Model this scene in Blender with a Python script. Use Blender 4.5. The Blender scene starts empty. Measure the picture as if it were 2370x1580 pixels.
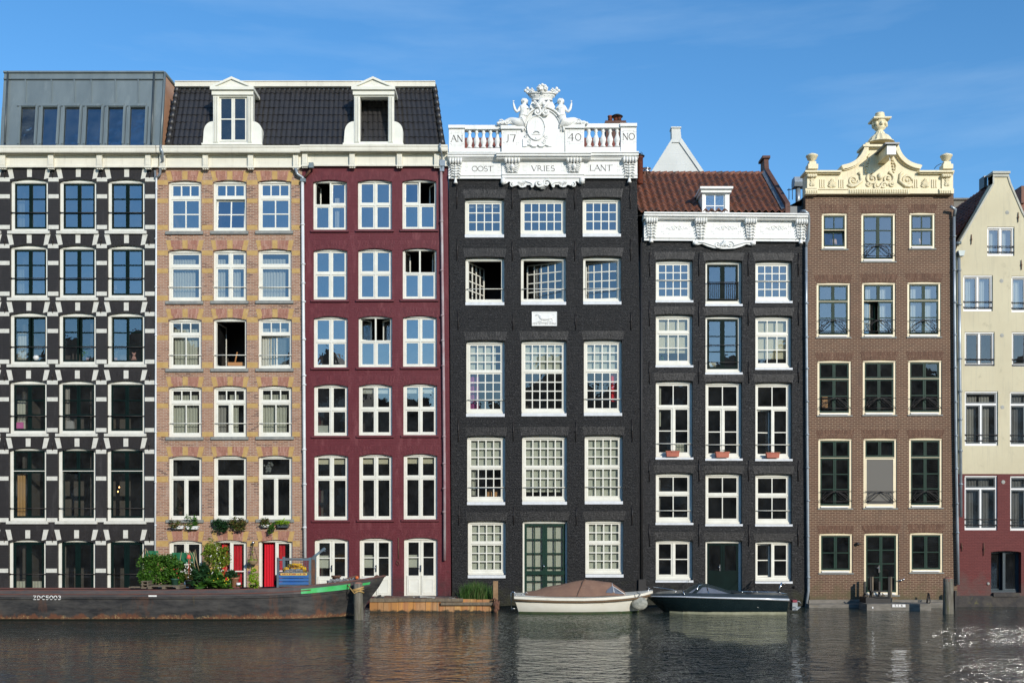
import bpy, bmesh, math, random
from mathutils import Vector, Matrix
from mathutils.geometry import tessellate_polygon
random.seed(7)
S = bpy.context.scene
col = S.collection
# ------------------------------------------------------------------ camera, sky, sun, exposure
CAMD, CAMH, PPM, CX, HY = 40.0, 3.3, 60.0, 1185.0, 1205.0
cam = bpy.data.cameras.new('camera'); camo = bpy.data.objects.new('camera', cam); col.objects.link(camo)
camo.location = (0, -CAMD, CAMH); camo.rotation_euler = (math.pi/2, 0, 0)
cam.sensor_width = 36; cam.sensor_fit = 'HORIZONTAL'; cam.lens = 36*CAMD*PPM/2370
cam.shift_y = (HY-790)/2370; cam.clip_start = .1; cam.clip_end = 2000
S.camera = camo
EL, AZ = math.radians(20), math.radians(28)
sd = Vector((math.sin(AZ)*math.cos(EL), -math.cos(AZ)*math.cos(EL), math.sin(EL)))
W = bpy.data.worlds.new('World'); S.world = W; W.use_nodes = True
nt = W.node_tree; bg = nt.nodes['Background']; bg.inputs[1].default_value = .15
sky = nt.nodes.new('ShaderNodeTexSky'); sky.sky_type = 'NISHITA'; sky.sun_disc = False
sky.sun_elevation = EL; sky.sun_rotation = math.pi-AZ; sky.altitude = 0; sky.air_density = 1.0; sky.dust_density = .1; sky.ozone_density = 3.0
tcw = nt.nodes.new('ShaderNodeTexCoord'); mpw = nt.nodes.new('ShaderNodeMapping'); mpw.inputs['Scale'].default_value = (1.1, 1.0, 7); mpw.inputs['Rotation'].default_value = (0, .2, 0); mpw.inputs['Location'].default_value = (3.7, 0, 1.3)
nzw = nt.nodes.new('ShaderNodeTexNoise'); nzw.inputs['Scale'].default_value = 2.2; nzw.inputs['Detail'].default_value = 7; nzw.inputs['Roughness'].default_value = .55
rpw = nt.nodes.new('ShaderNodeMapRange'); rpw.inputs[1].default_value = .48; rpw.inputs[2].default_value = .8; rpw.inputs[3].default_value = 0; rpw.inputs[4].default_value = .28
mxw = nt.nodes.new('ShaderNodeMix'); mxw.data_type = 'RGBA'; mxw.inputs['B'].default_value = (4.2, 5.6, 7.0, 1)
L = nt.links.new
L(tcw.outputs['Generated'], mpw.inputs[0]); L(mpw.outputs[0], nzw.inputs['Vector']); L(nzw.outputs[0], rpw.inputs[0]); L(rpw.outputs[0], mxw.inputs['Factor'])
hs = nt.nodes.new('ShaderNodeHueSaturation'); hs.inputs['Saturation'].default_value = 1.23; hs.inputs['Value'].default_value = 1.24; L(sky.outputs[0], hs.inputs['Color']); L(hs.outputs[0], mxw.inputs['A']); L(mxw.outputs['Result'], bg.inputs[0])
sl = bpy.data.lights.new('sun', 'SUN'); sl.energy = 3.8; sl.angle = math.radians(.5); sl.color = (1, .93, .82)
so = bpy.data.objects.new('sun', sl); col.objects.link(so); so.rotation_euler = sd.to_track_quat('Z', 'Y').to_euler(); so.location = (30, -40, 40)
S.view_settings.view_transform = 'Standard'; S.view_settings.look = 'None'; S.view_settings.exposure = 0; S.view_settings.gamma = 1
S.cycles.max_bounces = 8; S.cycles.sample_clamp_indirect = 60

# ------------------------------------------------------------------ coordinates: photo pixel + distance behind the facade line
def at(px, py, y=0.0):
    f = (CAMD+y)/CAMD/PPM
    return Vector(((px-CX)*f, y, CAMH-(py-HY)*f))
def X(px, y=0.0): return (px-CX)*(CAMD+y)/CAMD/PPM
def Z(py, y=0.0): return CAMH-(py-HY)*(CAMD+y)/CAMD/PPM
# ------------------------------------------------------------------ materials
def nodes(name):
    m = bpy.data.materials.new(name); m.use_nodes = True
    return m, m.node_tree, m.node_tree.nodes['Principled BSDF']
def pos(nt, sc=(1, 1, 1), swz=False):
    g = nt.nodes.new('ShaderNodeNewGeometry'); o = g.outputs['Position']
    if swz:
        s = nt.nodes.new('ShaderNodeSeparateXYZ'); c = nt.nodes.new('ShaderNodeCombineXYZ'); a = nt.nodes.new('ShaderNodeMath')
        nt.links.new(o, s.inputs[0]); nt.links.new(s.outputs[0], a.inputs[0]); nt.links.new(s.outputs[1], a.inputs[1])
        nt.links.new(a.outputs[0], c.inputs[0]); nt.links.new(s.outputs[2], c.inputs[1]); o = c.outputs[0]
    m = nt.nodes.new('ShaderNodeMapping'); m.inputs['Scale'].default_value = sc; nt.links.new(o, m.inputs[0])
    return m.outputs[0]
def noise(nt, vec, scale, detail=4, rough=.6):
    n = nt.nodes.new('ShaderNodeTexNoise'); n.inputs['Scale'].default_value = scale; n.inputs['Detail'].default_value = detail
    n.inputs['Roughness'].default_value = rough; nt.links.new(vec, n.inputs['Vector']); return n.outputs[0]
def ramp(nt, src, a, b, lo=0, hi=1):
    r = nt.nodes.new('ShaderNodeMapRange'); r.inputs[1].default_value = a; r.inputs[2].default_value = b; r.inputs[3].default_value = lo; r.inputs[4].default_value = hi
    nt.links.new(src, r.inputs[0]); return r.outputs[0]
def mixc(nt, fac, a, b, mode='MIX'):
    m = nt.nodes.new('ShaderNodeMix'); m.data_type = 'RGBA'; m.blend_type = mode
    for k, v in (('Factor', fac), ('A', a), ('B', b)):
        if isinstance(v, (int, float)): m.inputs[k].default_value = v
        elif isinstance(v, tuple): m.inputs[k].default_value = (*v, 1) if len(v) == 3 else v
        else: nt.links.new(v, m.inputs[k])
    return m.outputs['Result']
def bump(nt, h, strength, dist, b, prev=None):
    n = nt.nodes.new('ShaderNodeBump'); n.inputs['Strength'].default_value = strength; n.inputs['Distance'].default_value = dist
    nt.links.new(h, n.inputs['Height'])
    if prev: nt.links.new(prev, n.inputs['Normal'])
    nt.links.new(n.outputs[0], b.inputs['Normal']); return n.outputs[0]
MT = {}
def mk(name, c, c2=None, sc=2.0, str_=(1, 1, 1), rough=.6, metal=0, bmp=0, bsc=30, lo=.35, hi=.68, spec=.5, c3=None, c3s=8, c3r=(.6, .72), drip=None):
    m, t, b = nodes(name); v = pos(t, str_)
    b.inputs['Roughness'].default_value = rough; b.inputs['Metallic'].default_value = metal; b.inputs['Specular IOR Level'].default_value = spec
    c2 = c2 or tuple(x*.82 for x in c)
    r = mixc(t, ramp(t, noise(t, v, sc), lo, hi), c, c2)
    if c3: r = mixc(t, ramp(t, noise(t, v, c3s, 6, .7), *c3r), r, c3)
    if drip: r = mixc(t, ramp(t, noise(t, pos(t, (5, 3, .35)), 1.6, 6, .75), .52, .7, 0, .5), r, drip)
    t.links.new(r, b.inputs['Base Color'])
    if bmp: bump(t, noise(t, pos(t), bsc, 5), bmp, .02, b)
    MT[name] = m; return m
def brick(name, c1, c2, mortar, bw=.21, bh=.0625, ms=.009, rough=.7, bmp=.5, spec=.3, dark=None, stain=None, paint=0, weath=None, sparkle=None, wz=(1.3, .3)):
    m, t, b = nodes(name); v = pos(t, (1, 1, 1), True)
    n = t.nodes.new('ShaderNodeTexBrick'); t.links.new(v, n.inputs['Vector'])
    n.inputs['Color1'].default_value = (*c1, 1); n.inputs['Color2'].default_value = (*c2, 1); n.inputs['Mortar'].default_value = (*mortar, 1)
    n.inputs['Scale'].default_value = 1; n.inputs['Brick Width'].default_value = bw; n.inputs['Row Height'].default_value = bh
    n.inputs['Mortar Size'].default_value = ms; n.inputs['Mortar Smooth'].default_value = .2; n.offset = .5
    c = n.outputs['Color']
    if dark:   # scattered darker bricks, patchy
        n2 = t.nodes.new('ShaderNodeTexBrick'); t.links.new(v, n2.inputs['Vector'])
        n2.inputs['Color1'].default_value = (0, 0, 0, 1); n2.inputs['Color2'].default_value = (1, 1, 1, 1); n2.inputs['Mortar'].default_value = (0, 0, 0, 1)
        n2.inputs['Scale'].default_value = 1; n2.inputs['Brick Width'].default_value = bw; n2.inputs['Row Height'].default_value = bh; n2.inputs['Mortar Size'].default_value = ms
        a = t.nodes.new('ShaderNodeMath'); a.operation = 'MULTIPLY'
        t.links.new(ramp(t, n2.outputs['Color'], .62, .72), a.inputs[0]); t.links.new(ramp(t, noise(t, v, .9), .45, .6), a.inputs[1])
        c = mixc(t, a.outputs[0], c, dark)
    c = mixc(t, ramp(t, noise(t, v, .7, 5), .3, .75, 0, .45), c, tuple(x*.72 for x in c1), 'MIX')
    if stain: c = mixc(t, ramp(t, noise(t, pos(t, (2.2, 1, .4)), 1.3, 6, .75), .53, .68, 0, .75), c, stain)
    if sparkle: c = mixc(t, ramp(t, noise(t, pos(t, (1, 1, 2.4)), 9, 3, .7), .58, .7, 0, .85), c, sparkle)  # sparkle of glossy brick painted into the colour as pale flecks
    if weath:
        s = t.nodes.new('ShaderNodeSeparateXYZ'); g = t.nodes.new('ShaderNodeNewGeometry'); t.links.new(g.outputs['Position'], s.inputs[0])
        a = t.nodes.new('ShaderNodeMath'); a.operation = 'ADD'; t.links.new(s.outputs[2], a.inputs[0]); t.links.new(ramp(t, noise(t, v, 2.5, 5), .3, .7, -.5, .5), a.inputs[1])
        c = mixc(t, ramp(t, a.outputs[0], wz[0], wz[1], 0, .85), c, weath)
    t.links.new(c, b.inputs['Base Color']); b.inputs['Roughness'].default_value = rough; b.inputs['Specular IOR Level'].default_value = spec
    inv = ramp(t, n.outputs['Fac'], 0, 1, 1, 0)
    p = bump(t, noise(t, v, 22 if not paint else 16, 4, .75), bmp*.7, .012 if not paint else paint, b)
    bump(t, inv, bmp, .006, b, p)
    MT[name] = m; return m
def island(name, cols, rough=.6, spec=.4, trans=0, bmp=0):
    m, t, b = nodes(name); g = t.nodes.new('ShaderNodeNewGeometry'); r = t.nodes.new('ShaderNodeValToRGB'); r.color_ramp.interpolation = 'LINEAR'
    e = r.color_ramp.elements
    e[0].color = (*cols[0], 1); e[1].color = (*cols[-1], 1)
    for i, c in enumerate(cols[1:-1]): x = e.new((i+1)/(len(cols)-1)); x.color = (*c, 1)
    t.links.new(g.outputs['Random Per Island'], r.inputs[0]); t.links.new(r.outputs[0], b.inputs['Base Color'])
    b.inputs['Roughness'].default_value = rough; b.inputs['Specular IOR Level'].default_value = spec
    if bmp: bump(t, noise(t, pos(t), 25, 4), bmp, .02, b)
    if trans:
        tr = t.nodes.new('ShaderNodeBsdfTranslucent'); mx = t.nodes.new('ShaderNodeMixShader'); mx.inputs[0].default_value = trans
        t.links.new(r.outputs[0], tr.inputs[0]); t.links.new(b.outputs[0], mx.inputs[1]); t.links.new(tr.outputs[0], mx.inputs[2])
        t.links.new(mx.outputs[0], t.nodes['Material Output'].inputs[0])
    MT[name] = m; return m
def glass(name, refl=.26, tint=(.75, .8, .8), gl=(.9, .95, 1), rough=.012, dust=.017):
    m, t, b = nodes(name); t.nodes.remove(b)
    tr = t.nodes.new('ShaderNodeBsdfTransparent'); tr.inputs[0].default_value = (*tint, 1)
    gs = t.nodes.new('ShaderNodeBsdfGlossy'); gs.inputs['Roughness'].default_value = rough; gs.inputs[0].default_value = (*gl, 1)
    f = t.nodes.new('ShaderNodeFresnel'); f.inputs[0].default_value = 1.5; a = t.nodes.new('ShaderNodeMath'); a.inputs[1].default_value = refl-.04
    mx = t.nodes.new('ShaderNodeMixShader'); t.links.new(f.outputs[0], a.inputs[0]); t.links.new(a.outputs[0], mx.inputs[0])
    t.links.new(tr.outputs[0], mx.inputs[1]); t.links.new(gs.outputs[0], mx.inputs[2])
    df = t.nodes.new('ShaderNodeBsdfDiffuse'); df.inputs[0].default_value = (.6, .62, .6, 1); m2 = t.nodes.new('ShaderNodeMixShader')
    t.links.new(ramp(t, noise(t, pos(t), 1.7, 6, .7), .35, .75, dust*.25, dust*2), m2.inputs[0]); t.links.new(mx.outputs[0], m2.inputs[1]); t.links.new(df.outputs[0], m2.inputs[2])
    t.links.new(m2.outputs[0], t.nodes['Material Output'].inputs[0])
    bn = t.nodes.new('ShaderNodeBump'); bn.inputs['Strength'].default_value = .3; bn.inputs['Distance'].default_value = .005
    t.links.new(noise(t, pos(t), 2.4, 2), bn.inputs['Height']); t.links.new(bn.outputs[0], gs.inputs['Normal'])
    MT[name] = m; return m
mk('cream', (.74, .71, .6), (.66, .63, .53), 1.5, rough=.45, drip=(.5, .47, .38), c3=(.5, .46, .36), c3s=3, c3r=(.66, .8))
mk('winwhite', (.78, .77, .68), (.7, .69, .6), 3, rough=.4, c3=(.5, .48, .4), c3s=9, c3r=(.68, .78))
mk('white', (.82, .82, .79), (.74, .74, .7), 1.2, rough=.5, drip=(.56, .56, .5), bmp=.15, c3=(.52, .52, .48), c3s=5, c3r=(.66, .8))
mk('stone', (.66, .65, .58), (.55, .54, .47), 6, rough=.7, bmp=.3, c3=(.35, .34, .3), c3s=20, c3r=(.64, .74))
mk('yellow', (.5, .33, .12), (.42, .26, .085), 5, rough=.7, bmp=.3, c3=(.55, .4, .24), c3s=3, c3r=(.58, .72))
mk('sill', (.2, .21, .2), (.28, .28, .25), 6, rough=.7, bmp=.3)
mk('sillred', (.13, .018, .024), (.1, .013, .018), 6, rough=.5)
mk('sillwhite', (.72, .74, .76), (.6, .62, .63), 6, rough=.6, bmp=.3)
mk('yelstone', (.82, .73, .5), (.76, .66, .43), 2, rough=.6, drip=(.5, .42, .27), bmp=.25, c3=(.42, .34, .2), c3s=6, c3r=(.62, .78))
mk('darkgreen', (.005, .015, .0135), (.004, .011, .01), 3, rough=.5, spec=.06)
mk('green', (.006, .035, .022), (.005, .025, .017), 3, rough=.5, spec=.2)
mk('bluegrey', (.04, .06, .075), (.03, .05, .06), 3, rough=.35)
mk('iron', (.012, .012, .013), (.03, .02, .015), 12, rough=.5)
mk('zinc', (.2, .24, .245), (.145, .18, .19), .9, str_=(1.5, 1, .35), rough=.42, metal=.25, bmp=.06, bsc=3, c3=(.24, .28, .28), c3s=2, c3r=(.55, .75))
mk('zincdark', (.06, .075, .08), (.04, .05, .055), 2, rough=.4)
mk('pipe', (.33, .37, .4), (.25, .28, .3), 3, rough=.35, metal=.4)
mk('pipewhite', (.72, .74, .74), (.6, .62, .62), 3, rough=.35)
mk('rust', (.16, .07, .04), (.08, .045, .03), 8, rough=.8, bmp=.3)
mk('pink', (.55, .22, .33), rough=.6)
mk('piperose', (.3, .17, .18), (.42, .38, .38), 3, str_=(1, 1, .5), rough=.5)
mk('steel', (.7, .7, .7), rough=.2, metal=1)
mk('black', (.004, .004, .004), rough=.9)
mk('tarblack', (.012, .012, .013), (.02, .018, .016), 3, rough=.6)
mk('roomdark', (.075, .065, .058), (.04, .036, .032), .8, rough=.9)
mk('ceiling', (.1, .09, .08), (.06, .055, .05), .8, rough=.9)
mk('plaster', (.62, .56, .385), (.56, .5, .34), .7, rough=.8, drip=(.4, .37, .27), bmp=.12, bsc=9, c3=(.4, .36, .24), c3s=1.6, c3r=(.6, .74))
mk('gablewhite', (.62, .64, .62), (.55, .57, .55), 1, rough=.7)
mk('orangeside', (.5, .28, .17), (.42, .23, .14), 2, rough=.8)
mk('concrete', (.22, .2, .17), (.13, .12, .1), 3, str_=(1, 1, 3), rough=.85, bmp=.5, bsc=20, c3=(.2, .15, .04), c3s=2, c3r=(.6, .75))
mk('foundation', (.035, .032, .032), (.07, .06, .05), 4, rough=.85, bmp=.8, bsc=8, c3=(.12, .11, .04), c3s=3, c3r=(.6, .7))
brick('b1', (.026, .022, .021), (.021, .018, .017), (.017, .015, .014), rough=.55, bmp=.35, spec=.4, stain=(.05, .045, .043))
brick('b2', (.38, .2, .125), (.26, .12, .072), (.48, .39, .3), ms=.011, dark=(.085, .03, .022), stain=(.42, .33, .27))
brick('b2arch', (.4, .2, .15), (.3, .14, .1), (.5, .4, .32), bw=.0625, bh=.2, ms=.009)
brick('b3', (.135, .02, .027), (.115, .015, .021), (.1, .012, .018), rough=.5, bmp=.55, spec=.35, paint=.02, stain=(.2, .055, .06), weath=(.05, .018, .018))
brick('b4', (.017, .017, .018), (.0075, .0072, .0075), (.004, .004, .004), bw=.19, bh=.058, rough=.4, bmp=1.0, spec=.28, paint=.05, stain=(.006, .0055, .0055), weath=(.03, .03, .014), wz=(.75, .1), sparkle=(.09, .088, .088))
brick('b5', (.026, .025, .0255), (.01, .0095, .0095), (.005, .005, .005), bw=.19, bh=.058, rough=.4, bmp=1.0, spec=.32, paint=.055, stain=(.009, .0085, .0085), weath=(.03, .03, .014), wz=(.75, .1), sparkle=(.13, .127, .125))
brick('b6', (.135, .066, .04), (.09, .045, .028), (.35, .255, .165), bw=.215, bh=.07, ms=.0105, bmp=.5, stain=(.12, .075, .05), weath=(.1, .085, .04), wz=(.85, .15))
brick('b7', (.15, .028, .026), (.12, .02, .02), (.09, .015, .015), rough=.6, bmp=.5, spec=.3, paint=.015, weath=(.09, .06, .05))
brick('bchim', (.14, .06, .045), (.09, .04, .03), (.12, .09, .07))
island('v2', [(.4, .2, .145), (.31, .14, .1), (.45, .25, .19)], .7, .3, bmp=.4)
island('v3', [(.13, .019, .026), (.105, .014, .02), (.15, .028, .034)], .5, .35, bmp=.5)
island('v4', [(.006, .006, .006), (.022, .021, .021), (.01, .01, .01), (.04, .038, .037)], .38, .35, bmp=1)
island('v6', [(.145, .072, .044), (.105, .052, .032), (.17, .09, .056)], .7, .3, bmp=.4)
island('v1', [(.024, .02, .019), (.018, .015, .014)], .55, .4, bmp=.3)
glass('glass', .22, (.92, .95, .94)); glass('glassdim', .12, (.92, .95, .92)); glass('glassblue', .32, (.6, .65, .65)); glass('glassdark', .1, (.4, .43, .43)); glass('glassred', .3, (.85, .88, .88)); glass('glasssun', .3, (.85, .88, .88), rough=.05)
mk('lettergrey', (.3, .29, .27))
mk('letterblack', (.03, .018, .012), rough=.6)
mk('redtile', (.28, .075, .04), (.17, .05, .03), 3, rough=.7, bmp=.6, bsc=14, c3=(.07, .05, .04), c3s=5, c3r=(.55, .68))
mk('redtile2', (.24, .085, .043), (.13, .052, .03), 2.2, rough=.65, bmp=.4, bsc=25, c3=(.06, .042, .032), c3s=3.5, c3r=(.48, .66))
mk('copingpale', (.52, .51, .43), (.42, .41, .35), 3, rough=.8, bmp=.3)
mk('stonegrey', (.42, .42, .38), (.3, .3, .27), 3, rough=.8, bmp=.3)
def clothmat(name, c, tr=.35):
    m, t, b = nodes(name); b.inputs['Base Color'].default_value = (*c, 1); b.inputs['Roughness'].default_value = .85
    s = t.nodes.new('ShaderNodeBsdfTranslucent'); s.inputs[0].default_value = (*c, 1); mx = t.nodes.new('ShaderNodeMixShader'); mx.inputs[0].default_value = tr
    t.links.new(b.outputs[0], mx.inputs[1]); t.links.new(s.outputs[0], mx.inputs[2]); t.links.new(mx.outputs[0], t.nodes['Material Output'].inputs[0]); MT[name] = m
clothmat('curtain', (.55, .56, .48)); clothmat('blind', (.66, .68, .6)); clothmat('goldcurtain', (.5, .3, .12)); clothmat('redcurtain', (.62, .004, .02), .15); clothmat('purple', (.4, .09, .3)); clothmat('creamblind', (.7, .66, .5)); clothmat('greycurtain', (.3, .29, .27), .2); clothmat('screen', (.17, .16, .14), .1)
# ------------------------------------------------------------------ mesh helpers
WP = {None: Vector((0, 0, 0))}
def tag(o, label=None, cat=None, group=None, kind=None):
    if label: o['label'] = label
    if cat: o['category'] = cat
    if group: o['group'] = group
    if kind: o['kind'] = kind
    return o
def empty(name, loc, label, cat, group=None):
    o = bpy.data.objects.new(name, None); col.objects.link(o); o.location = loc; o.empty_display_size = .3; WP[o] = Vector(loc)
    return tag(o, label, cat, group)
class MB:
    def __init__(s): s.v = []; s.f = []; s.sm = []
    def add(s, vs, fs, smooth=False):
        n = len(s.v); s.v += [Vector(v) for v in vs]
        for f in fs: s.f.append([i+n for i in f]); s.sm.append(smooth)
        return s
    def box(s, x0, x1, y0, y1, z0, z1):
        if x0 > x1: x0, x1 = x1, x0
        if y0 > y1: y0, y1 = y1, y0
        if z0 > z1: z0, z1 = z1, z0
        return s.add([(x0, y0, z0), (x1, y0, z0), (x1, y1, z0), (x0, y1, z0), (x0, y0, z1), (x1, y0, z1), (x1, y1, z1), (x0, y1, z1)],
                     [(3, 2, 1, 0), (4, 5, 6, 7), (0, 1, 5, 4), (1, 2, 6, 5), (2, 3, 7, 6), (3, 0, 4, 7)])
    def pbox(s, px0, px1, py0, py1, y0, y1):   # box whose FRONT face (y0) covers the given photo rectangle
        a = at(px0, py0, y0); b = at(px1, py1, y0)
        return s.box(a.x, b.x, y0, y1, b.z, a.z)
    def prism(s, poly, y0, y1, holes=()):      # poly in (x,z), front at y0
        loops = [list(poly)]+[list(h) for h in holes]; pts = [p for l in loops for p in l]; n = len(pts)
        tri = tessellate_polygon([[Vector((p[0], p[1], 0)) for p in l] for l in loops])
        vs = [(p[0], y0, p[1]) for p in pts]+[(p[0], y1, p[1]) for p in pts]; fs = []
        for t in tri:
            a, b, c = [pts[i] for i in t]
            if (b[0]-a[0])*(c[1]-a[1])-(b[1]-a[1])*(c[0]-a[0]) < 0: t = (t[0], t[2], t[1])
            fs.append(tuple(t)); fs.append((t[2]+n, t[1]+n, t[0]+n))
        k = 0
        for li, l in enumerate(loops):
            ar = sum(l[i][0]*l[(i+1) % len(l)][1]-l[(i+1) % len(l)][0]*l[i][1] for i in range(len(l)))
            flip = (ar < 0) ^ (li > 0)
            for i in range(len(l)):
                a, b = k+i, k+(i+1) % len(l)
                fs.append((a, a+n, b+n, b) if not flip else (b, b+n, a+n, a))
            k += len(l)
        return s.add(vs, fs)
    def xprism(s, prof, x0, x1, dz=0):         # prof in (y,z) swept along x
        n = len(prof); vs = [(x0, p[0], p[1]) for p in prof]+[(x1, p[0], p[1]+dz) for p in prof]
        ar = sum(prof[i][0]*prof[(i+1) % n][1]-prof[(i+1) % n][0]*prof[i][1] for i in range(n))
        fs = [tuple(range(n))[::-1] if ar > 0 else tuple(range(n)), tuple(range(n, 2*n)) if ar > 0 else tuple(range(n, 2*n))[::-1]]
        for i in range(n):
            j = (i+1) % n; fs.append((i, j, j+n, i+n) if ar > 0 else (j, i, i+n, j+n))
        return s.add(vs, fs)
    def tube(s, pts, r, n=8, cap=True, flat=1.0):
        pts = [Vector(p) for p in pts]; rs = r if isinstance(r, (list, tuple)) else [r]*len(pts); vs = []; fs = []
        up = Vector((0, 0, 1)); pa = None
        for i, p in enumerate(pts):
            d = (pts[min(i+1, len(pts)-1)]-pts[max(i-1, 0)])
            if d.length < 1e-9: d = Vector((0, 0, 1))
            d.normalize()
            if pa is None:
                a = d.cross(up) if abs(d.z) < .9 else d.cross(Vector((0, 1, 0)))
            else: a = pa-d*pa.dot(d)
            a.normalize(); pa = a; b = d.cross(a)
            for k in range(n):
                t = 2*math.pi*k/n; q = a*math.cos(t)*rs[i]+b*math.sin(t)*rs[i]; q.y *= flat; vs.append(p+q)
        for i in range(len(pts)-1):
            for k in range(n):
                fs.append((i*n+k, i*n+(k+1) % n, (i+1)*n+(k+1) % n, (i+1)*n+k))
        if cap: fs += [tuple(range(n))[::-1], tuple(range((len(pts)-1)*n, len(pts)*n))]
        return s.add(vs, fs, True)
    def lathe(s, c, prof, n=12, sq=False):     # prof [(r,z)], c base
        vs = []; fs = []; k = 4 if sq else n
        for r, z in prof:
            for i in range(k):
                t = 2*math.pi*(i+.5)/k; q = r*1.414 if sq else r
                vs.append((c[0]+q*math.cos(t), c[1]+q*math.sin(t), c[2]+z))
        for j in range(len(prof)-1):
            for i in range(k): fs.append((j*k+i, j*k+(i+1) % k, (j+1)*k+(i+1) % k, (j+1)*k+i))
        fs += [tuple(range(k))[::-1], tuple(range((len(prof)-1)*k, len(prof)*k))]
        return s.add(vs, fs, not sq)
    def ball(s, c, r, n=8, m=6):
        r = r if isinstance(r, (tuple, list)) else (r, r, r); vs = []; fs = []
        for j in range(m+1):
            p = math.pi*j/m
            for i in range(n):
                t = 2*math.pi*i/n; vs.append((c[0]+r[0]*math.sin(p)*math.cos(t), c[1]+r[1]*math.sin(p)*math.sin(t), c[2]+r[2]*math.cos(p)))
        for j in range(m):
            for i in range(n): fs.append(((j+1)*n+i, (j+1)*n+(i+1) % n, j*n+(i+1) % n, j*n+i))
        return s.add(vs, fs, True)
    def grid(s, xs, zs, holes, y0, y1):        # plate with rectangular holes
        nx, nz = len(xs)-1, len(zs)-1; sol = lambda i, j: 0 <= i < nx and 0 <= j < nz and (i, j) not in holes
        for i in range(nx):
            for j in range(nz):
                if not sol(i, j): continue
                a, b, c, d = xs[i], xs[i+1], zs[j], zs[j+1]
                s.add([(a, y0, c), (b, y0, c), (b, y0, d), (a, y0, d)], [(0, 1, 2, 3)])
                s.add([(a, y1, c), (b, y1, c), (b, y1, d), (a, y1, d)], [(3, 2, 1, 0)])
                if not sol(i-1, j): s.add([(a, y0, c), (a, y0, d), (a, y1, d), (a, y1, c)], [(0, 1, 2, 3)])
                if not sol(i+1, j): s.add([(b, y0, c), (b, y0, d), (b, y1, d), (b, y1, c)], [(3, 2, 1, 0)])
                if not sol(i, j-1): s.add([(a, y0, c), (b, y0, c), (b, y1, c), (a, y1, c)], [(3, 2, 1, 0)])
                if not sol(i, j+1): s.add([(a, y0, d), (b, y0, d), (b, y1, d), (a, y1, d)], [(0, 1, 2, 3)])
        return s
    def loft(s, rings, smooth=True, close=False, caps=False):
        n = len(rings[0]); vs = [p for r in rings for p in r]; fs = []
        for j in range(len(rings)-1):
            for i in range(n-(0 if close else 1)):
                k = (i+1) % n; fs.append((j*n+i, j*n+k, (j+1)*n+k, (j+1)*n+i))
        if caps: fs += [tuple(range(n))[::-1], tuple(range((len(rings)-1)*n, len(rings)*n))]
        return s.add(vs, fs, smooth)
    def xf(s, M):
        s.v = [M @ v for v in s.v]; return s
    def build(s, name, mat, parent=None, org=None):
        if not s.v: return None
        me = bpy.data.meshes.new(name)
        lo = Vector([min(v[i] for v in s.v) for i in range(3)]); hi = Vector([max(v[i] for v in s.v) for i in range(3)])
        o0 = Vector(org) if org is not None else Vector(((lo.x+hi.x)/2, (lo.y+hi.y)/2, lo.z))
        me.from_pydata([v-o0 for v in s.v], [], s.f); me.polygons.foreach_set('use_smooth', s.sm); me.update()
        o = bpy.data.objects.new(name, me); col.objects.link(o); me.materials.append(MT[mat] if isinstance(mat, str) else mat)
        o.location = o0-WP[parent]; o.parent = parent; WP[o] = o0; return o
def arc_poly(x0, x1, z0, z1, rise, n=8):       # rectangle with segmental head (z1 = crown)
    if rise <= 0: return [(x0, z0), (x1, z0), (x1, z1), (x0, z1)]
    p = [(x0, z0), (x1, z0)]
    for i in range(n+1):
        t = i/n; u = 2*t-1; p.append((x1+(x0-x1)*t, z1-rise*u*u))
    return p
def scroll(mb, cx, cz, y, r, turns=1.6, a0=0, sgn=1, w=.03, n=26, flat=.7):
    pts = []; rr = []
    for i in range(n+1):
        t = i/n; a = a0+sgn*turns*2*math.pi*t; q = r*(1-t)**.9+.004; pts.append((cx+q*math.cos(a), y, cz+q*math.sin(a))); rr.append(w*(1-.5*t))
    mb.tube(pts, rr, 6, True, flat); mb.ball((cx, y, cz), (w*1.1, w*.8, w*1.1), 8, 5)
def leafy(mb, cx, cz, y, w, h, n=9, up=1, th=.035):  # fan of carved acanthus lobes
    for i in range(n):
        t = i/(n-1)-.5; a = t*2.4; l = h*(1-.5*abs(t)*1.3)
        x1, z1 = cx+math.sin(a)*w*.9, cz+up*math.cos(a)*l
        mb.tube([(cx+math.sin(a)*w*.1, y, cz), ((cx+x1)/2+math.sin(a)*w*.12, y-th*.6, (cz+z1)/2), (x1, y-th*.2, z1)], [th*.5, th*.75, th*.3], 6)
def carve(mb, x0, x1, z0, z1, y, n, r=.03, seed=1):
    rd = random.Random(seed)
    for i in range(n):
        cx, cz = rd.uniform(x0, x1), rd.uniform(z0, z1)
        if i % 2: mb.ball((cx, y, cz), (r*rd.uniform(.7, 1.5), r*.8, r*rd.uniform(.7, 1.6)), 7, 5)
        else: scroll(mb, cx, cz, y, r*2.0, 1.2, rd.uniform(0, 6), rd.choice((-1, 1)), r*.55, 12)
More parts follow.
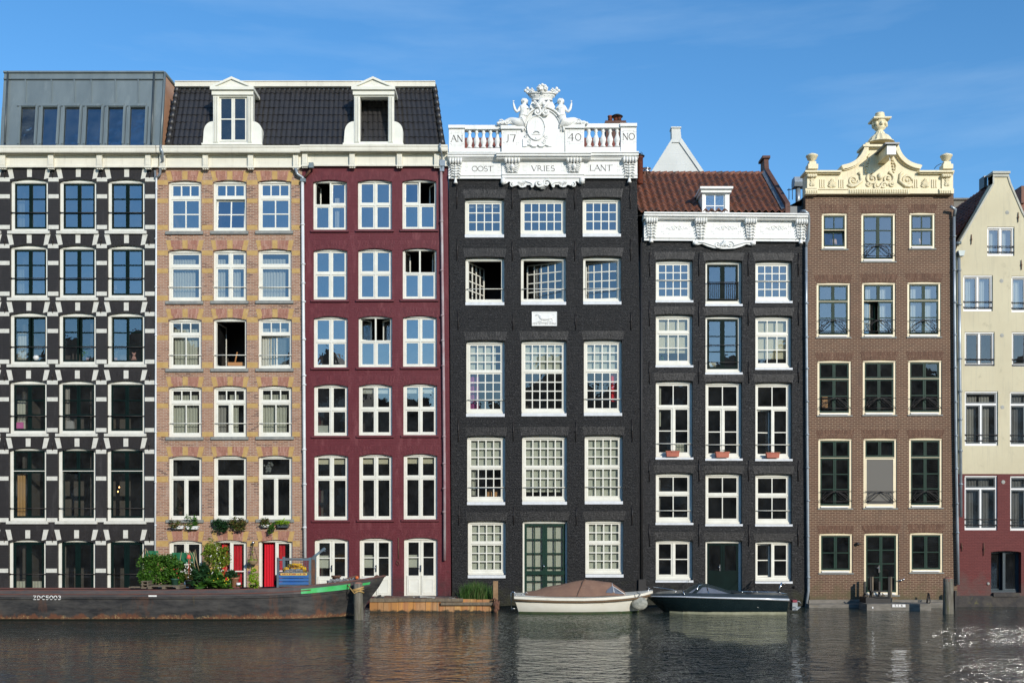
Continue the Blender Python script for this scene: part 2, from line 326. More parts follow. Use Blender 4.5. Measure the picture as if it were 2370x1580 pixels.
# stroke lettering with serifs
FT = {'A': [((0, 0), (.45, 1), 1), ((.45, 1), (.95, 0), 2), ((.2, .38), (.7, .38), 1)], 'N': [((.08, 0), (.08, 1), 1), ((.08, 1), (.85, 0), 2), ((.85, 0), (.85, 1), 1)],
 'T': [((.45, 0), (.45, 1), 2), ((0, .95), (.95, 1), 1)], 'V': [((0, 1), (.45, 0), 2), ((.45, 0), (.9, 1), 1)], 'I': [((.2, 0), (.2, 1), 2)],
 'E': [((.1, 0), (.1, 1), 2), ((.1, 1), (.65, 1), 1), ((.1, .52), (.55, .52), 1), ((.1, 0), (.68, 0), 1)], 'L': [((.1, 0), (.1, 1), 2), ((.1, 0), (.7, .02), 1)],
 'H': [((.1, 0), (.1, 1), 1), ((.85, 0), (.85, 1), 1), ((.1, .5), (.85, .5), 1)], 'W': [((0, 1), (.28, 0), 1), ((.28, 0), (.5, .8), 1), ((.5, .8), (.75, 0), 1), ((.75, 0), (1, 1), 1)],
 '4': [((.6, 0), (.6, 1), 2), ((.6, 1), (0, .35), 1), ((0, .35), (.85, .35), 1)], '7': [((0, .97), (.75, .97), 1), ((.75, .97), (.45, 0), 2)], 'Z': [((0, 1), (.7, 1), 1), ((.7, 1), (0, 0), 1), ((0, 0), (.7, 0), 1)]}
def _arc(cx, cy, rx, ry, a0, a1, n=12): return [(cx+rx*math.cos(math.radians(a0+(a1-a0)*i/n)), cy+ry*math.sin(math.radians(a0+(a1-a0)*i/n))) for i in range(n+1)]
FC = {'O': [_arc(.5, .5, .5, .5, 0, 360, 20)], '0': [_arc(.42, .5, .4, .5, 0, 360, 20)], 'S': [_arc(.38, .75, .3, .25, 40, 250)+_arc(.38, .25, .33, .26, 70, -140)],
 'J': [[(.4, 1), (.38, .3)]+_arc(.08, .2, .3, .3, 0, -80, 5)], 'R': [[(.1, 0), (.1, 1)], [(.1, 1)]+_arc(.3, .76, .3, .24, 90, -90)+[(.1, .52)], [(.35, .52), (.85, 0), (1, .02)]],
 'D': [[(.1, 0), (.1, 1)], [(.1, 1)]+_arc(.35, .5, .45, .5, 80, -80)+[(.1, 0)]], 'C': [_arc(.5, .5, .45, .5, 50, 310)], '5': [[(.7, 1), (.15, 1), (.12, .58)]+_arc(.35, .3, .35, .3, 110, -140)],
 '3': [_arc(.35, .76, .3, .24, 140, -80)+_arc(.35, .27, .36, .27, 80, -140)], '8': [_arc(.4, .76, .28, .24, 0, 360, 14), _arc(.4, .26, .36, .26, 0, 360, 14)]}
WD = {'I': .4, 'O': 1.0, 'W': 1.05, 'J': .5, '7': .8, 'E': .72, 'L': .72, 'S': .72, 'T': .95, 'R': .95, ' ': .5, 'Z': .75, 'C': .85, '5': .78, '0': .85, '3': .75, '8': .8, '4': .9}
def strip(mb, pts, w, y, d=.006):
    for a, b in zip(pts, pts[1:]):
        a = Vector(a); b = Vector(b); t = b-a
        if t.length < 1e-6: continue
        t.normalize(); nn = Vector((-t.y, t.x))*w/2; e = t*w*.2; q = [a-e-nn, b+e-nn, b+e+nn, a-e+nn]; d += .00003
        mb.prism([(p.x, p.y) for p in q], y-d, y+.004)
def lettering(mb, txt, cx, z0, h, y, wthin=.06, wthick=.13, gap=.12, serif=True, xs=1.0):
    tot = sum(WD.get(c, .95)+gap for c in txt)-gap; x = cx-tot*h*xs/2
    for c in txt:
        f = lambda p: (x+p[0]*h*xs, z0+p[1]*h)
        for a, b, w in FT.get(c, []):
            strip(mb, [f(a), f(b)], h*(wthin if w == 1 else wthick), y)
            if serif:
                for q in (a, b):
                    if c in 'ANTVIHL4EW' and not (c in 'EL4' and w == 1) and not (c == 'A' and q[1] == .38) and not (c=='H' and q[1]==.5) and q[1] in (0, 1):
                        strip(mb, [f((q[0]-.1, q[1])), f((q[0]+.1, q[1]))], h*wthin, y, .0065)
        for pl in FC.get(c, []): strip(mb, [f(p) for p in pl], h*(wthin+wthick)/2, y)
        x += (WD.get(c, .95)+gap)*h*xs
# ------------------------------------------------------------------ windows
ST = {}
def style(n, **k): ST[n] = dict(fl=6, fr=6, ft=6, fb=7, rail=3, munt=2.4, gt=6, gm=6, rec=.11, frame='winwhite', sash='winwhite', glass='glass', sill='sill', sillh=7, sillo=5, sillp=.08, rise=0, fold=None, bar='iron'); ST[n].update(k)
style('h1', sash='darkgreen', fl=7, fr=7, ft=9, fb=7, rail=4, munt=3, gt=1.5, gm=.6, sill='stone', rise=7, rec=.11)
style('h2', fl=5.5, fr=5, ft=6.5, fb=6, rise=5, rec=.11, gt=4, gm=4, munt=2.6, rail=2.4)
style('h3', fl=4.5, fr=4.5, ft=5, fb=4.5, rise=5, rec=.12, rail=3, gt=4, gm=3.5, sill='sillred', sillh=5)
style('h4', fl=6, fr=7, ft=8, fb=9, rec=.19, rail=2.8, munt=2.4, gt=3.5, gm=5, sill='sillwhite', sillh=7, sillo=0, sillp=.03)
style('h5', fl=5.5, fr=7, ft=7.5, fb=9, rec=.19, rail=2.6, munt=2.2, gt=4, gm=4, sill='sillwhite', sillh=5, sillo=1, sillp=.03)
style('h6', fl=5, fr=5, ft=5.5, fb=6, rec=.04, rail=3.4, munt=2.4, gt=1, gm=0, sash='green', frame='yelframe', sill='sill', sillh=3, sillo=2, sillp=.04)
style('h7', fl=3.5, fr=3.5, ft=4, fb=5, rec=.07, rail=2.6, gt=4, gm=4, sash='bluegrey', frame='purewhite', sill='purewhite', sillh=0, sillo=0)
mk('yelframe', (.8, .7, .47), (.74, .63, .42), 3, rough=.45)
mk('purewhite', (.8, .8, .78), (.74, .74, .72), 3, rough=.45)
RW = random.Random(11)
def curtain_mesh(mb, x0, x1, z0, z1, y, folds=.11, amp=.03, seed=0, scal=0):
    rd = random.Random(seed); n = max(6, int((x1-x0)/folds*5)); vs = []; fs = []; ph = rd.uniform(0, 6)
    for i in range(n+1):
        t = i/n; x = x0+(x1-x0)*t; w = x/folds*2*math.pi+ph+.9*math.sin(x*5+ph)
        for j in range(3):
            v = j/2; z = z0+(z1-z0)*v; vs.append((x+.012*math.sin(w*.37)*(1-v), y+amp*math.sin(w)*(.6+.4*(1-v)), z+(scal*math.sin(w) if j == 0 else 0)))
    for i in range(n):
        for j in range(2): fs.append((i*3+j, i*3+3+j, i*3+4+j, i*3+1+j))
    mb.add(vs, fs, True)
def window(H, x0, x1, yt, yb, spec, tr=(), st='h1', opens=None, curt=(), bar=None, name='window', rise=None, gl=None, sill=True, barmat=None, label=None, sash=None, **ov):
    s = dict(ST[st]); s.update(ov)
    if rise is None: rise = s['rise']
    if sash: s['sash'] = sash
    r = s['rec']; a, b = X(x0), X(x1); zt, zb = Z(yt), Z(yb); e = .012; px = 1/PPM
    ia, ib, iz1, iz0 = a+s['fl']*px, b-s['fr']*px, zt-(s['ft'])*px, zb+s['fb']*px
    rows = spec.split('|'); cuts = [iz1]+[Z(t) for t in tr]+[iz0]; leaves = []
    for k, row in enumerate(rows):
        top = cuts[k]-(s['gt']*px/2 if k else 0); bot = cuts[k+1]+(s['gt']*px/2 if k < len(rows)-1 else 0)
        cs = row.split(','); n = len(cs); w = (ib-ia-(n-1)*s['gm']*px)/n
        for q, c in enumerate(cs):
            nx, ny = [int(t) for t in c.split('x')]; la = ia+q*(w+s['gm']*px); leaves.append((la, la+w, bot, top, nx, ny))
    out = arc_poly(a-e, b+e, zb-e, zt+e, rise*px)
    hl = leaves
    if s['gm'] == 0: hl = [(ia, ib, t_[0], t_[1]) for t_ in sorted({(l[2], l[3]) for l in leaves})]
    holes = [[(l[0], l[2]), (l[1], l[2]), (l[1], l[3]), (l[0], l[3])] for l in hl]
    mb = MB(); mb.prism(out, r, r+.09, holes)
    # thin raised head moulding and bottom rail give the frame relief
    mb.box(a+.02, b-.02-(.05 if s['fr'] > 7 else 0), r-.03, r-.002, iz1+.02, iz1+.055)
    if s['fb'] > 8: mb.box(a+.01, b-.06, r-.05, r-.002, zb+.003, zb+s['fb']*px*.55)
    wn = mb.build(name, s['frame'], H)
    if label: wn['label'] = label
    g = MB(); ys = r+.022
    for i, (la, lb, lz0, lz1, nx, ny) in enumerate(leaves):
        la += .003; lb -= .003; lz0 += .003; lz1 -= .003
        rl, mu = s['rail']*px, s['munt']*px
        xs = [la, la+rl]; zs = [lz0, lz0+rl*1.15]
        for q in range(nx):
            w = (lb-la-2*rl-(nx-1)*mu)/nx; xs.append(xs[-1]+w); xs.append(xs[-1]+(mu if q < nx-1 else rl))
        for q in range(ny):
            w = (lz1-lz0-2.15*rl-(ny-1)*mu)/ny; zs.append(zs[-1]+w); zs.append(zs[-1]+(mu if q < ny-1 else rl))
        hs = {(2*p+1, 2*q+1) for p in range(nx) for q in range(ny)}
        m = MB().grid(xs, zs, hs, ys, ys+.045)
        op = (opens or {}).get(i)
        ya = RW.uniform(-.35, .35); pt = RW.uniform(-.28, .28)
        q = MB(); yy = ys+.02; cxm = (la+lb)/2; czm = (lz0+lz1)/2
        q.add([(la+.005, yy, lz0+.005), (lb-.005, yy, lz0+.005), (lb-.005, yy, lz1-.005), (la+.005, yy, lz1-.005)], [(0, 1, 2, 3)])
        q.xf(Matrix.Translation((cxm, yy, czm)) @ Matrix.Rotation(math.radians(ya), 4, 'Z') @ Matrix.Rotation(math.radians(pt), 4, 'X') @ Matrix.Translation((-cxm, -yy, -czm)))
        if op:
            hx = la if op[0] == 'l' else lb; sg = 1 if op[0] == 'l' else -1
            if op[0] == 't': M = Matrix.Translation((0, ys, lz1)) @ Matrix.Rotation(math.radians(op[1]), 4, 'X') @ Matrix.Translation((0, -ys, -lz1))
            elif op[0] == 'b': M = Matrix.Translation((0, ys, lz0)) @ Matrix.Rotation(-math.radians(op[1]), 4, 'X') @ Matrix.Translation((0, -ys, -lz0))
            else: M = Matrix.Translation((hx, ys+.06, 0)) @ Matrix.Rotation(sg*math.radians(op[1]), 4, 'Z') @ Matrix.Translation((-hx, -ys, 0))
            m.xf(M); q.xf(M)
        m.build('sash', s['sash'], wn)
        g.add(q.v, q.f)
    g.build('pane', gl or s['glass'], wn)
    if sill and s['sillh'] > 0:
        hh = s['sillh']*px; so_ = s['sillo']*px
        MB().box(a-so_, b+so_, -s['sillp'], r+.02, zb-hh, zb-.002).build('sill', s['sill'], wn)
    if not curt and not opens and gl in ('glassdim', 'glassdark') and RW.random() < .45:
        q_ = RW.uniform(.06, .16); curt = [(0, q_, .02, 1, 'greycurtain')] if RW.random() < .6 else [(.0, q_, .02, 1, 'greycurtain'), (.86, 1, .02, 1, 'greycurtain')]
    for k, (u0, u1, v0, v1, mt) in enumerate(curt):
        c = MB()
        if mt in ('blind', 'creamblind', 'screen'): c.box(ia+(ib-ia)*u0-.02, ia+(ib-ia)*u1+.02, r+.17, r+.175, iz1-(iz1-iz0)*v1, iz1-(iz1-iz0)*v0+.02)
        else: curtain_mesh(c, ia+(ib-ia)*u0, ia+(ib-ia)*u1, iz1-(iz1-iz0)*v1, iz1-(iz1-iz0)*v0+.02, r+.22, seed=int(x0*7+yt+k))
        c.build('blind' if 'blind' in mt or mt == 'screen' else 'curtain', mt, wn)
    if bar:
        for bb in (bar if isinstance(bar, (list, tuple)) else [bar]):
            m = MB(); zz = Z(bb); m.tube([(a+.01, r-.05, zz), (b-.01, r-.05, zz)], .016, 6)
            for q in (a+.015, b-.015): m.box(q-.02, q+.02, r-.06, r, zz-.03, zz+.03)
            m.build('guard_bar', barmat or s['bar'], wn)
    return wn
def lerpcols(top, bot, ytop, ybot, y):
    t = (y-ytop)/(ybot-ytop); return [(a[0]+(b[0]-a[0])*t, a[1]+(b[1]-a[1])*t) for a, b in zip(top, bot)]
def wall(H, outline, holes, mat, th=.3, name='wall', y0=0.0):   # outline in px, holes list (x0,x1,yt,yb,rise)
    hs = [arc_poly(X(a), X(b), Z(d), Z(c), r/PPM) for a, b, c, d, r in holes]
    return MB().prism([(X(p[0]), Z(p[1])) for p in outline], y0, y0+th, hs).build(name, mat, H)
def body(H, x0, x1, ytop, mat, depth=9, floors=(), room='roomdark'):
    a, b, zt = X(x0)+.02, X(x1)-.02, Z(ytop)
    m = MB()
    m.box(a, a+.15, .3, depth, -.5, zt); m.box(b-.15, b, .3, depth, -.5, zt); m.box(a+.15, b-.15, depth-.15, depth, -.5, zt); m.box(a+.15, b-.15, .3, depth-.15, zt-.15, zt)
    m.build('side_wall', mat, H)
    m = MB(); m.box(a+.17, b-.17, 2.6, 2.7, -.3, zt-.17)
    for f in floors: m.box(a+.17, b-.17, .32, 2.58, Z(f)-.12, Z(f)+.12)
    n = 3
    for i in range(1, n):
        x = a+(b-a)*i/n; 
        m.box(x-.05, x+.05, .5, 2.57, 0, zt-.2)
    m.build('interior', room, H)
def arch_bricks(mb, x0, x1, ybot, ytop, rise, flare, w=.055, y=-.004, gaps=(), split=True):
    a, b = X(x0), X(x1); n = int((b-a)/w); gp = .72 if w == .06 else .86; cxm = (a+b)/2; hw = (b-a)/2; z0, z1 = Z(ybot), Z(ytop)
    for i in range(n):
        t0, t1 = i/n, (i+gp)/n; tm = (t0+t1)/2
        if any(g[0] < tm < g[1] for g in gaps): continue
        def pt(t, v):
            u = 2*t-1; zz = (z0-rise/PPM*u*u)*(1-v)+(z1)*v; return (cxm+u*(hw+flare/PPM*v), zz)
        vv = [(0, .48), (.52, 1)] if (i % 2 and split) else ([(0, .28), (.32, .97)] if split else [(0, 1)])
        for v0, v1 in vv:
            d = random.uniform(.002, .012)
            mb.prism([pt(t0, v0), pt(t1, v0), pt(t1, v1), pt(t0, v1)], y-d, .002)
def pipe(H, pts, r=.05, mat='pipe', y=-.12, name='drainpipe', clips=()):
    m = MB(); m.tube([at(p[0], p[1], y if len(p) < 3 else p[2]) for p in pts], r, 10)
    for c in clips:
        p = at(c[0], c[1], y); m.lathe((p.x, y, p.z-.03), [(r*1.35, 0), (r*1.35, .06)], 10); m.box(p.x-.02, p.x+.02, y, 0, p.z-.02, p.z+.02)
    return m.build(name, mat, H)
def anchor(H, px, y0, y1, mat='iron'):
    m = MB(); a, b = at(px, y0), at(px+random.uniform(-1, 1), y1); mid = (a+b)/2
    m.tube([a+Vector((0, -.03, 0)), mid+Vector((0, -.035, 0)), b+Vector((0, -.03, 0))], [.014, .02, .014], 6); m.ball((mid.x, -.04, mid.z), .035, 6, 4)
    m.build('wall_anchor', mat, H)
def surf_tiles(p00, p10, p01, nc, nr, amp=.045, step=.03, kx=6):   # pantiled surface from p00 along p10 (across) and p01 (up)
    p00, p10, p01 = Vector(p00), Vector(p10), Vector(p01); U = p10-p00; V = p01-p00; N = U.cross(V).normalized(); vs = []; fs = []
    rd = random.Random(3); nx = nc*kx+1; jit = [[rd.uniform(-.008, .008) for _ in range(nc+1)] for _ in range(nr)]
    for r in range(nr):
        for e in range(2):
            for i in range(nx):
                u = i/(nx-1); c = min(i//kx, nc-1); ph = (i % kx)/kx; h = amp*(math.cos(2*math.pi*ph)*.5+.5)**.8
                v = (r+(0 if e == 0 else 1.08))/nr; h += (step if e == 0 else 0)+jit[r][c]
                vs.append(p00+U*u+V*min(v, 1.004)+N*h)
    for r in range(nr):
        for i in range(nx-1):
            a = (2*r)*nx+i; b = (2*r+1)*nx+i; fs.append((a, a+1, b+1, b))
        for i in range(nx-1):     # front lip down to the sheet below
            a = (2*r)*nx+i; q = len(vs); vs += [vs[a]-N*step, vs[a+1]-N*step]; fs.append((q, q+1, a+1, a))
    m = MB(); m.add(vs, fs, False); return m
# ================================================================== HOUSE 1: black with white bands
def white_cornice(H, x0, x1, ya, yb_, yc, ends, mat='cream', dropm=True, seed=0):
    # ya top of gutter board, yb_ bottom, yc bottom of frieze (px at the left end)
    a, b = X(x0), X(x1)
    prof = [(.3, Z(ya, -.4)), (-.42, Z(ya, -.4)), (-.42, Z(ya+4, -.4)), (-.4, Z(ya+5, -.4)), (-.4, Z(yb_-3, -.4)), (-.38, Z(yb_, -.4)), (-.2, Z(yb_, -.2)), (-.2, Z(yb_+4, -.2)), (-.13, Z(yb_+6, -.1)), (-.1, Z(yb_+7, -.1)), (-.1, Z(yc-5, -.1)), (-.14, Z(yc-4, -.1)), (-.14, Z(yc, -.1)), (.3, Z(yc, 0))]
    c = MB().xprism(prof, a, b).build('cornice', mat, H)
    for px in ends:
        m = MB(); w = .15; x = X(px); zt, zb = Z(yb_+1, -.2), Z(yc, -.2)
        m.prism([(x-.15, zt), (x-.15, zt-.05), (x-.1, zt-.1), (x-.1, zb+.05), (x-.13, zb+.02), (x-.13, zb-.01), (x+.13, zb-.01), (x+.13, zb+.02), (x+.1, zb+.05), (x+.1, zt-.1), (x+.15, zt-.05), (x+.15, zt)], -.24, -.11)
        for q in (-.05, 0, .05): m.box(x+q-.012, x+q+.012, -.252, -.235, zb+.09, zt-.14)
        if dropm:
            for q in (-.08, 0, .08): m.box(x+q-.025, x+q+.025, -.2, -.11, zb-.06, zb-.012)
        m.build('bracket', mat, c)
    return c
H1 = empty('canal_house', (X(180), 0, 0), 'leftmost black brick house with white stone bands and a grey zinc roof box', 'house', 'row of canal houses')
c1t, c1b = [(-88, -2), (24, 111), (137, 223), (249, 335)], [(-91, -5), (21, 107), (134, 221), (247, 334)]
R1 = [(414, 535, 411), (567, 689, 565), (723, 843, 722), (880, 1003, 880), (1037, 1205, 1040), (1249, 1392, 1251)]
holes = []; r1c = [lerpcols(c1t, c1b, 413, 1036, r[0]) for r in R1]
for (yt, yb, ya), cs in zip(R1, r1c):
    for k, (a, b) in enumerate(cs): holes.append((a, b, yt+(0 if k != 1 else -1), yb, 7))
wall(H1, [(-120, 1410), (361, 1410), (361, 380), (-120, 380)], holes, 'b1')
body(H1, -119, 360, 338, 'b1', 9, [553, 710, 866, 1022, 1228])
white_cornice(H1, -122, 368, 337, 353, 388, [12, 123, 235, 347, -100])
st1 = MB(); ab = MB()
piers = lambda cs, e: [(cs[i][1]+1, cs[i+1][0]-1) for i in range(len(cs)-1)]+[(cs[-1][1]+1, e)]
for ri, ((yt, yb, ya), cs) in enumerate(zip(R1, r1c)):
    bands = [ya, ya+39, ya+110] if ri < 4 else ([ya, ya+62, ya+158] if ri == 4 else [ya, ya+64])
    for (p0, p1) in piers(cs, 360):
        for bnd in bands: st1.box(X(p0), X(p1), -.012, .002, Z(bnd+9.5), Z(bnd))
    for (a, b) in cs:
        for (t0, t1, u0, u1) in ((-7, 4.5, -1, 9), (39, 50, 39, 50), (b-a-4.5, b-a+7, b-a-9, b-a+1)):
            y0_, y1_ = (yt-24 if t0 != 39 else yt-23), (yt-2 if t0 != 39 else yt-4)
            if t0 == 39: u0, u1 = t0, t1
            st1.prism([(X(a+u0), Z(y1_+(3 if t0 != 39 else 0))), (X(a+u1), Z(y1_+(1 if t0 != 39 else 0))), (X(a+t1), Z(y0_)), (X(a+t0), Z(y0_))], -.014, .002)
        arch_bricks(ab, a, b, yt-1.5, yt-22, 7, 6, y=-.002, gaps=[(-.1, .1), (.43, .58), (.9, 1.1)])
st1.build('stone_trim', 'stone', H1); ab.build('brick_arches', 'v1', H1)
for ri, ((yt, yb, ya), cs) in enumerate(zip(R1, r1c)):
    for k, (a, b) in enumerate(cs):
        if ri < 4:
            sp, tr = '1x3,1x3', ()
        elif ri == 4: sp, tr = '1x1,1x1|1x1,1x1', (yt+52,)
        else: sp, tr = '1x1,1x1', ()
        g = 'glassblue' if (ri < 2) else ('glass' if ri == 2 else 'glassdim')
        op = {}
        if ri == 2: op = [{1: ('r', 5)}, {1: ('r', 5)}, {1: ('r', 6)}, {0: ('l', 6)}][k]
        if ri == 4 and k == 2: op = {2: ('l', 24)}
        cu = []
        if (ri, k) in ((0, 1), (1, 1)): cu = [(.02, .22, .3, 1, 'curtain')]
        if (ri, k) in ((2, 1), (3, 1)): cu = [(.03, .3, .35, 1, 'curtain')]
        if (ri, k) == (4, 1): cu = [(.05, .3, .32, 1, 'goldcurtain')]
        if (ri, k) == (5, 1): cu = [(.02, .3, .68, .9, 'curtain'), (.55, .9, .68, .9, 'curtain')]
        barp = {0: yt+77, 1: yt+76, 2: yt+79, 3: yt+82, 4: yt+139, 5: yt+79}[ri]
        window(H1, a, b, yt, yb, sp, tr, 'h1', op, cu, bar=barp, gl=g, sill=ri < 5, name='window' if ri < 5 else 'door', ft=9 if ri < 4 else 5, fb=7 if ri < 5 else 2, fr=6, gm=0, rail=4 if ri < 5 else 6)
for y0_, y1_ in ((392, 412), (548, 568), (704, 724), (861, 881), (1018, 1042), (1230, 1254)):
    for p in (0+12, 123, 235, 347): anchor(H1, p-(1 if y0_ > 500 else 0), y0_, y1_)
# zinc roof box
RB = MB(); zt, zb = Z(168, 1.3), Z(336, .3); xa, xb, xa2, xb2 = X(0, .3), X(371, .3), X(10, 1.3), X(380, 1.3)
def zf(px, py): # point on the tilted zinc front; px along it, py photo row
    t = (336-py)/(336-168); y = .3+t*1.0; return at(px, py, y)
rows = [336, 332, 248, 244, 186, 183, 168]
wins = [(44.6, 78, 41), (95, 129, 94), (146, 180, 146), (196.5, 231, 197), (247.5, 282, 249), (298.5, 333, 300)]
# front sheet with openings
def zquad(m, x0, x1, x2, x3, y0, y1, off=0.0, dep=.03): # bottom x0..x1 at row y0, top x3..x2 at row y1
    pts = [zf(x0, y0), zf(x1, y0), zf(x2, y1), zf(x3, y1)]; n = (pts[1]-pts[0]).cross(pts[3]-pts[0]).normalized()
    if n.y > 0: n = -n
    f = [p+n*off for p in pts]; k = [p+n*(off-dep) for p in pts]
    m.add(f+k, [(0, 1, 2, 3), (7, 6, 5, 4), (0, 4, 5, 1), (1, 5, 6, 2), (2, 6, 7, 3), (3, 7, 4, 0)])
sk = lambda x, y: x+(336-y)*(.057 if x < 200 else .045)  # panels lean slightly
zquad(RB, 5, 375.5, 380, 9.7, 248, 168, 0); 
xsb = [0]+[v for w in wins for v in (w[0], w[1])]+[371]
for i in range(0, len(xsb), 2): zquad(RB, xsb[i], xsb[i+1], sk(xsb[i+1], 248)-.5, sk(xsb[i], 248)-.5, 336, 248)
zx = [(-125, -112)]; y1_ = 248
p1 = zf(371, 336); p2 = zf(380, 168)
RB.prism([(xa, zb-.3), (p1.x, zb-.3), (p1.x, zb+.0), (p2.x-.2, zt-.06), (xa+.1, zt-.06)], 3.2, 3.3)
RB.add([zf(9.7, 168), zf(380, 168), Vector((p2.x, 4.6, zt)), Vector((xa, 4.6, zt))], [(0, 1, 2, 3)])
RB.add([zf(0, 336), zf(9.7, 168), Vector((xa, 4.6, zt)), Vector((xa, 4.6, zb-.5))], [(0, 3, 2, 1)])
RB.box(xa, xb2, 4.5, 4.6, zb-.5, zt-.01)
roof1 = RB.build('roof_box', 'zinc', H1)
m = MB()
for x in (59, 119, 172, 211, 267, 320): zquad(m, x-1.2, x+1.2, x+1.2+.8, x-1.2+.8, 242, 186, .05, .06)
zquad(m, 9, 379.5, 380, 9.2, 185, 182.5, .05, .06); zquad(m, 9, 380.3, 380.5, 9.5, 170.5, 167, .07, .08)
m2 = MB()
for x in (59, 119, 172, 211, 267, 320): zquad(m2, x-2.4, x-1.2, x-1.2+.8, x-2.4+.8, 242, 186, .004, .01)
zquad(m2, 9, 379, 379.2, 9.2, 187, 185, .004, .01)
for w in wins: zquad(m2, w[1]+5.5, w[1]+7.5, sk(w[1]+7.5, 247), sk(w[1]+5.5, 247), 334, 247, .004, .01)
m2.build('seam_shadow', 'zincdark', roof1)  # dark strips colour in the shadow beside ribs and frames
for w in wins:
    zquad(m, w[0]-4.5, w[1]+5, w[1]+6, w[0]-3.5, 247, 241, .05, .06)
    for q in (w[0]-4.5, w[1]+.3): zquad(m, q, q+4, sk(q+4, 247), sk(q, 247), 334, 247, .04, .05)
m.build('seam', 'zinc', roof1)
m = MB()
for x0_, y0_ in ((14, 336), (352, 336)): m.tube([zf(x0_, 334)+Vector((0, -.1, 0)), zf(x0_+7, 170)+Vector((0, -.1, 0))], .04, 8)
m.build('drainpipe', 'zincdark', roof1)
for i, w in enumerate(wins):
    m = MB(); zquad(m, w[0], w[1], sk(w[1], 248), sk(w[0], 248), 334, 248, -.06, .004); m.build('pane', 'glassblue' if i else 'glassdim', roof1)
m = MB(); zquad(m, 46, 57, 59, 48, 330, 285, -.3, .02); zquad(m, 70, 75, 78, 74, 330, 285, -.3, .02); m.build('interior_panel', 'curtain', roof1)
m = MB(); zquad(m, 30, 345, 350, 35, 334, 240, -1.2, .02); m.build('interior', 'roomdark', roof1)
m = MB(); P = [zf(371, 338), zf(380, 168), Vector((p2.x, 4.6, zt)), Vector((p2.x, 4.6, zb-.5))]
m.add([p+Vector((.012, .02, 0)) for p in P], [(0, 1, 2, 3)]); m.build('end_wall', 'orangeside', roof1)
m = MB(); m.tube([zf(380, 169)+Vector((.03, 0, 0)), Vector((p2.x+.03, 4.6, zt))], .07, 4); m.tube([zf(371, 336)+Vector((.02, 0, 0)), zf(380, 169)+Vector((.02, 0, 0))], .06, 4); m.build('roof_edge', 'zinc', roof1)
# pipe between house 1 and 2
pipe(H1, [(372, 336, -.45), (372.5, 345, -.47), (376, 352, -.47), (377, 372, -.3), (372, 378, -.2), (371, 402, -.15), (365, 410, -.12), (360, 411, -.12), (359, 395, -.1)], .045, 'pipe')
pipe(H1, [(362, 412), (361, 700), (360, 1100), (359, 1290)], .035, 'pipewhite', -.1, clips=[(362, 437), (361, 553), (361, 664), (361, 776), (361, 889), (360.5, 1000), (360, 1115), (360, 1215)])

# ================================================================== HOUSE 2: pink brick with yellow stone
H2 = empty('canal_house', (X(530), 0, 0), 'pink brick canal house with yellow stone bands, red curtains and planted window boxes', 'house', 'row of canal houses')
c2t, c2b = [(389, 466), (493, 570.5), (597, 674)], [(390, 467), (494, 570.6), (598, 676)]
R2 = [(417.5, 536), (577, 697), (736, 853.5), (893, 1011), (1054.5, 1202), (1250, 1392)]
r2c = [lerpcols(c2t, c2b, 417, 1054, r[0]) for r in R2]
holes = [(a, b, yt-(k*.8), yb, 5) for (yt, yb), cs in zip(R2, r2c) for k, (a, b) in enumerate(cs)]
wall(H2, [(361, 1410), (702, 1410), (699, 380), (361, 380)], holes, 'b2')
body(H2, 362, 700, 338, 'b2', 9, [555, 715, 872, 1033, 1226])
white_cornice(H2, 370, 699, 337, 353, 388.5, [380, 479, 583, 687])
st2 = MB(); ab = MB()
B2 = [(417, 428, 460, 470, 521, 532), (580, 591, 621.5, 632, 684, 695.5), (734, 746, 776, 787, 838, 851), (895, 906, 933, 944, 999, 1010), (1055, 1067.5, 1102, 1115, 1194, 1206), (1251, 1264, 1308, 1320)]
for ri, ((yt, yb), cs, bs) in enumerate(zip(R2, r2c, B2)):
    for (p0, p1) in [(362, cs[0][0]-.5)]+piers(cs, 694):
        for q in range(0, len(bs), 2): st2.box(X(p0), X(p1), -.006, .002, Z(bs[q+1]), Z(bs[q]))
    for (a, b) in cs:
        for (t0, t1, u0, u1) in ((-5.5, 6, 0, 11), (33, 45, 33, 45), (b-a-6, b-a+5.5, b-a-11, b-a)):
            st2.prism([(X(a+u0), Z(yt-(-2.5 if t0 != 33 else 1.5))), (X(a+u1), Z(yt-(.5 if t0 < 0 else (-2.5 if t0 > 33 else 1.5)))), (X(a+t1), Z(yt-21)), (X(a+t0), Z(yt-21))], -.008, .002)
        arch_bricks(ab, a+2, b-2, yt-1.2, yt-21, 5, 4, y=-.002, gaps=[(-.1, .11), (.41, .59), (.89, 1.1)])
st2.build('stone_trim', 'yellow', H2); ab.build('brick_arches', 'v2', H2)
C4 = 'curtain'
SP2 = {(0, 0): ('3x1|2x2', 457.5), (0, 1): ('3x1|2x2', 457.5), (0, 2): ('3x1|2x2', 457.5),
 (1, 0): ('1x1|1x1', 616), (1, 1): ('1x1,1x1|1x1,1x1', 616), (1, 2): ('1x1|1x1', 616),
 (2, 0): ('3x1|2x1', 774), (2, 1): ('1x1', None), (2, 2): ('3x1|2x1', 774),
 (3, 0): ('3x1|2x1', 931), (3, 1): ('3x1|1x1,1x1', 931), (3, 2): ('3x1|2x1', 931),
 (4, 0): ('1x1|1x1,1x1', 1106), (4, 1): ('1x1|1x1,1x1', 1105), (4, 2): ('1x1|1x1,1x1', 1104),
 (5, 0): ('1x2,1x2', None), (5, 1): ('1x2,1x2', None), (5, 2): ('1x1,1x2', None)}
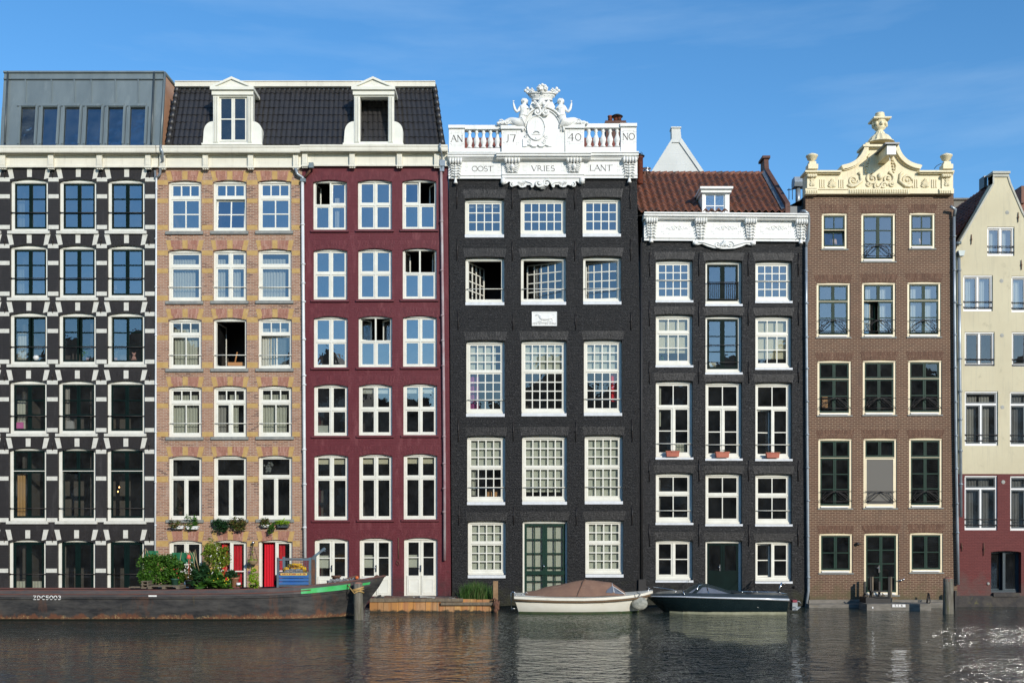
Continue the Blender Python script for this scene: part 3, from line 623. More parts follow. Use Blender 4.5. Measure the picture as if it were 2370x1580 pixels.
CU2 = {(1, 0): [(.02, .78, .12, 1, C4)], (1, 1): [(.02, .26, .12, 1, C4), (.56, .8, .12, 1, C4)], (1, 2): [(.02, .82, .12, 1, C4)],
 (2, 0): [(.02, .84, .15, 1, C4)], (2, 2): [(.0, .5, .15, 1, C4), (.52, .84, .15, 1, C4)],
 (3, 0): [(.02, .84, .12, 1, C4)], (3, 1): [(.0, .28, .12, 1, 'greycurtain'), (.42, .72, .12, 1, C4)], (3, 2): [(.0, .84, .12, 1, C4)],
 (5, 1): [(.14, .32, .04, .95, 'redcurtain'), (.56, .84, .04, .95, 'redcurtain')], (5, 2): [(.06, .46, .03, .85, 'redcurtain'), (.53, .76, .03, .85, 'redcurtain')]}
for ri, ((yt, yb), cs) in enumerate(zip(R2, r2c)):
    for k, (a, b) in enumerate(cs):
        sp, t = SP2[ri, k]; yt_ = yt-k*.8
        op = None
        if (ri, k) == (2, 1): op = {0: ('l', 86)}
        if (ri, k) == (2, 2): op = {3-0 if False else 1: ('r', 9)}
        if (ri, k) == (0, 1): op = {1: ('b', 5)}
        if (ri, k) == (5, 1): op = {0: ('l', 35)}
        if (ri, k) == (5, 2): op = {0: ('l', 88)}
        bar = {1: yt+86.5, 2: yt+85, 3: yt+86}.get(ri)
        if ri == 0: bar = None
        gl = 'glassblue' if ri == 0 else ('glass' if ri == 1 or (ri, k) == (2, 2) else ('glassdim'))
        if ri >= 4: gl = 'glassdark' if ri == 4 else 'glassdim'
        window(H2, a, b, yt_, yb-k*.5, sp, (t-k*.5,) if t else (), 'h2', op, CU2.get((ri, k), ()), bar=bar, barmat='winwhite', gl=gl, sill=ri < 5, name='window' if ri < 5 else 'door', rail=3 if ri != 4 else 2.5, ft=8 if ri < 4 else 6, gt=5 if ri < 4 else 4, gm=4, fb=7 if ri < 4 else (6 if ri == 4 else 3))
pipe(H2, [(684, 389, -.2), (688, 403, -.15), (700, 411, -.12), (703, 416, -.12)], .06, 'pipe')
pipe(H2, [(720, 388, -.2), (716, 397, -.12), (706, 410, -.12)], .05, 'rust')
m = MB(); m.pbox(714, 725, 376, 388, -.32, -.16); m.pbox(695, 707, 413, 420, -.2, -.06); m.build('hopper', 'zinc', H2)
pipe(H2, [(700, 418), (702, 700), (704, 1000), (706, 1290)], .06, 'pipewhite', -.12, clips=[(700.5, 520), (702, 611), (702, 655), (703, 698), (703.5, 785), (704, 869), (704, 890), (704, 1040), (705, 1120), (705, 1220)])

# ================================================================== HOUSE 3: dark red
H3 = empty('canal_house', (X(868), 0, 0), 'dark red painted brick canal house with cream cross windows behind the timber quay', 'house', 'row of canal houses')
c3t, c3b = [(724.5, 803), (828, 907), (931, 1010)], [(727, 806), (831, 908), (934, 1012)]
R3 = [(416.6, 532.7, 473), (575.5, 694, 632), (731.6, 850.5, 789), (889, 1008, 947), (1051, 1202.6, 1106), (1245, 1380, None)]
r3c = [lerpcols(c3t, c3b, 416, 1051, r[0]) for r in R3]
holes = [(a, b, yt-k*.8, yb-k*.8, 5) for (yt, yb, t), cs in zip(R3, r3c) for k, (a, b) in enumerate(cs)]
wall(H3, [(702.3, 1411), (1044, 1411), (1036, 380), (699.3, 380)], holes, 'b3')
body(H3, 703, 1036, 336, 'b3', 9, [553, 712, 869, 1029, 1224])
white_cornice(H3, 699.2, 1037.5, 335, 350, 385, [708, 817, 926, 1012], dropm=True)
ab = MB()
for (yt, yb, t), cs in zip(R3, r3c):
    for k, (a, b) in enumerate(cs): arch_bricks(ab, a-3, b+3, yt-k*.8-1.2, yt-20, 5, 5, y=.0)
ab.build('brick_arches', 'v3', H3)
OP3 = {(0, 0): {0: ('l', 78), 1: ('b', 3)}, (0, 2): {1: ('r', 62), 0: ('b', 3)}, (1, 2): {0: ('l', 72), 1: ('r', 74)}, (2, 1): {0: ('l', 48), 1: ('r', 48)}}
for ri, ((yt, yb, t), cs) in enumerate(zip(R3, r3c)):
    for k, (a, b) in enumerate(cs):
        d = k*.8
        if ri < 5:
            cu = []
            if ri == 3: cu = [(.02, .98, 0, .14, 'blind')] if k else []
            if ri == 4: cu = [(.02, .98, 0, .12, 'creamblind')]
            if (ri, k) == (0, 0): cu = [(.62, .78, .3, 1, 'curtain')]
            if (ri, k) == (3, 0): cu = [(.02, .5, .82, 1, 'blind')]
            window(H3, a, b, yt-d, yb-d, '1x1,1x1|1x1,1x1', (t-d,), 'h3', OP3.get((ri, k)), cu, gl='glassred' if ri in (0, 1, 2) else ('glass' if ri == 3 else 'glassdim'))
        else:
            dr = window(H3, a, b, yt-d, yb-d, '1x1,1x1', (), 'h3', None, [(.06, .42, .28, .5, 'blind')], gl='glassdim', sill=False, name='door', fb=2, gm=.6, rail=5, ft=6)
            m = MB()
            xm = (X(a)+X(b))/2
            for s_ in (-1, 1): m.box(xm+s_*.02, xm+s_*(.6-.06), .1, .16, Z(yb-d)+.03, Z(1333-d))
            for s_ in (-1, 1): m.box(xm+s_*.08, xm+s_*.55, .14, .155, Z(1292-d), Z(1290-d))
            m.build('door_panel', 'winwhite', dr)
            m = MB()
            for s_ in (-1, 1): 
                x0_, x1_ = xm+s_*.08, xm+s_*.47; zz0, zz1 = Z(yb-d)+.12, Z(1341-d)
                x0_, x1_ = min(x0_, x1_), max(x0_, x1_)
                m.grid([x0_, x0_+.02, x1_-.02, x1_], [zz0, zz0+.02, zz1-.02, zz1], {(1, 1)}, .085, .1)
            m.build('moulding', 'winwhite', dr)
            m = MB(); m.box(xm-.02, xm+.02, .07, .1, Z(1322), Z(1307)); m.tube([(xm, .06, Z(1314)), (xm-.1, .05, Z(1314))], .012, 6); m.build('handle', 'steel', dr)
pipe(H3, [(1018, 332, -.5), (1019, 345, -.5), (1022, 356, -.3), (1023, 370, -.2), (1022, 396, -.16)], .035, 'pipe')
m = MB(); m.pbox(1016, 1030, 370, 384, -.24, -.06); m.pbox(1018, 1028, 384, 396, -.2, -.06); m.build('hopper', 'pipe', H3)
pipe(H3, [(1021, 396), (1023, 560), (1026, 800), (1029, 1100), (1029, 1296)], .052, 'piperose', -.12, clips=[(1022, 512), (1023, 626), (1024, 730), (1025, 788), (1026, 846), (1028, 1010), (1028, 1072), (1028, 1130), (1028, 1184)])
m = MB(); m.tube([at(922, 1244, -.02), at(922.5, 1292, -.03)], .02, 6); m.tube([at(919, 1296, -.08), at(925, 1300, -.12), at(923, 1307, -.1), at(918, 1303, -.08), at(919, 1296, -.08)], .012, 6); m.build('mooring_ring', 'rust', H3)

# mansard roof shared look, two separate roof parts
def mansard(H, x0, x1, y0e, hipl=False, hipr=False):
    a0, a1 = at(x0, 336, .15), at(x1, 336, .15); b0 = at(x0, 201, 1.25); b0.x = a0.x; b1x = a1.x
    if hipr: b1x = X(1006, 1.25)
    U = MB(); nc = round((a1.x-a0.x)/.2)
    m = surf_tiles(a0, a1, b0, nc, 8, .04, .028, 6)
    if hipr:   # right edge leans in
        for v in m.v:
            t = (v.z-a0.z)/(b0.z-a0.z)
            v.x = a0.x+(v.x-a0.x)*((a1.x-a0.x)+(b1x-a1.x)*t)/(a1.x-a0.x)
    r = m.build('tiled_roof', 'darktile', H)
    m = MB(); m.box(a0.x, b1x, 1.3, 8.5, b0.z-.05, b0.z+.18); m.box(a0.x, b1x, 1.35, 8.5, a0.z-.6, b0.z-.06)
    m.build('roof_core', 'tarblack', r)
    z1 = Z(189.5, 1.0); m = MB(); m.box(a0.x-(.05 if hipl else 0), b1x+(.04 if hipr else 0), 1.0, 1.3, Z(200, 1.0), z1); m.box(a0.x-(.05 if hipl else 0), b1x+(.04 if hipr else 0), .97, 1.35, z1, z1+.03); m.build('ridge_board', 'cream', r)
    m = MB(); n = nc
    for i in range(n):
        x = a0.x+(b1x-a0.x)*(i+.5)/n; z = b0.z-.02; m.tube([(x, 1.19, z-.14), (x, 1.24, z-.02)], [.062, .05], 7)
    m.build('ridge_flashing', 'lead', r)
    if hipl or hipr:
        m = MB()
        e0, e1 = (a0, b0) if hipl else (a1, Vector((b1x, b0.y, b0.z)))
        for i in range(9):
            p = e0.lerp(e1, i/9); q = e0.lerp(e1, (i+1.12)/9); m.tube([p+Vector((0, -.09, 0)), q+Vector((0, -.05, 0))], [.11, .085], 8)
        m.build('hip_tiles', 'darktile', r)
    return r
mk('darktile', (.022, .021, .022), (.03, .028, .028), 4, rough=.42, spec=.6, bmp=.2, c3=(.06, .055, .05), c3s=9, c3r=(.66, .8))
mk('lead', (.16, .19, .22), (.08, .09, .1), 5, rough=.4, c3=(.35, .38, .42), c3s=9, c3r=(.6, .7))
R2r = mansard(H2, 391, 699.5, 0, hipl=True); R3r = mansard(H3, 700, 1024.5, 0, hipr=True)
def dormer(H, roof, cxp, opened):
    f = lambda px: X(px, .05)
    y = .02; ox = cxp-537.8
    B = MB()
    # body behind the face
    B.box(X(497+ox, .2), X(580+ox, .2), .3, 1.9, Z(333, .3), Z(212, .3)) if not opened else None
    if opened:
        B.box(X(497+ox, .2), X(503+ox, .2), .3, 1.9, Z(333, .3), Z(212, .3)); B.box(X(574+ox, .2), X(580+ox, .2), .3, 1.9, Z(333, .3), Z(212, .3)); B.box(X(503+ox, .2), X(574+ox, .2), .3, 1.9, Z(218, .3), Z(212, .3))
    # rear part hidden by tiles; face with window opening and scrolled wings
    def sp(px, py): return (X(px+ox, y), Z(py, y))
    pts = [(469, 335), (606, 335), (606, 303)]
    for i in range(1, 9):
        t = i/8*math.pi/2; pts.append((606-21+(21)*math.cos(t), 303-0-(22)*math.sin(t)))
    pts += [(585, 282), (585, 212), (493, 212), (493, 282)]
    for i in range(8):
        t = math.pi/2-i/8*math.pi/2; pts.append((493-21*math.cos(t)+0, 303-22*math.sin(t)))
    pts += [(471.5, 303)]
    pl = [sp(*p) for p in pts]; hole = [sp(*p) for p in ((507, 328), (572, 328), (572, 224), (507, 224))]
    B.prism(pl, y, .3, [hole])
    d = B.build('dormer', 'winwhite', H)
    m = MB()
    for q0, q1 in ((494, 506), (573, 584)):     # pilasters with flutes
        for k in range(3): w = (q1-q0)/3; m.box(X(q0+ox+k*w+.8, y), X(q0+ox+(k+1)*w-.8, y), y-.05, y-.001, Z(330, y), Z(224, y))
    m.box(X(468+ox, y), X(608+ox, y), y-.1, y-.001, Z(337, y), Z(333, y))
    m.box(X(491+ox, y), X(587+ox, y), y-.07, y-.001, Z(221, y), Z(211, y)); m.box(X(488.5+ox, y), X(589+ox, y), y-.16, .9, Z(211, y), Z(204, y))
    ap = (X(cxp, y), Z(181, y)); l, r_ = (X(488.5+ox, y), Z(204, y)+.003), (X(589+ox, y), Z(204, y)+.003)
    m.prism([l, r_, ap], y-.08, 1.2)
    ln = lambda p, q, t: (p[0]+(q[0]-p[0])*t, p[1]+(q[1]-p[1])*t)
    m.prism([l, (l[0]+.16, l[1]), (ap[0], ap[1]-.09), (r_[0]-.16, r_[1]), r_, (ap[0], ap[1]+.004)], y-.15, y-.081)
    m.build('pediment', 'winwhite', d)
    if not opened:
        m = MB(); xa_, xb_, z0_, z1_ = X(508+ox, .1), X(571+ox, .1), Z(327, .1), Z(225, .1); xm = (xa_+xb_)/2
        for a_, b_ in ((xa_, xm-.004), (xm+.004, xb_)):
            m.grid([a_, a_+.06, b_-.06, b_], [z0_, z0_+.06, (z0_+z1_)/2-.02, (z0_+z1_)/2+.02, z1_-.06, z1_], {(1, 1), (1, 3)}, .1, .16)
        sa = m.build('sash', 'winwhite', d)
        m = MB(); m.box(xa_, xb_, .13, .135, z0_, z1_); m.build('pane', 'glassdark', d)
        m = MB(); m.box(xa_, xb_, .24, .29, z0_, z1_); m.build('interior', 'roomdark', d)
    else:
        m = MB(); xa_, xb_, z0_, z1_ = X(505+ox, .3), X(573+ox, .3), Z(332, .3), Z(219, .3); m.box(xa_, xb_, 1.7, 1.72, z0_, z1_); m.build('interior', 'black', d)  # black sheet puts the darkness of the open attic into colour
dormer(H2, R2r, 537.8, False); dormer(H3, R3r, 864, True)
# ================================================================== HOUSE 4: tall black brick with white carved parapet
H4 = empty('canal_house', (X(1258), 0, 0), 'tall black brick canal house crowned by a white carved parapet with mermaids and a crown', 'house', 'row of canal houses')
c4t, c4b = [(1076, 1166.5), (1205, 1309.5), (1348.6, 1437)], [(1082.8, 1170), (1209.8, 1313), (1355, 1443)]
R4 = [(458, 543), (594, 699.5), (786.7, 957), (1007.5, 1161), (1204, 1330)]
r4c = [lerpcols(c4t, c4b, 458, 1204, r[0]) for r in R4]
holes = [(a, b, yt-k*.9, yb-k*.9, 2) for ri, ((yt, yb), cs) in enumerate(zip(R4, r4c)) for k, (a, b) in enumerate(cs) if (ri, k) != (4, 1)]+[(1209.8, 1313, 1203, 1385, 2)]
wall(H4, [(1047, 1412), (1488, 1412), (1486, 1000), (1474, 405), (1038.5, 405), (1041, 700)], holes, 'b4')
body(H4, 1048, 1474, 405, 'b4', 10, [568, 745, 985, 1188])
ab = MB()
for ri, ((yt, yb), cs) in enumerate(zip(R4, r4c)):
    for k, (a, b) in enumerate(cs): arch_bricks(ab, a-2, b+2, yt-k*.9-1, yt-19.5-k*.9, 2, 4, w=.05, y=.002)
ab.build('brick_arches', 'v4', H4)
for ys in ((430, 484), (553, 604), (722, 764), (970, 1022), (1168, 1215)):
    for k, px in enumerate((1057, 1184, 1329, 1457)):
        d = (ys[0]-430)*.006; anchor(H4, px+d+(1 if k < 3 else 2), ys[0]+(4 if k in (1, 2) else 0), ys[1])
B4, BC = 'blind', 'curtain'
SP4 = [[('4x3', None), ('5x3', None), ('4x3', None)], [('4x4', None), ('5x4', None), ('4x4', None)], [('4x3|4x4', 859), ('5x3|5x4', 858), ('4x3|4x4', 857)],
       [('4x3|4x3', 1081), ('5x3|5x3', 1081), ('4x3|4x3', 1080)], [('4x2|4x3', 1257), None, ('4x2|4x3', 1256)]]
CU4 = {(2, 0): [(.01, .8, 0, .38, B4), (.02, .3, .36, 1, 'purple')], (2, 1): [(.01, .99, 0, .4, B4)], (2, 2): [(.01, .99, 0, .4, B4), (.78, 1, .42, .88, 'redcurtain')],
       (3, 0): [(.01, .99, 0, .44, B4), (0, .2, .5, .95, BC)], (3, 1): [(.01, .99, 0, .9, B4)], (3, 2): [(.01, .99, 0, 1, B4)],
       (4, 0): [(.01, .99, 0, 1, B4)], (4, 2): [(.01, .99, 0, 1, B4)], (0, 0): [(.01, .99, 0, .12, B4)]}
for ri, ((yt, yb), cs) in enumerate(zip(R4, r4c)):
    for k, (a, b) in enumerate(cs):
        if SP4[ri][k] is None: continue
        sp, t = SP4[ri][k]
        op = {(1, 0): {0: ('l', 62)}, (1, 1): {0: ('r', 24)}, (1, 2): {0: ('r', 14)}}.get((ri, k))
        bar = {(1, 0): 666.8, (1, 1): 666.8, (1, 2): 665.8, (2, 0): 924, (2, 2): 922, (3, 0): 1127, (3, 1): 1127, (3, 2): 1126}.get((ri, k))
        window(H4, a, b, yt-k*.9, yb-k*.9, sp, (t,) if t else (), 'h4', op, CU4.get((ri, k), ()), bar=bar, barmat='winwhite', gl='glass' if ri < 2 else 'glassdim')
dr = window(H4, 1209.8, 1313, 1203, 1385, '2x5,2x5', (), 'h4', None, [(.02, .98, .03, .76, B4)], gl='glassdim', sash='green', sill=False, name='door', fb=2, fr=4, fl=4, ft=8, rail=5.5, munt=2.6, gm=0)
# lower part of the green door: widened bottom light with white backing
m = MB(); m.box(X(1209.8)+.1, X(1313)-.1, .35, .37, Z(1376), Z(1330)); m.build('blind', 'blind', dr)
m = MB(); m.box(X(1209.8)+.08, X(1313)-.08, .18, .24, Z(1330), Z(1321)); m.build('lock_rail', 'green', dr)
m = MB(); m.tube([at(1259, 1306, .14), at(1259, 1314, .12)], .02, 6); m.build('handle', 'steel', dr)
# --- parapet
def cornice_h(H, x0, x1, y0_, ya, dz=0, name='cornice', mat='white', proj=.36):
    prof = [(.3, Z(ya, -proj)), (-proj, Z(ya, -proj)), (-proj, Z(ya+3, -proj)), (-proj+.05, Z(ya+4, -proj)), (-proj+.05, Z(ya+8, -proj)), (-proj+.1, Z(ya+9, -proj)), (-proj+.14, Z(y0_, -proj)), (.3, Z(y0_, -proj))]
    return MB().xprism(prof, X(x0), X(x1), dz).build(name, mat, H)
K4 = cornice_h(H4, 1037, 1160, 365, 353.5); m = MB()
prof = lambda p, a, b: [(.3, Z(a, -p)), (-p, Z(a, -p)), (-p, Z(a+3, -p)), (-p+.05, Z(a+4, -p)), (-p+.05, Z(a+8, -p)), (-p+.12, Z(a+9, -p)), (-p+.16, Z(b, -p)), (.3, Z(b, -p))]
m.xprism(prof(.5, 351.5, 364), X(1149, -.4), X(1368, -.4)); m.xprism(prof(.36, 350, 362.5), X(1368.2, -.4), X(1476))
m.build('cornice_ledge', 'white', K4)
# frieze board with lettering
m = MB()
m.xprism([(.3, Z(365)), (-.2, Z(365, -.2)), (-.18, Z(370, -.2)), (-.09, Z(375, -.1)), (-.09, Z(403, -.1)), (-.14, Z(404, -.1)), (-.15, Z(407, -.1)), (-.11, Z(409, -.1)), (-.13, Z(414, -.1)), (.3, Z(414))], X(1038.5), X(1162))
m.xprism([(.3, Z(364)), (-.24, Z(364, -.2)), (-.22, Z(370, -.2)), (-.14, Z(375, -.1)), (-.14, Z(402, -.1)), (-.2, Z(403, -.1)), (-.21, Z(406, -.1)), (-.17, Z(408, -.1)), (-.18, Z(413, -.1)), (.3, Z(413))], X(1162)+.001, X(1351))
m.xprism([(.3, Z(363)), (-.2, Z(363, -.2)), (-.18, Z(369, -.2)), (-.09, Z(374, -.1)), (-.09, Z(402, -.1)), (-.14, Z(403, -.1)), (-.15, Z(406, -.1)), (-.11, Z(408, -.1)), (-.13, Z(413, -.1)), (.3, Z(413))], X(1351)+.002, X(1474.5))
fr4 = m.build('frieze', 'white', H4)
def panel(m, x0, x1, y0_, y1_, y, n=5):   # thin raised cut-corner border line
    a, b, zt, zb = X(x0, y), X(x1, y), Z(y0_, y), Z(y1_, y); c = n/PPM; wl = .007
    P = [(a+c, zt), (b-c, zt), (b-c, zt-c), (b, zt-c), (b, zb+c), (b-c, zb+c), (b-c, zb), (a+c, zb), (a+c, zb+c), (a, zb+c), (a, zt-c), (a+c, zt-c)]
    for p, q in zip(P, P[1:]+P[:1]): m.box(min(p[0], q[0])-wl, max(p[0], q[0])+wl, y-.007, y+.002, min(p[1], q[1])-wl, max(p[1], q[1])+wl)
m = MB(); panel(m, 1077, 1158, 382, 400, -.09); panel(m, 1213, 1305, 380, 400, -.14); panel(m, 1357, 1434, 380, 399, -.09)
m.build('panel_border', 'white', fr4)
for txt, cx, zb_, h, y in (('OOST', 1117, 396.5, 11.5, -.09), ('VRIES', 1257, 396, 12, -.14), ('LANT', 1391, 395, 12.5, -.09)):
    m = MB(); lettering(m, txt, X(cx, y), Z(zb_, y), h/PPM, y, xs=1.05); m.build('lettering', 'letterblack', fr4)
def console(H, x0, x1, yt, yb, y, kind=0, seed=0, tassel=None):
    m = MB(); a, b = X(x0, y), X(x1, y); c = (a+b)/2; w = b-a; zt, zb = Z(yt, y), Z(yb, y)
    n = 5
    for i in range(n):     # fluted roll on top
        m.tube([(a+w*(i+.08)/n, y-.1, zt-.13), (a+w*(i+.92)/n, y-.1, zt-.13)], [.1, .1], 10); m.ball((a+w*(i+.5)/n, y-.1, zt-.13), (w/n*.46, .125, .125), 8, 6)
    z1 = zt-.27
    m.prism([(a+w*.12, z1), (a+w*.24, zb+.12), (c-.05, zb), (c+.05, zb), (b-w*.24, zb+.12), (b-w*.12, z1)], y-.02, y+.12)
    for q in range(5):
        t = q/4; h = z1-(z1-zb)*(.04+.86*t); ww = w*(.46-.12*t)
        for s in (-1, 1):
            m.tube([(c+s*.02, y-.04, h-.02), (c+s*ww*.6, y-.07, h+.03), (c+s*ww, y-.035, h-.05)], [.024, .03, .018], 6)
        m.ball((c, y-.06, h), (.045, .05, .05), 7, 5)
    if kind == 1:
        m.ball((c, y-.1, (z1+zb)/2+.04), (.085, .09, .12), 10, 8); m.ball((c, y-.19, (z1+zb)/2+.03), (.02, .03, .03), 6, 5)
        for s in (-1, 1):
            m.ball((c+s*.035, y-.165, (z1+zb)/2+.075), (.018, .015, .012), 6, 4); scroll(m, c+s*.19, (z1+zb)/2+.12, y-.05, .07, 1.3, 0, s, .02, 14); scroll(m, c+s*.15, zb+.04, y-.04, .05, 1.2, 0, -s, .016, 12)
    rd = random.Random(seed+5)
    for q in range(14): m.tube([(c+rd.uniform(-.2, .2)*w*.8, y-.03, rd.uniform(zb+.1, z1)) for _ in range(2)], .016, 5)
    if tassel: m.lathe((c, y-.02, zb-tassel/PPM), [(.09, 0), (.07, .04), (.055, .1), (.03, tassel/PPM)], 8)
    m.build('bracket', 'white', H)
console(fr4, 1039, 1070, 367, 411, -.13, 0, 1, 14); console(fr4, 1167, 1204, 365, 400, -.17, 1, 2); console(fr4, 1310, 1346, 364, 399, -.17, 1, 3); console(fr4, 1440, 1473, 364, 410, -.13, 0, 4, 13)
# apron below the frieze
def apron(H, pts, y, extras):
    m = MB(); m.prism([(X(p[0], y), Z(p[1], y)) for p in pts], y, .02)
    extras(m, y); return m.build('carved_apron', 'white', H)
def ex4(m, y):
    for cx, r, s in ((1186, .1, 1), (1327, .1, -1), (1231, .06, -1), (1281, .06, 1)): scroll(m, X(cx, y), Z(428 if r > .08 else 431, y), y-.02, r*.9, 1.4, 1.5, s, .03)
    for px, pz in ((1165, 420), (1347, 418)): m.ball((X(px, y), y-.02, Z(pz, y)), (.11, .09, .13), 8, 6)
    for s in (-1, 1): scroll(m, X(1256+s*9, y), Z(425, y), y-.05, .15, 1.5, 0, s, .045)
    leafy(m, X(1256, y), Z(421, y), y-.03, .16, .3, 7, -1); leafy(m, X(1208, y), Z(420, y), y-.01, .2, .18, 7, -1, .025); leafy(m, X(1302, y), Z(420, y), y-.01, .2, .18, 7, -1, .025)
    for s in (-1, 1): m.tube([(X(1256+s*20, y), y-.02, Z(430, y)), (X(1256+s*28, y), y-.03, Z(423, y)), (X(1256+s*42, y), y-.02, Z(420, y))], .02, 6)
low = [(1160, 413), (1160, 424), (1166, 427), (1173, 424), (1178, 420), (1185, 424), (1188, 431), (1193, 430), (1199, 428), (1204, 433), (1210, 434), (1217, 432), (1219, 428), (1228, 428), (1232, 433), (1236, 430), (1240, 424), (1247, 432), (1252, 437), (1260, 437), (1266, 431)]
low += [(2513-p[0], p[1]-.7) for p in reversed(low[:-1])]
apron(fr4, low, -.13, ex4)
# pedestals, balusters, scrolled shield
PA = MB(); y = -.12
def ped(x0, x1, yt, yb=352, yy=-.12):
    PA.pbox(x0, x1, yt+7, yb, yy, .22); PA.pbox(x0-1.5, x1+1.5, yt, yt+7, yy-.08, .28); PA.pbox(x0-.5, x1+.5, yt+7.1, yt+9, yy-.04, .24)
ped(1039, 1075, 289); ped(1437, 1473, 285)
PA.pbox(1075, 1160, 343, 352, y+.04, .2); PA.pbox(1352, 1437, 340.5, 352, y+.04, .2); PA.pbox(1075.5, 1159, 289.5, 299, y, .22); PA.pbox(1353, 1436, 286, 295.5, y, .22)
par = PA.build('parapet', 'white', H4)
for sx, x0, x1, y0_, y1_ in ((0, 1077, 1160, 299, 343), (1, 1353, 1437, 295.5, 340.5)):
    for i in range(5):
        px = x0+(x1-x0)*(i+.62)/5.15; c = at(px, y1_, .02); h = Z(y0_, .02)-Z(y1_, .02)
        m = MB(); m.lathe((c.x, .02, c.z), [(.1, 0), (.1, .05*h), (.065, .12*h), (.1, .25*h), (.125, .36*h), (.1, .48*h), (.06, .6*h), (.05, .74*h), (.085, .8*h), (.055, .86*h), (.1, .93*h), (.1, h)], 10)
        m.build('baluster', 'white', par)
CR = MB(); y = -.2
CR.pbox(1161, 1214, 298, 352, y, .25); CR.pbox(1308, 1352, 296, 352, y, .25)
CR.pbox(1159, 1215, 290, 298, y-.09, .3); CR.pbox(1307, 1354, 288, 296, y-.09, .3)
def pol(cx, cy, rx, ry, a0, a1, n=14): return [(cx+rx*math.cos(math.radians(a0+(a1-a0)*i/n)), cy-ry*math.sin(math.radians(a0+(a1-a0)*i/n))) for i in range(n+1)]
out = [(1214.2, 352), (1307.8, 352), (1307.8, 300)]+pol(1257, 300, 48, 52, 0, 62)+[(1285, 248), (1279, 236), (1230, 236), (1226, 248)]+pol(1257, 300, 48, 52, 118, 180)+[(1214.2, 300)]
out = [(min(max(p[0], 1214.2), 1307.8), p[1]) for p in out]
q = []
for p in out:
    if not q or (abs(p[0]-q[-1][0])+abs(p[1]-q[-1][1])) > .3: q.append(p)
CR.prism([(X(p[0], y), Z(p[1], y)) for p in q], y, .25)
crest = CR.build('crest', 'white', H4)
m = MB()
for rx, ry, yo, r in ((47.5, 51.5, -.05, .045), (41, 46, -.03, .025)):
    m.tube([(X(p[0], y), y+yo, Z(p[1], y)) for p in pol(1257, 300, rx, ry, -5, 185, 30)], r, 8)
m.build('arch_moulding', 'white', crest)
m = MB(); sx, sy = 1241, 298      # oval shield with border
o1 = [(X(p[0], y), Z(p[1], y)) for p in pol(sx, sy, 21.5, 28.5, 0, 345, 24)]; m.prism(o1, y-.07, y+.01)
m.tube([(X(p[0], y), y-.08, Z(p[1], y)) for p in pol(sx, sy, 20.5, 27.5, 0, 360, 30)], .03, 7)
m.prism([(X(p[0], y), Z(p[1], y)) for p in [(1210, 340), (1210, 322), (1216, 318), (1262, 318), (1277, 322), (1277, 339), (1268, 340), (1262, 336), (1255, 340), (1250, 340), (1244, 336), (1238, 341), (1232, 340), (1226, 336), (1219, 340)]], y-.05, y+.01)
m.tube([(X(p[0], y), y-.06, Z(p[1], y)) for p in [(1221, 337), (1227, 336), (1233, 340), (1241, 340), (1244, 336), (1250, 340), (1257, 340), (1263, 336), (1270, 339)]], .022, 6)
m.box(X(1231, y), X(1252, y), y-.1, y-.06, Z(313, y), Z(311, y)); m.tube([(X(1235, y), y-.08, Z(310, y)), (X(1238, y), y-.11, Z(306, y)), (X(1246, y), y-.11, Z(306, y)), (X(1249, y), y-.08, Z(310, y))], .025, 6); m.ball((X(1241, y), y-.08, Z(321, y)), .035, 8, 6)
for q1, q2 in ((1219, 317), (1265, 317), (1224, 328), (1260, 328)): scroll(m, X(q1, y), Z(q2, y), y-.06, .09, 1.4, q1, 1, .02)
m.build('shield', 'white', crest)
m = MB(); panel(m, 1165, 1200, 304, 334, y, 4); panel(m, 1314, 1348, 302, 332, y, 4); panel(m, 1042, 1072, 306, 336, -.12, 3); panel(m, 1440, 1470, 302, 332, -.12, 3)
m.tube([(X(1308, y), y-.02, Z(300, y)), (X(1308, y), y-.02, Z(352, y))], .02, 4); m.build('panel_border', 'white', crest)
m = MB()
for s in (-1, 1): scroll(m, X(1253.5+s*10, y), Z(262, y), y-.12, .15, 1.7, math.pi/2, s, .05)
for s in (-1, 1):
    for k in range(5): m.tube([(X(1253.5+s*2, y), y-.08, Z(258-k*2, y)), (X(1253.5+s*(8+k*2.4), y), y-.16, Z(250-k*3.2, y)), (X(1253.5+s*(17-k*2), y), y-.1, Z(252-k*2.6, y))], [.03, .05, .025], 7)
leafy(m, X(1253.5, y), Z(246, y), y-.1, .2, .32, 9, 1, .05); m.build('acanthus', 'white', crest)
# crown
m = MB(); cxx, cyy = X(1254.5, 0), -.05
def cpt(a, r, py): return (cxx+r*math.cos(a), cyy+r*math.sin(a)*.55, Z(py, -.2))
rings = []
for r, py in ((.36, 235), (.45, 229), (.53, 221), (.52, 219), (.46, 217), (.3, 219)):
    rings.append([cpt(2*math.pi*i/24, r, py-3+(-3*math.cos(2*math.pi*i/24*1)*0)+4*abs(math.cos(2*math.pi*i/24))*-1) for i in range(24)])
m.loft(rings, close=True); m.tube([cpt(2*math.pi*i/24, .38, 233-4*abs(math.cos(2*math.pi*i/24))) for i in range(25)], .035, 6); m.tube([cpt(2*math.pi*i/24, .53, 219-4*abs(math.cos(2*math.pi*i/24))) for i in range(25)], .03, 6)
for i in range(16): p = cpt(2*math.pi*(i+.5)/16, .475, 224-4*abs(math.cos(2*math.pi*(i+.5)/16))); m.ball(p, .025, 6, 4)
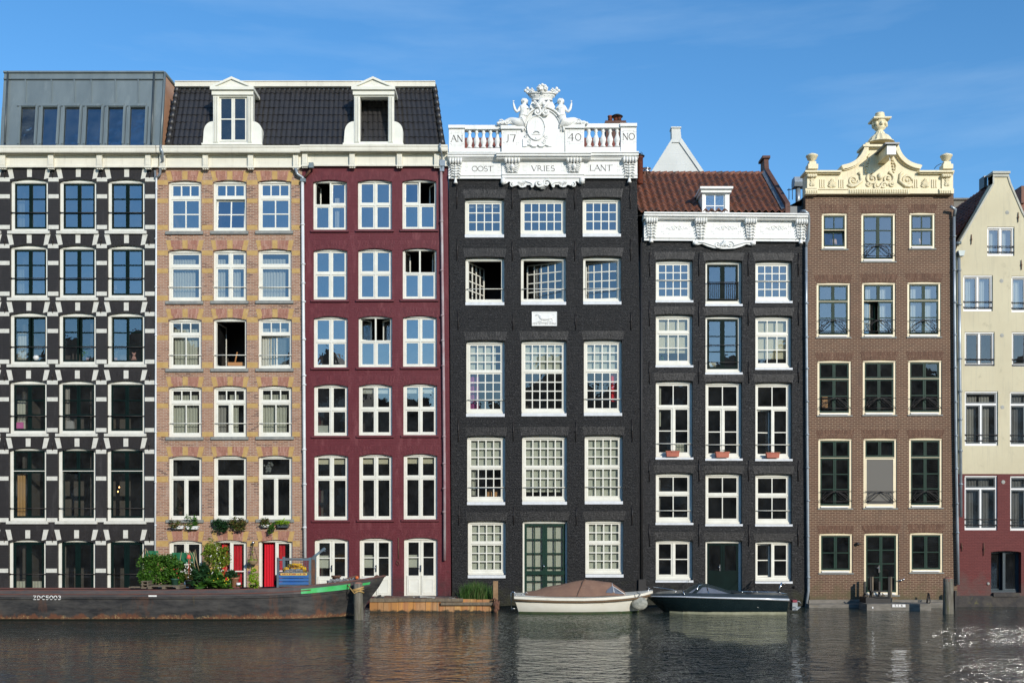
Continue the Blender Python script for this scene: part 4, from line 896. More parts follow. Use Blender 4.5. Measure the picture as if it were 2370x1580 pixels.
for k, i in enumerate((0, 2, 4, 6, 8, 10, 12, 14)):
    a = 2*math.pi*(i+0)/16-math.pi/2; p = Vector(cpt(a, .56, 217-4*abs(math.cos(a))))
    big = 1.35 if i % 4 == 0 else .8
    for dx, dz, r in ((0, .03, .05), (-.065, .08, .045), (.065, .08, .045), (0, .14, .05)): m.ball((p.x+dx*big, p.y, p.z+dz*big), r*big, 7, 5)
p = Vector((cxx, -.35, Z(217, -.2)))
for dx, dz, r in ((0, .02, .1), (-.13, .1, .085), (.13, .1, .085), (-.1, .2, .085), (.1, .2, .085), (0, .14, .11), (0, .25, .08), (-.17, .15, .06), (.17, .15, .06)): m.ball((p.x+dx, p.y, p.z+dz), r, 8, 5)
for q in range(8): m.tube([(p.x+math.cos(q*.8)*.05, p.y-.08, p.z+.14+math.sin(q*.8)*.05), (p.x+math.cos(q*.8)*.17, p.y-.1, p.z+.14+math.sin(q*.8)*.12)], [.03, .045], 6)
m.build('crown', 'white', crest)
# mermaids (skin-grown statues)
def skin(name, chain, mat, parent, sub=2, smooth=True):
    # chain: list of (pos, radius, parentindex)
    me = bpy.data.meshes.new(name); me.from_pydata([c[0] for c in chain], [(i, c[2]) for i, c in enumerate(chain) if c[2] is not None], [])
    o = bpy.data.objects.new(name, me); col.objects.link(o); md = o.modifiers.new('s', 'SKIN')
    for i, c in enumerate(chain):
        r = c[1] if isinstance(c[1], tuple) else (c[1], c[1]); me.skin_vertices[0].data[i].radius = r
    me.skin_vertices[0].data[0].use_root = True
    o.modifiers.new('u', 'SUBSURF').levels = sub
    dg = bpy.context.evaluated_depsgraph_get(); dg.update(); m2 = bpy.data.meshes.new_from_object(o.evaluated_get(dg)); bpy.data.objects.remove(o)
    m2.polygons.foreach_set('use_smooth', [True]*len(m2.polygons)); r = bpy.data.objects.new(name, m2); col.objects.link(r); m2.materials.clear(); m2.materials.append(MT[mat])
    r.parent = parent; r.location = -WP[parent]; WP[r] = Vector((0, 0, 0)); return r
def mermaid(cx, s, hx):   # s=+1: tail trails to the right
    q = lambda px, py, y=-.15: tuple(at(cx+s*px, py, y))
    ch = [(q(0, 279), .14, None), (q(-2, 270), .125, 0), (q(-3, 262), .13, 1), (q(-3.5, 254), .15, 2), (q(-4, 248), .12, 3), (q(-4, 243), .055, 4), (q(-4.5, 237), .1, 5), (q(-4.5, 231.5), .085, 6),
          (q(4, 249, -.15), .07, 4), (q(9, 256, -.2), .05, 8), (q(13, 260, -.22), .045, 9), (q(18, 252, -.22), .045, 10), (q(20, 243, -.22), .04, 11), (q(21, 237.5, -.22), .025, 12),
          (q(-11, 251, -.15), .065, 4), (q(-13, 259, -.12), .05, 14), (q(-12, 266, -.1), .04, 15),
          (q(3, 285, -.2), .17, 0), (q(11, 285, -.24), .16, 17), (q(20, 281, -.2), .13, 18), (q(27, 279, -.15), .11, 19), (q(34, 282, -.15), .1, 20), (q(42, 286, -.12), .09, 21), (q(52, 287, -.1), .07, 22)]
    ch = [(c[0], c[1]*(1.22 if i not in (5, 6, 7, 12, 13) else 1.08), c[2]) for i, c in enumerate(ch)]
    st = skin('statue', ch, 'white', crest)
    m = MB()
    for k in range(9):     # hair locks
        a = -2.6+k*.65; m.tube([at(cx+s*-4.5+math.cos(a)*2, 229.5, -.13), at(cx+s*-4.5+math.cos(a)*6, 233, -.13+.05*math.sin(a)), at(cx+s*-4.5+math.cos(a)*6.5, 241, -.05+.05*math.sin(a))], [.045, .05, .025], 6)
    h = at(cx-s*4.5, 234.5, -.15); m.ball((h.x, h.y-.12, h.z-.03), (.015, .03, .03), 6, 4)
    for e in (-1, 1): m.ball((h.x+e*.035, h.y-.09, h.z+.01), (.016, .014, .012), 6, 4)
    for k in range(3): # bust and hand fingers
        b = at(cx+s*20.5, 237, -.22); m.tube([b, b+Vector(((k-1)*.03, -.01, .07))], [.012, .008], 5)
    for e in (-1, 1): bb = at(cx-s*3.5+e*3.6, 253.5, -.25); m.ball(tuple(bb), (.055, .05, .055), 7, 5)
    for k in range(16):   # drapery filling the gap towards the shield
        p = at(cx-s*(3+(k % 4)*3.2), 258+(k//4)*8.5, -.05); m.ball(tuple(p), (.1, .08, .12), 7, 5)
    for k in range(12):   # tail frills and waves
        t = k/11; p = at(cx+s*(12+t*44), 286-3*math.sin(t*3), -.22); m.ball(tuple(p), (.1-.03*t, .07, .11-.05*t), 7, 5)
        if k % 3 == 0: scroll(m, p.x, p.z, p.y-.05, .11, 1.3, k, s, .025, 12)
    m.build('hair_and_frills', 'white', st)
mermaid(1209, -1, 0); mermaid(1302, 1, 0)
m = MB(); m.tube([at(1216, 238, .1), at(1227, 248, .1)], .014, 5); m.tube([at(1296, 233, .1), at(1283, 243, .1)], .014, 5); m.build('iron_stay', 'iron', crest)
for txt, cx, pz, h, yy in (('AN', 1057.5, 328, 14.5, -.12), ('J7', 1181.5, 328, 16, -.2), ('40', 1330, 325.5, 15.5, -.2), ('NO', 1455, 323.5, 14.5, -.12)):
    m = MB(); lettering(m, txt, X(cx, yy), Z(pz, yy), h/PPM, yy, xs=.88 if txt in ('AN', 'NO') else 1, gap=.16); m.build('lettering', 'letterblack', crest if yy == -.2 else par)
# roofs glimpsed through the balusters, chimney and flues
m = MB(); m.add([(X(1076, 2), 1.2, Z(352)), (X(1165, 2), 1.2, Z(352)), (X(1165, 4), 3.5, Z(319, 3.5)), (X(1076, 4), 3.5, Z(319, 3.5))], [(0, 1, 2, 3)])
m.add([(X(1345, 2), 1.2, Z(352)), (X(1425, 2), 1.2, Z(352)), (X(1425, 4), 3.5, Z(319, 3.5)), (X(1345, 4), 3.5, Z(319, 3.5))], [(0, 1, 2, 3)]); m.build('tiled_roof', 'redtile', H4)
CHM = empty('brick_chimney', at(1425, 330, 5), 'brown brick chimney with clay pots and a dark cowl behind the white balustrade', 'chimney')
m = MB(); m.pbox(1403, 1447, 289, 360, 5, 6); m.pbox(1401, 1449, 279, 289, 4.95, 6.05); m.pbox(1399, 1451, 284, 286, 4.9, 6.1); m.build('stack', 'bchim', CHM)
for px, w in ((1412, 5), (1425, 4), (1433, 4.5)):
    m = MB(); p = at(px, 279.3, 5.4); m.lathe(tuple(p), [(.1, 0), (.09, .14), (.11, .15), (.11, .2)], 12); m.build('chimney_pot', 'redtile', CHM)
m = MB(); p = at(1428, 271, 5.4); m.lathe(tuple(p), [(.26, 0), (.26, .02), (.16, .08), (.05, .11)], 16); m.build('cowl', 'iron', CHM)
FL = MB(); p = at(1480, 408, 1.2); FL.lathe(tuple(p), [(.14, -.3), (.14, .72), (.15, .72), (.15, .76)], 14); f = FL.build('flue_pipe', 'redtile', None); tag(f, 'red round flue pipe with black cap beside the white cornice', 'flue pipe')
m = MB(); m.lathe((p.x, p.y, p.z+.77), [(.2, 0), (.21, .03), (.1, .06), (.07, .12)], 14); 
for k in range(5): m.tube([(p.x+.1*math.cos(k*1.3), p.y+.1*math.sin(k*1.3), p.z+.82), (p.x+.12*math.cos(k*1.3), p.y+.12*math.sin(k*1.3), p.z+.93)], .012, 4)
m.build('cap', 'iron', f)
m = MB(); p = at(1496, 410, 3.2); m.lathe(tuple(p), [(.13, -.6), (.13, .18), (.19, .19), (.19, .22), (.15, .24), (.15, .31), (.2, .32), (.2, .35), (.02, .38)], 16); tag(m.build('roof_vent', 'steel', None), 'short shiny steel roof vent between the red flue and white gable', 'vent')
# hound plaque
PL = MB(); PL.pbox(1231, 1289, 721, 754, -.05, .01); pl = PL.build('plaque', 'white', H4)
m = MB(); yy = -.055; u = lambda px, py: at(px, py, yy)
m.tube([u(1248, 731), u(1253, 736), u(1260, 738), u(1268, 737), u(1275, 735), u(1279, 737)], [.045, .075, .07, .055, .075, .03], 8, True, .45)
m.tube([u(1250, 733), u(1248, 728), u(1245, 727.5), u(1239, 730)], [.05, .04, .035, .014], 8, True, .45)
for ps in (((1252, 738), (1250, 743), (1244, 745)), ((1255, 739), (1254, 744), (1249, 745.5)), ((1275, 737), (1271, 742), (1266, 745)), ((1278, 737), (1280, 742), (1272, 745)), ((1279, 735), (1284, 733), (1284, 728), (1279, 728))):
    m.tube([u(*p) for p in ps], [.028, .02, .012] if len(ps) == 3 else .012, 6, True, .5)
for k in range(9): m.ball(tuple(u(1238+k*5.3, 746)), (.05, .015, .012), 6, 4)
for a_ in ((1231, 1289, 721, 723), (1231, 1289, 752, 754), (1231, 1232.5, 723, 752), (1287.5, 1289, 723, 752)): m.pbox(*a_, -.065, -.051)
m.build('hound_relief', 'white', pl)
m = MB(); lettering(m, 'DEN WITTEN HOND', X(1260, -.05), Z(751, -.05), 3.6/PPM, -.05, .12, .16, .2, False); m.build('lettering', 'lettergrey', pl)
m = MB(); m.lathe((X(1484.5), -.02, Z(1340)), [(.05, 0), (.05, Z(563)-Z(1340))], 10); m.pbox(1478, 1495, 1340, 1380, -.12, .02); m.build('drainpipe', 'tarblack', H4)
# ================================================================== HOUSE 5: small black brick, white cornice, red tiled roof
H5 = empty('canal_house', (X(1676), 0, 0), 'small black brick canal house with white carved cornice and red tiled roof with one dormer', 'house', 'row of canal houses')
C5 = [(1518, 1603.5), (1633, 1717.6), (1748.5, 1833)]
R5 = [[(600, 695), (602, 703.5), (602.5, 696.5)], [(726.5, 845), (728.7, 861.5), (729.6, 850.8)], [(880, 1058), (882.5, 1060.5), (883.5, 1061.5)], [(1093, 1209), (1094, 1212), (1095.5, 1212.5)], [(1248, 1342), (1249, 1388), (1250.6, 1344.5)]]
holes = [(C5[k][0], C5[k][1], R5[r][k][0], R5[r][k][1], 2) for r in range(5) for k in range(3)]
wall(H5, [(1489, 1412), (1869, 1412), (1868, 1000), (1862, 550), (1484, 550), (1486, 1000)], holes, 'b5')
body(H5, 1490, 1866, 492, 'b5', 5.2, [713, 870, 1076, 1230])
ab = MB()
for r in range(5):
    for k in range(3): arch_bricks(ab, C5[k][0]-2, C5[k][1]+2, R5[r][k][0]-1, R5[r][k][0]-17.5, 2, 4, w=.05, y=.002)
ab.build('brick_arches', 'v4', H5)
for ys in ((584, 640), (697, 755), (835, 888), (1063, 1115), (1211, 1264)):
    for k, px in enumerate((1503, 1618, 1733, 1848)): anchor(H5, px+random.uniform(-.5, .5), ys[0]+k*.7, ys[1]-k*.5)
SP5 = {(0, 0): '4x4', (0, 1): '1x1,1x1', (0, 2): '4x4', (1, 0): '3x1|3x2', (1, 1): '1x3,1x3', (1, 2): '3x1|3x2', (2, 0): '2x1|1x2,1x2', (2, 1): '2x1|1x2,1x2', (2, 2): '2x1|1x2,1x2', (3, 0): '2x1|2x1', (3, 1): '2x1|2x1', (3, 2): '2x1|2x1', (4, 0): '1x2,1x2', (4, 1): '1x2,1x2', (4, 2): '1x2,1x2'}
T5 = {1: (768, None, 772), 2: (941, 943, 944.5), 3: (1142, 1145, 1146)}
CU5 = {(1, 0): [(.01, .97, 0, .78, 'creamblind')], (1, 2): [(.01, .97, 0, .86, 'creamblind')], (2, 0): [(.0, .14, .03, .6, 'curtain'), (.55, .95, .86, 1, 'curtain')], (1, 1): [(.04, .3, .85, .98, 'creamblind')]}
for r in range(5):
    for k in range(3):
        a, b = C5[k]; yt, yb = R5[r][k]; t = T5.get(r, (None,)*3)[k]
        bar = {0: (646, None, 648), 2: (1025.5, 1028, 1028), 3: (1181, None, 1181)}.get(r, (None,)*3)[k]
        dk = (k == 1 and r in (0, 1, 4))
        op = {(2, 2): {1: ('l', 14)}, (4, 2): {0: ('l', 12)}}.get((r, k))
        w = window(H5, a, b, yt, yb, SP5[r, k], (t,) if t else (), 'h5', op, CU5.get((r, k), ()), bar=bar, barmat='winwhite', gl='glass' if (r == 0 or (r, k) == (1, 1)) else 'glassdim', sash='darkgreen' if dk else None, sill=(r, k) != (4, 1),
                   name='door' if (r, k) == (4, 1) else 'window', fb=1 if (r, k) == (4, 1) else 9, rail=5 if dk else 3, gm=0 if dk else 4, fr=6 if (r, k) == (4, 1) else 7)
        if (r, k) == (0, 1):
            m = MB(); x0, x1 = X(1637), X(1712); m.tube([(x0, .1, Z(652)), (x1, .1, Z(652))], .02, 6); m.tube([(x0, .1, Z(691)), (x1, .1, Z(691))], .014, 6)
            for i in range(16): xx = x0+(x1-x0)*(i+.5)/16; m.tube([(xx, .1, Z(691)), (xx, .1, Z(652))], .009, 5)
            m.build('railing', 'iron', w)
        if (r, k) == (1, 1):
            m = MB(); [m.tube([(X(1637), .1, Z(z)), (X(1712), .1, Z(z))], .014, 6) for z in (797, 837)]; m.build('railing', 'iron', w)
        if (r, k) == (4, 1):
            m = MB(); m.box(X(1640), X(1710), .2, .26, Z(1388), Z(1320)); m.build('door_panel', 'darkgreen', w)
            m = MB(); m.box(X(1666.5), X(1670), .17, .21, Z(1321), Z(1306)); m.tube([at(1668, 1311, .16), at(1662, 1311, .14)], .014, 6); m.build('handle', 'steel', w)
# cornice
prof = lambda p, a, b: [(.3, Z(a, -p)), (-p, Z(a, -p)), (-p, Z(a+3, -p)), (-p+.05, Z(a+4, -p)), (-p+.05, Z(a+8, -p)), (-p+.12, Z(a+9, -p)), (-p+.16, Z(b, -p)), (.3, Z(b, -p))]
K5 = MB().xprism(prof(.42, 490, 503), X(1491, -.4), X(1871, -.4), -.06).build('cornice', 'white', H5)
m = MB().xprism([(.3, Z(503)), (-.2, Z(503, -.2)), (-.18, Z(507, -.2)), (-.1, Z(511, -.1)), (-.1, Z(547, -.1)), (-.15, Z(548, -.1)), (-.15, Z(551, -.1)), (-.11, Z(553, -.1)), (-.13, Z(557, -.1)), (.3, Z(557))], X(1490), X(1866), -.04); fr5 = m.build('frieze', 'white', H5)
m = MB()
for x0, x1 in ((1531, 1600), (1646, 1714), (1761, 1830)):
    panel(m, x0, x1, 519, 541, -.1); cx = (x0+x1)/2
    scroll(m, X(cx-6), Z(530), -.11, .1, 1.4, 0, 1, .018, 14); scroll(m, X(cx+6), Z(530), -.11, .1, 1.4, 3.1, -1, .018, 14)
    for s in (-1, 1): scroll(m, X(cx+s*15), Z(530), -.105, .08, 1.2, 1, s, .014, 12); m.tube([(X(cx+s*18), -.105, Z(531)), (X(cx+s*22), -.11, Z(529)), (X(cx+s*25), -.105, Z(531))], .012, 5)
m.build('panel_relief', 'white', fr5)
console(fr5, 1493, 1521, 504, 551, -.13, 0, 11, 10); console(fr5, 1607, 1635, 505, 553, -.15, 0, 12); console(fr5, 1722, 1750, 506, 554, -.15, 0, 13); console(fr5, 1839, 1867, 507, 554, -.13, 0, 14, 10)
def ex5(m, y):
    for s in (-1, 1): scroll(m, X(1676+s*14, y), Z(566, y), y-.02, .14, 1.5, 0, s, .03); m.tube([(X(1676+s*20, y), y-.01, Z(570, y)), (X(1676+s*45, y), y-.02, Z(562, y)), (X(1676+s*66, y), y-.02, Z(560, y))], .022, 6); m.ball((X(1676+s*66, y), y-.01, Z(563, y)), (.1, .06, .07), 8, 5)
    leafy(m, X(1676, y), Z(570, y), y-.02, .2, .26, 7, 1)
apron(fr5, [(1604, 556), (1604, 564), (1612, 567), (1625, 564), (1638, 570), (1652, 574), (1676, 576), (1700, 575), (1715, 571), (1728, 565), (1742, 568), (1749, 565), (1749, 556)], -.13, ex5)
# red pantile roof with dormer, brick end parapet
a0, a1, b0 = at(1478, 492, .0), at(1831, 492, .0), at(1478, 404, 3.3); b0.x = a0.x-.0
a1.x = X(1818, 0)
rf = surf_tiles(a0, a1, b0, 22, 11, .1, .035, 6)
rf = rf.build('tiled_roof', 'redtile2', H5)
m = MB()
for i in range(22):
    x = a0.x+(a1.x-a0.x)*(i+.5)/22; m.tube([(x-.15, b0.y, b0.z+.0), (x+.16, b0.y, b0.z+.03)], [.1, .12], 8)
m.build('ridge_tiles', 'redtile2', rf)
m = MB(); m.add([(a0.x, 0.1, a0.z-.1), (a1.x, .1, a0.z-.1), (a1.x, b0.y, b0.z-.1), (a0.x, b0.y, b0.z-.1), (a0.x, 6.5, a0.z-.1), (a1.x, 6.5, a0.z-.1)], [(0, 1, 2, 3), (3, 2, 5, 4), (0, 3, 4), (1, 5, 2)]); m.build('roof_core', 'tarblack', rf)
D5 = MB(); y = -.02
D5.grid([X(1625), X(1632), X(1678), X(1688)], [Z(494), Z(492), Z(450), Z(446)], {(1, 1)}, y, y+.14)
D5.box(X(1625)+.002, X(1632)-.04, y+.14, 1.8, Z(494), Z(446)); D5.box(X(1678)+.1, X(1688)-.002, y+.14, 1.8, Z(494), Z(446))
d5 = D5.build('dormer', 'white', H5)
m = MB(); m.box(X(1618), X(1694), y-.22, 2.0, Z(437, -.2), Z(432, -.2)); m.box(X(1621), X(1691), y-.12, 1.9, Z(446, -.1), Z(437.2, -.1)); m.build('cap', 'white', d5)
m = MB(); m.grid([X(1632), X(1634), X(1653.5), X(1656), X(1675.5), X(1678)], [Z(492), Z(489), Z(477), Z(475), Z(452), Z(450)], {(1, 1), (3, 1), (1, 3), (3, 3)}, y+.05, y+.09); m.build('sash', 'white', d5)
m = MB(); m.box(X(1632), X(1678), y+.07, y+.075, Z(492), Z(450)); m.build('pane', 'glass', d5); m = MB(); m.box(X(1632), X(1678), .6, .62, Z(492), Z(446)); m.build('interior', 'roomdark', d5)
m = MB(); xL, xR = X(1818), X(1829)   # parapet wall following the slope
pz = [(0, Z(497)), (0, Z(470)), (b0.y, b0.z+.25), (b0.y+.1, b0.z+.7), (b0.y+.7, b0.z+.7), (b0.y+.7, b0.z+.2), (6.2, a0.z), (6.2, a0.z-.5), (0, a0.z-.5)]
m.xprism(pz, xL, xR); m.box(xL-.08, xR+.06, b0.y+.02, b0.y+.78, b0.z+.7, b0.z+.8); m.build('parapet_wall', 'bchim', H5)
m = MB(); m.add([(xL-.14, .03, a0.z+.12), (xL-.005, .03, a0.z+.2), (xL-.005, b0.y, b0.z+.2), (xL-.14, b0.y, b0.z+.1)], [(0, 1, 2, 3)]); m.build('lead_flashing', 'lead', H5)
m = MB(); m.box(X(1831), X(1866), .4, 4.5, Z(500), Z(470)); m.add([(X(1831), .4, Z(470)), (X(1866), .4, Z(452)), (X(1866), 4.5, Z(452)), (X(1831), 4.5, Z(470))], [(0, 1, 2, 3), (0, 4-4, 1, 1)] if False else [(0, 1, 2, 3)]); m.box(X(1864), X(1867), .4, 4.5, Z(470), Z(450)); m.build('gutter_box', 'bluegrey', H5)
m = MB(); p = at(1847, 470, 2.0); m.lathe(tuple(p), [(.1, -.3), (.1, .64)], 12); m.xprism([(p.y-.2, p.z+.62), (p.y-.26, p.z+.78), (p.y-.2, p.z+1.0), (p.y+.2, p.z+1.0), (p.y+.26, p.z+.78), (p.y+.2, p.z+.62)], p.x-.2, p.x+.22); tag(m.build('roof_vent', 'pipe', None), 'large grey steel exhaust hood on a pipe left of the yellow gable', 'vent')
m = MB()
for x in (1826, 1834, 1842, 1850, 1858): m.tube([at(x, 462, 3.5), at(x, 436, 3.5)], .015, 5)
m.tube([at(1822, 440, 3.5), at(1862, 434, 3.5)], .02, 5); tag(m.build('roof_railing', 'iron', None), 'thin dark roof railing behind the grey exhaust hood', 'railing')
pipe(H5, [(1853, 489, -.2), (1862, 488, -.35), (1870, 494, -.3), (1872, 505, -.2), (1871.5, 553, -.2), (1867, 562, -.14), (1866, 572, -.12)], .055, 'pipe')
pipe(H5, [(1866, 572), (1866, 700), (1868, 1000), (1871, 1366), (1864, 1414)], .055, 'pipe', -.12, clips=[(1866, 627), (1867, 702), (1867, 780), (1868, 853), (1868, 929), (1868.5, 1005), (1869, 1082), (1870, 1158), (1870, 1240), (1871, 1335)])
m = MB(); m.ball(tuple(at(1838, 1358, -.02)), (.06, .05, .06), 10, 6); m.build('vent_hole', 'black', H5)
# white gable standing behind
G = empty('white_gable', at(1567, 404, 7), 'white painted triangular gable with a square chimney top rising behind the red roof', 'gable')
y = 7.0; m = MB(); f = lambda px, py: (X(px, y), Z(py, y))
m.prism([f(1486, 430), f(1650, 430), f(1634.5, 406), f(1577, 321), f(1575, 300), f(1575.5, 294), f(1554, 294), f(1554.5, 300), f(1555, 321), f(1502, 406)], y, y+.4); m.box(X(1490, y), X(1640, y), y+.4, y+5, 10, Z(425, y)); g = m.build('gable_wall', 'gablewhite', G)
m = MB(); m.box(X(1553, y), X(1576.5, y), y-.05, y+.45, Z(297, y), Z(294, y)); 
m.add([(X(1577, y), y-.06, Z(321, y)), (X(1634.5, y), y-.06, Z(406, y)), (X(1625, y), y-.06, Z(406, y)), (X(1571, y), y-.06, Z(329, y)), (X(1577, y), y+.0, Z(321, y)), (X(1634.5, y), y+.0, Z(406, y)), (X(1625, y), y, Z(406, y)), (X(1571, y), y, Z(329, y))], [(0, 3, 2, 1), (3, 7, 6, 2), (0, 1, 5, 4)])
m.box(X(1556, y), X(1572, y), y-.05, y, Z(330.5, y), Z(329, y)); m.build('coping', 'gablewhite', G)
m = MB()
for q in ((1538, 1592, 355), (1523, 1610, 380)): m.box(X(q[0], y), X(q[1], y), y-.006, y-.001, Z(q[2]+.5, y), Z(q[2], y))
for q in ((1565.5, 355, 380), (1540.5, 380, 405), (1587, 380, 405)): m.box(X(q[0], y), X(q[0]+.6, y), y-.006, y-.001, Z(q[2], y), Z(q[1], y))
m.build('board_joint', 'sillwhite', G)

# ================================================================== HOUSE 6: brown brick with yellow gable
H6 = empty('canal_house', (X(2038), 0, 0), 'brown brick canal house with a pale yellow curved gable, hoist beam and green windows', 'house', 'row of canal houses')
R6 = [[(493, 576, 1902, 1961), (493, 604.8, 1993.6, 2072.7), (492, 575, 2104.8, 2164.5)], [(654, 780, 1890, 1968), (653, 779.5, 1995, 2073), (652, 779, 2100, 2178)], [(834, 960.6, 1892, 1970.6), (833, 959.5, 1997, 2074), (832.5, 959, 2102, 2180)],
      [(1014, 1175.5, 1894, 1972), (1013.5, 1175, 1998.6, 2075.8), (1013, 1174, 2104, 2181)], [(1233.5, 1325, 1896, 1973.3), (1233, 1376, 2000, 2080), (1232, 1323.5, 2105.8, 2182.5)]]
holes = [(w[2], w[3], w[0], w[1], 1.5) for r in R6 for w in r]
wall(H6, [(1874, 1412), (2216, 1412), (2213, 1000), (2207, 445), (1864, 445), (1870, 1000)], holes, 'b6')
body(H6, 1875, 2207, 449, 'b6', 8, [630, 806, 990, 1205])
ab = MB()
for r in R6:
    for w in r: arch_bricks(ab, w[2]-1, w[3]+1, w[0]-.8, w[0]-19, 1.5, 5, w=.06, y=.002)
ab.build('brick_arches', 'v6', H6)
def arcrail(wn, a, b, z0, z1, y=-.05):
    m = MB(); xa_, xb_, za, zb_ = X(a)+.05, X(b)-.05, Z(z1), Z(z0)
    for z in (za, zb_): m.tube([(xa_, y, z), (xb_, y, z)], .014, 6)
    xm = (xa_+xb_)/2; h = zb_-za
    for s in (-1, 1):
        for o in (0, .09):
            m.tube([(xm+s*((xb_-xa_)/2)*(1-t)*1.0-s*o*(1-t), y, za+h*(1-(1-t)**2*.9-.05) if o == 0 else za+h*(1-(1-t)**1.6)) for t in [i/10 for i in range(11)]][::1], .010, 5)
            m.tube([(xm+s*((xb_-xa_)/2)*t, y-.01, za+h*(1-t)**2) for t in [i/10 for i in range(11)]], .010, 5)
        m.tube([(xm+s*(xb_-xa_)*.3+s*.13*math.sin(math.pi*t), y, za+h*t) for t in [i/8 for i in range(9)]], .009, 5)
    m.build('railing', 'iron', wn)
for ri, r in enumerate(R6):
    for k, (yt, yb, a, b) in enumerate(r):
        kw = {}
        if ri == 0: sp, t = ('2x1|2x1', yt+39) if k != 1 else ('1x3,1x3', None)
        elif ri in (1, 2): sp, t = '1x1,1x1|1x2,1x2', yt+43
        elif ri == 3: sp, t = '1x1,1x1|1x3,1x3', yt+45
        else: sp, t = ('1x2,1x2', None) if k != 1 else ('1x4,1x4', None)
        cu = {(1, 1): [(.02, .28, .08, .9, 'curtain'), (.55, .8, .08, .9, 'curtain')], (1, 2): [(.02, .3, .08, .95, 'curtain'), (.55, .8, .08, .95, 'curtain')], (3, 1): []}.get((ri, k), [])
        op = {(1, 1): {2: ('l', 20)}, (0, 0): {1: ('b', 10)}}.get((ri, k))
        if (ri, k) == (3, 1): sp, t = '1x1,1x1|1x1', yt+44
        w = window(H6, a, b, yt, yb, sp, (t,) if t else (), 'h6', op, cu, gl='glass' if ri < 2 else ('glassdark' if (ri > 2 or k) else 'glassdim'), name='door' if (ri, k) == (4, 1) else 'window', label='window with a pale insect screen in place of casements' if (ri, k) == (3, 1) else None)
        if (ri, k) == (3, 1):
            m = MB(); xx0, xx1 = X(a)+.08, X(b)-.08; m.grid([xx0, xx0+.05, xx1-.05, xx1], [Z(yb)+.1, Z(yb)+.15, Z(yt+49), Z(yt+46)], {(1, 1)}, .035, .06); m.build('screen_frame', 'yelframe', w)
            m = MB(); m.box(xx0+.05, xx1-.05, .05, .055, Z(yb)+.15, Z(yt+49)); m.build('insect_screen', 'screen', w)
        if (ri, k) == (0, 1): arcrail(w, a, b, 567, 593)
        if ri == 1: arcrail(w, a, b, 741, 767)
        if ri == 2: arcrail(w, a, b, 921, 945)
        if ri == 3: arcrail(w, a, b, 1137, 1160)
        if ri < 3 and (ri, k) != (0, 1): m = MB()
        m = MB(); m.box(X(a)+.1, X(b)-.13, -.015, .06, Z(yb)+.02, Z(yb)+.07); m.build('water_bar', 'purewhite', w)
        if (ri, k) == (4, 1): m = MB(); m.box(X(2034), X(2037), .03, .06, Z(1324), Z(1308)); m.tube([at(2035, 1314, .02), at(2029, 1313.5, 0)], .014, 6); m.build('handle', 'steel', w)
# gable
def bez(p0, p1, p2, n=12): return [((1-t)**2*p0[0]+2*t*(1-t)*p1[0]+t*t*p2[0], (1-t)**2*p0[1]+2*t*(1-t)*p1[1]+t*t*p2[1]) for t in [i/n for i in range(n+1)]]
cl = [(1945, 385), (1946, 384.5)]+bez((1950, 384), (1990, 378), (2000, 336)); cr = bez((2076, 336), (2086, 378), (2127, 384))+[(2131, 384.5)]
y = -.16; g = lambda p, yy=-.16: (X(p[0], yy), Z(p[1], yy))
o = [(1866, 449), (2206, 448), (2206, 394), (2128, 394), (2127, 385)]+cr[::-1][1:]+cl[::-1][:-1]+[(1945, 394), (1866, 394)]
gb = MB().prism([g(p) for p in o], y, .35).build('curved_gable', 'yelstone', H6)
m = MB()
def edge(pts, w, y0_, y1_, dn=1):    # raised moulding band following a curve, below it
    P = [Vector(g(p)) for p in pts]; Q = []
    for i, p in enumerate(P):
        d = (P[min(i+1, len(P)-1)]-P[max(i-1, 0)]).normalized(); nn = Vector((d.y, -d.x)); Q.append((p, p+nn*w))
    for i in range(len(P)-1): m.prism([tuple(Q[i][0]), tuple(Q[i+1][0]), tuple(Q[i+1][1]), tuple(Q[i][1])], y0_, y1_)
edge([(1945, 386)]+cl[2:]+[(2000, 334)], .16, y-.16, y+.4); edge([(2076, 334)]+cr[:-1]+[(2131, 386)], .16, y-.16, y+.4)
edge(cl[2:], .2, y-.08, y); edge(cr[:-1], .2, y-.08, y)
for a_, b_ in ((1864, 1948), (2128, 2209)): m.pbox(a_, b_, 394, 398, y-.2, .38); m.pbox(a_+1, b_-1, 398.1, 402, y-.12, .02)
m.pbox(1998, 2078, 334, 339, y-.2, .4); m.pbox(2000, 2076, 339.1, 343, y-.1, .02)
m.build('coping', 'yelstone', gb)
m = MB(); m.pbox(1864, 1893, 438.5, 449, y-.1, 0); m.pbox(2174, 2208, 436.5, 448, y-.1, 0); m.pbox(1893.2, 1963, 440, 448.6, y-.04, 0); m.pbox(2106, 2173.6, 438, 448, y-.04, 0)
m.pbox(1864, 1962, 436, 438.4, y-.06, 0); m.pbox(1963.5, 2105.5, 436, 448.6, y-.06, 0)
for i in range(34): x = 1967+i*4.05; m.pbox(x, x+2.3, 438, 446.5, y-.1, y-.055)
for x0_ in (1866, 2176): 
    for i in range(7): x = x0_+i*4.1; m.pbox(x, x+2.2, 440, 447, y-.13, y-.095)
m.build('dentils', 'yelstone', gb)
m = MB()
for x0_, x1_ in ((1868, 1890), (2180, 2201)):
    m.pbox(x0_, x1_, 404, 437, y-.06, 0); cx = (x0_+x1_)/2
    for k in range(4): m.ball(tuple(at(x0_+3+k*(x1_-x0_-6)/3, 407, y-.12)), (.08, .08, .07), 8, 6)
    leafy(m, X(cx, y), Z(432, y), y-.06, .14, .3, 7, 1); leafy(m, X(cx, y), Z(420, y), y-.06, .12, .2, 5, 1)
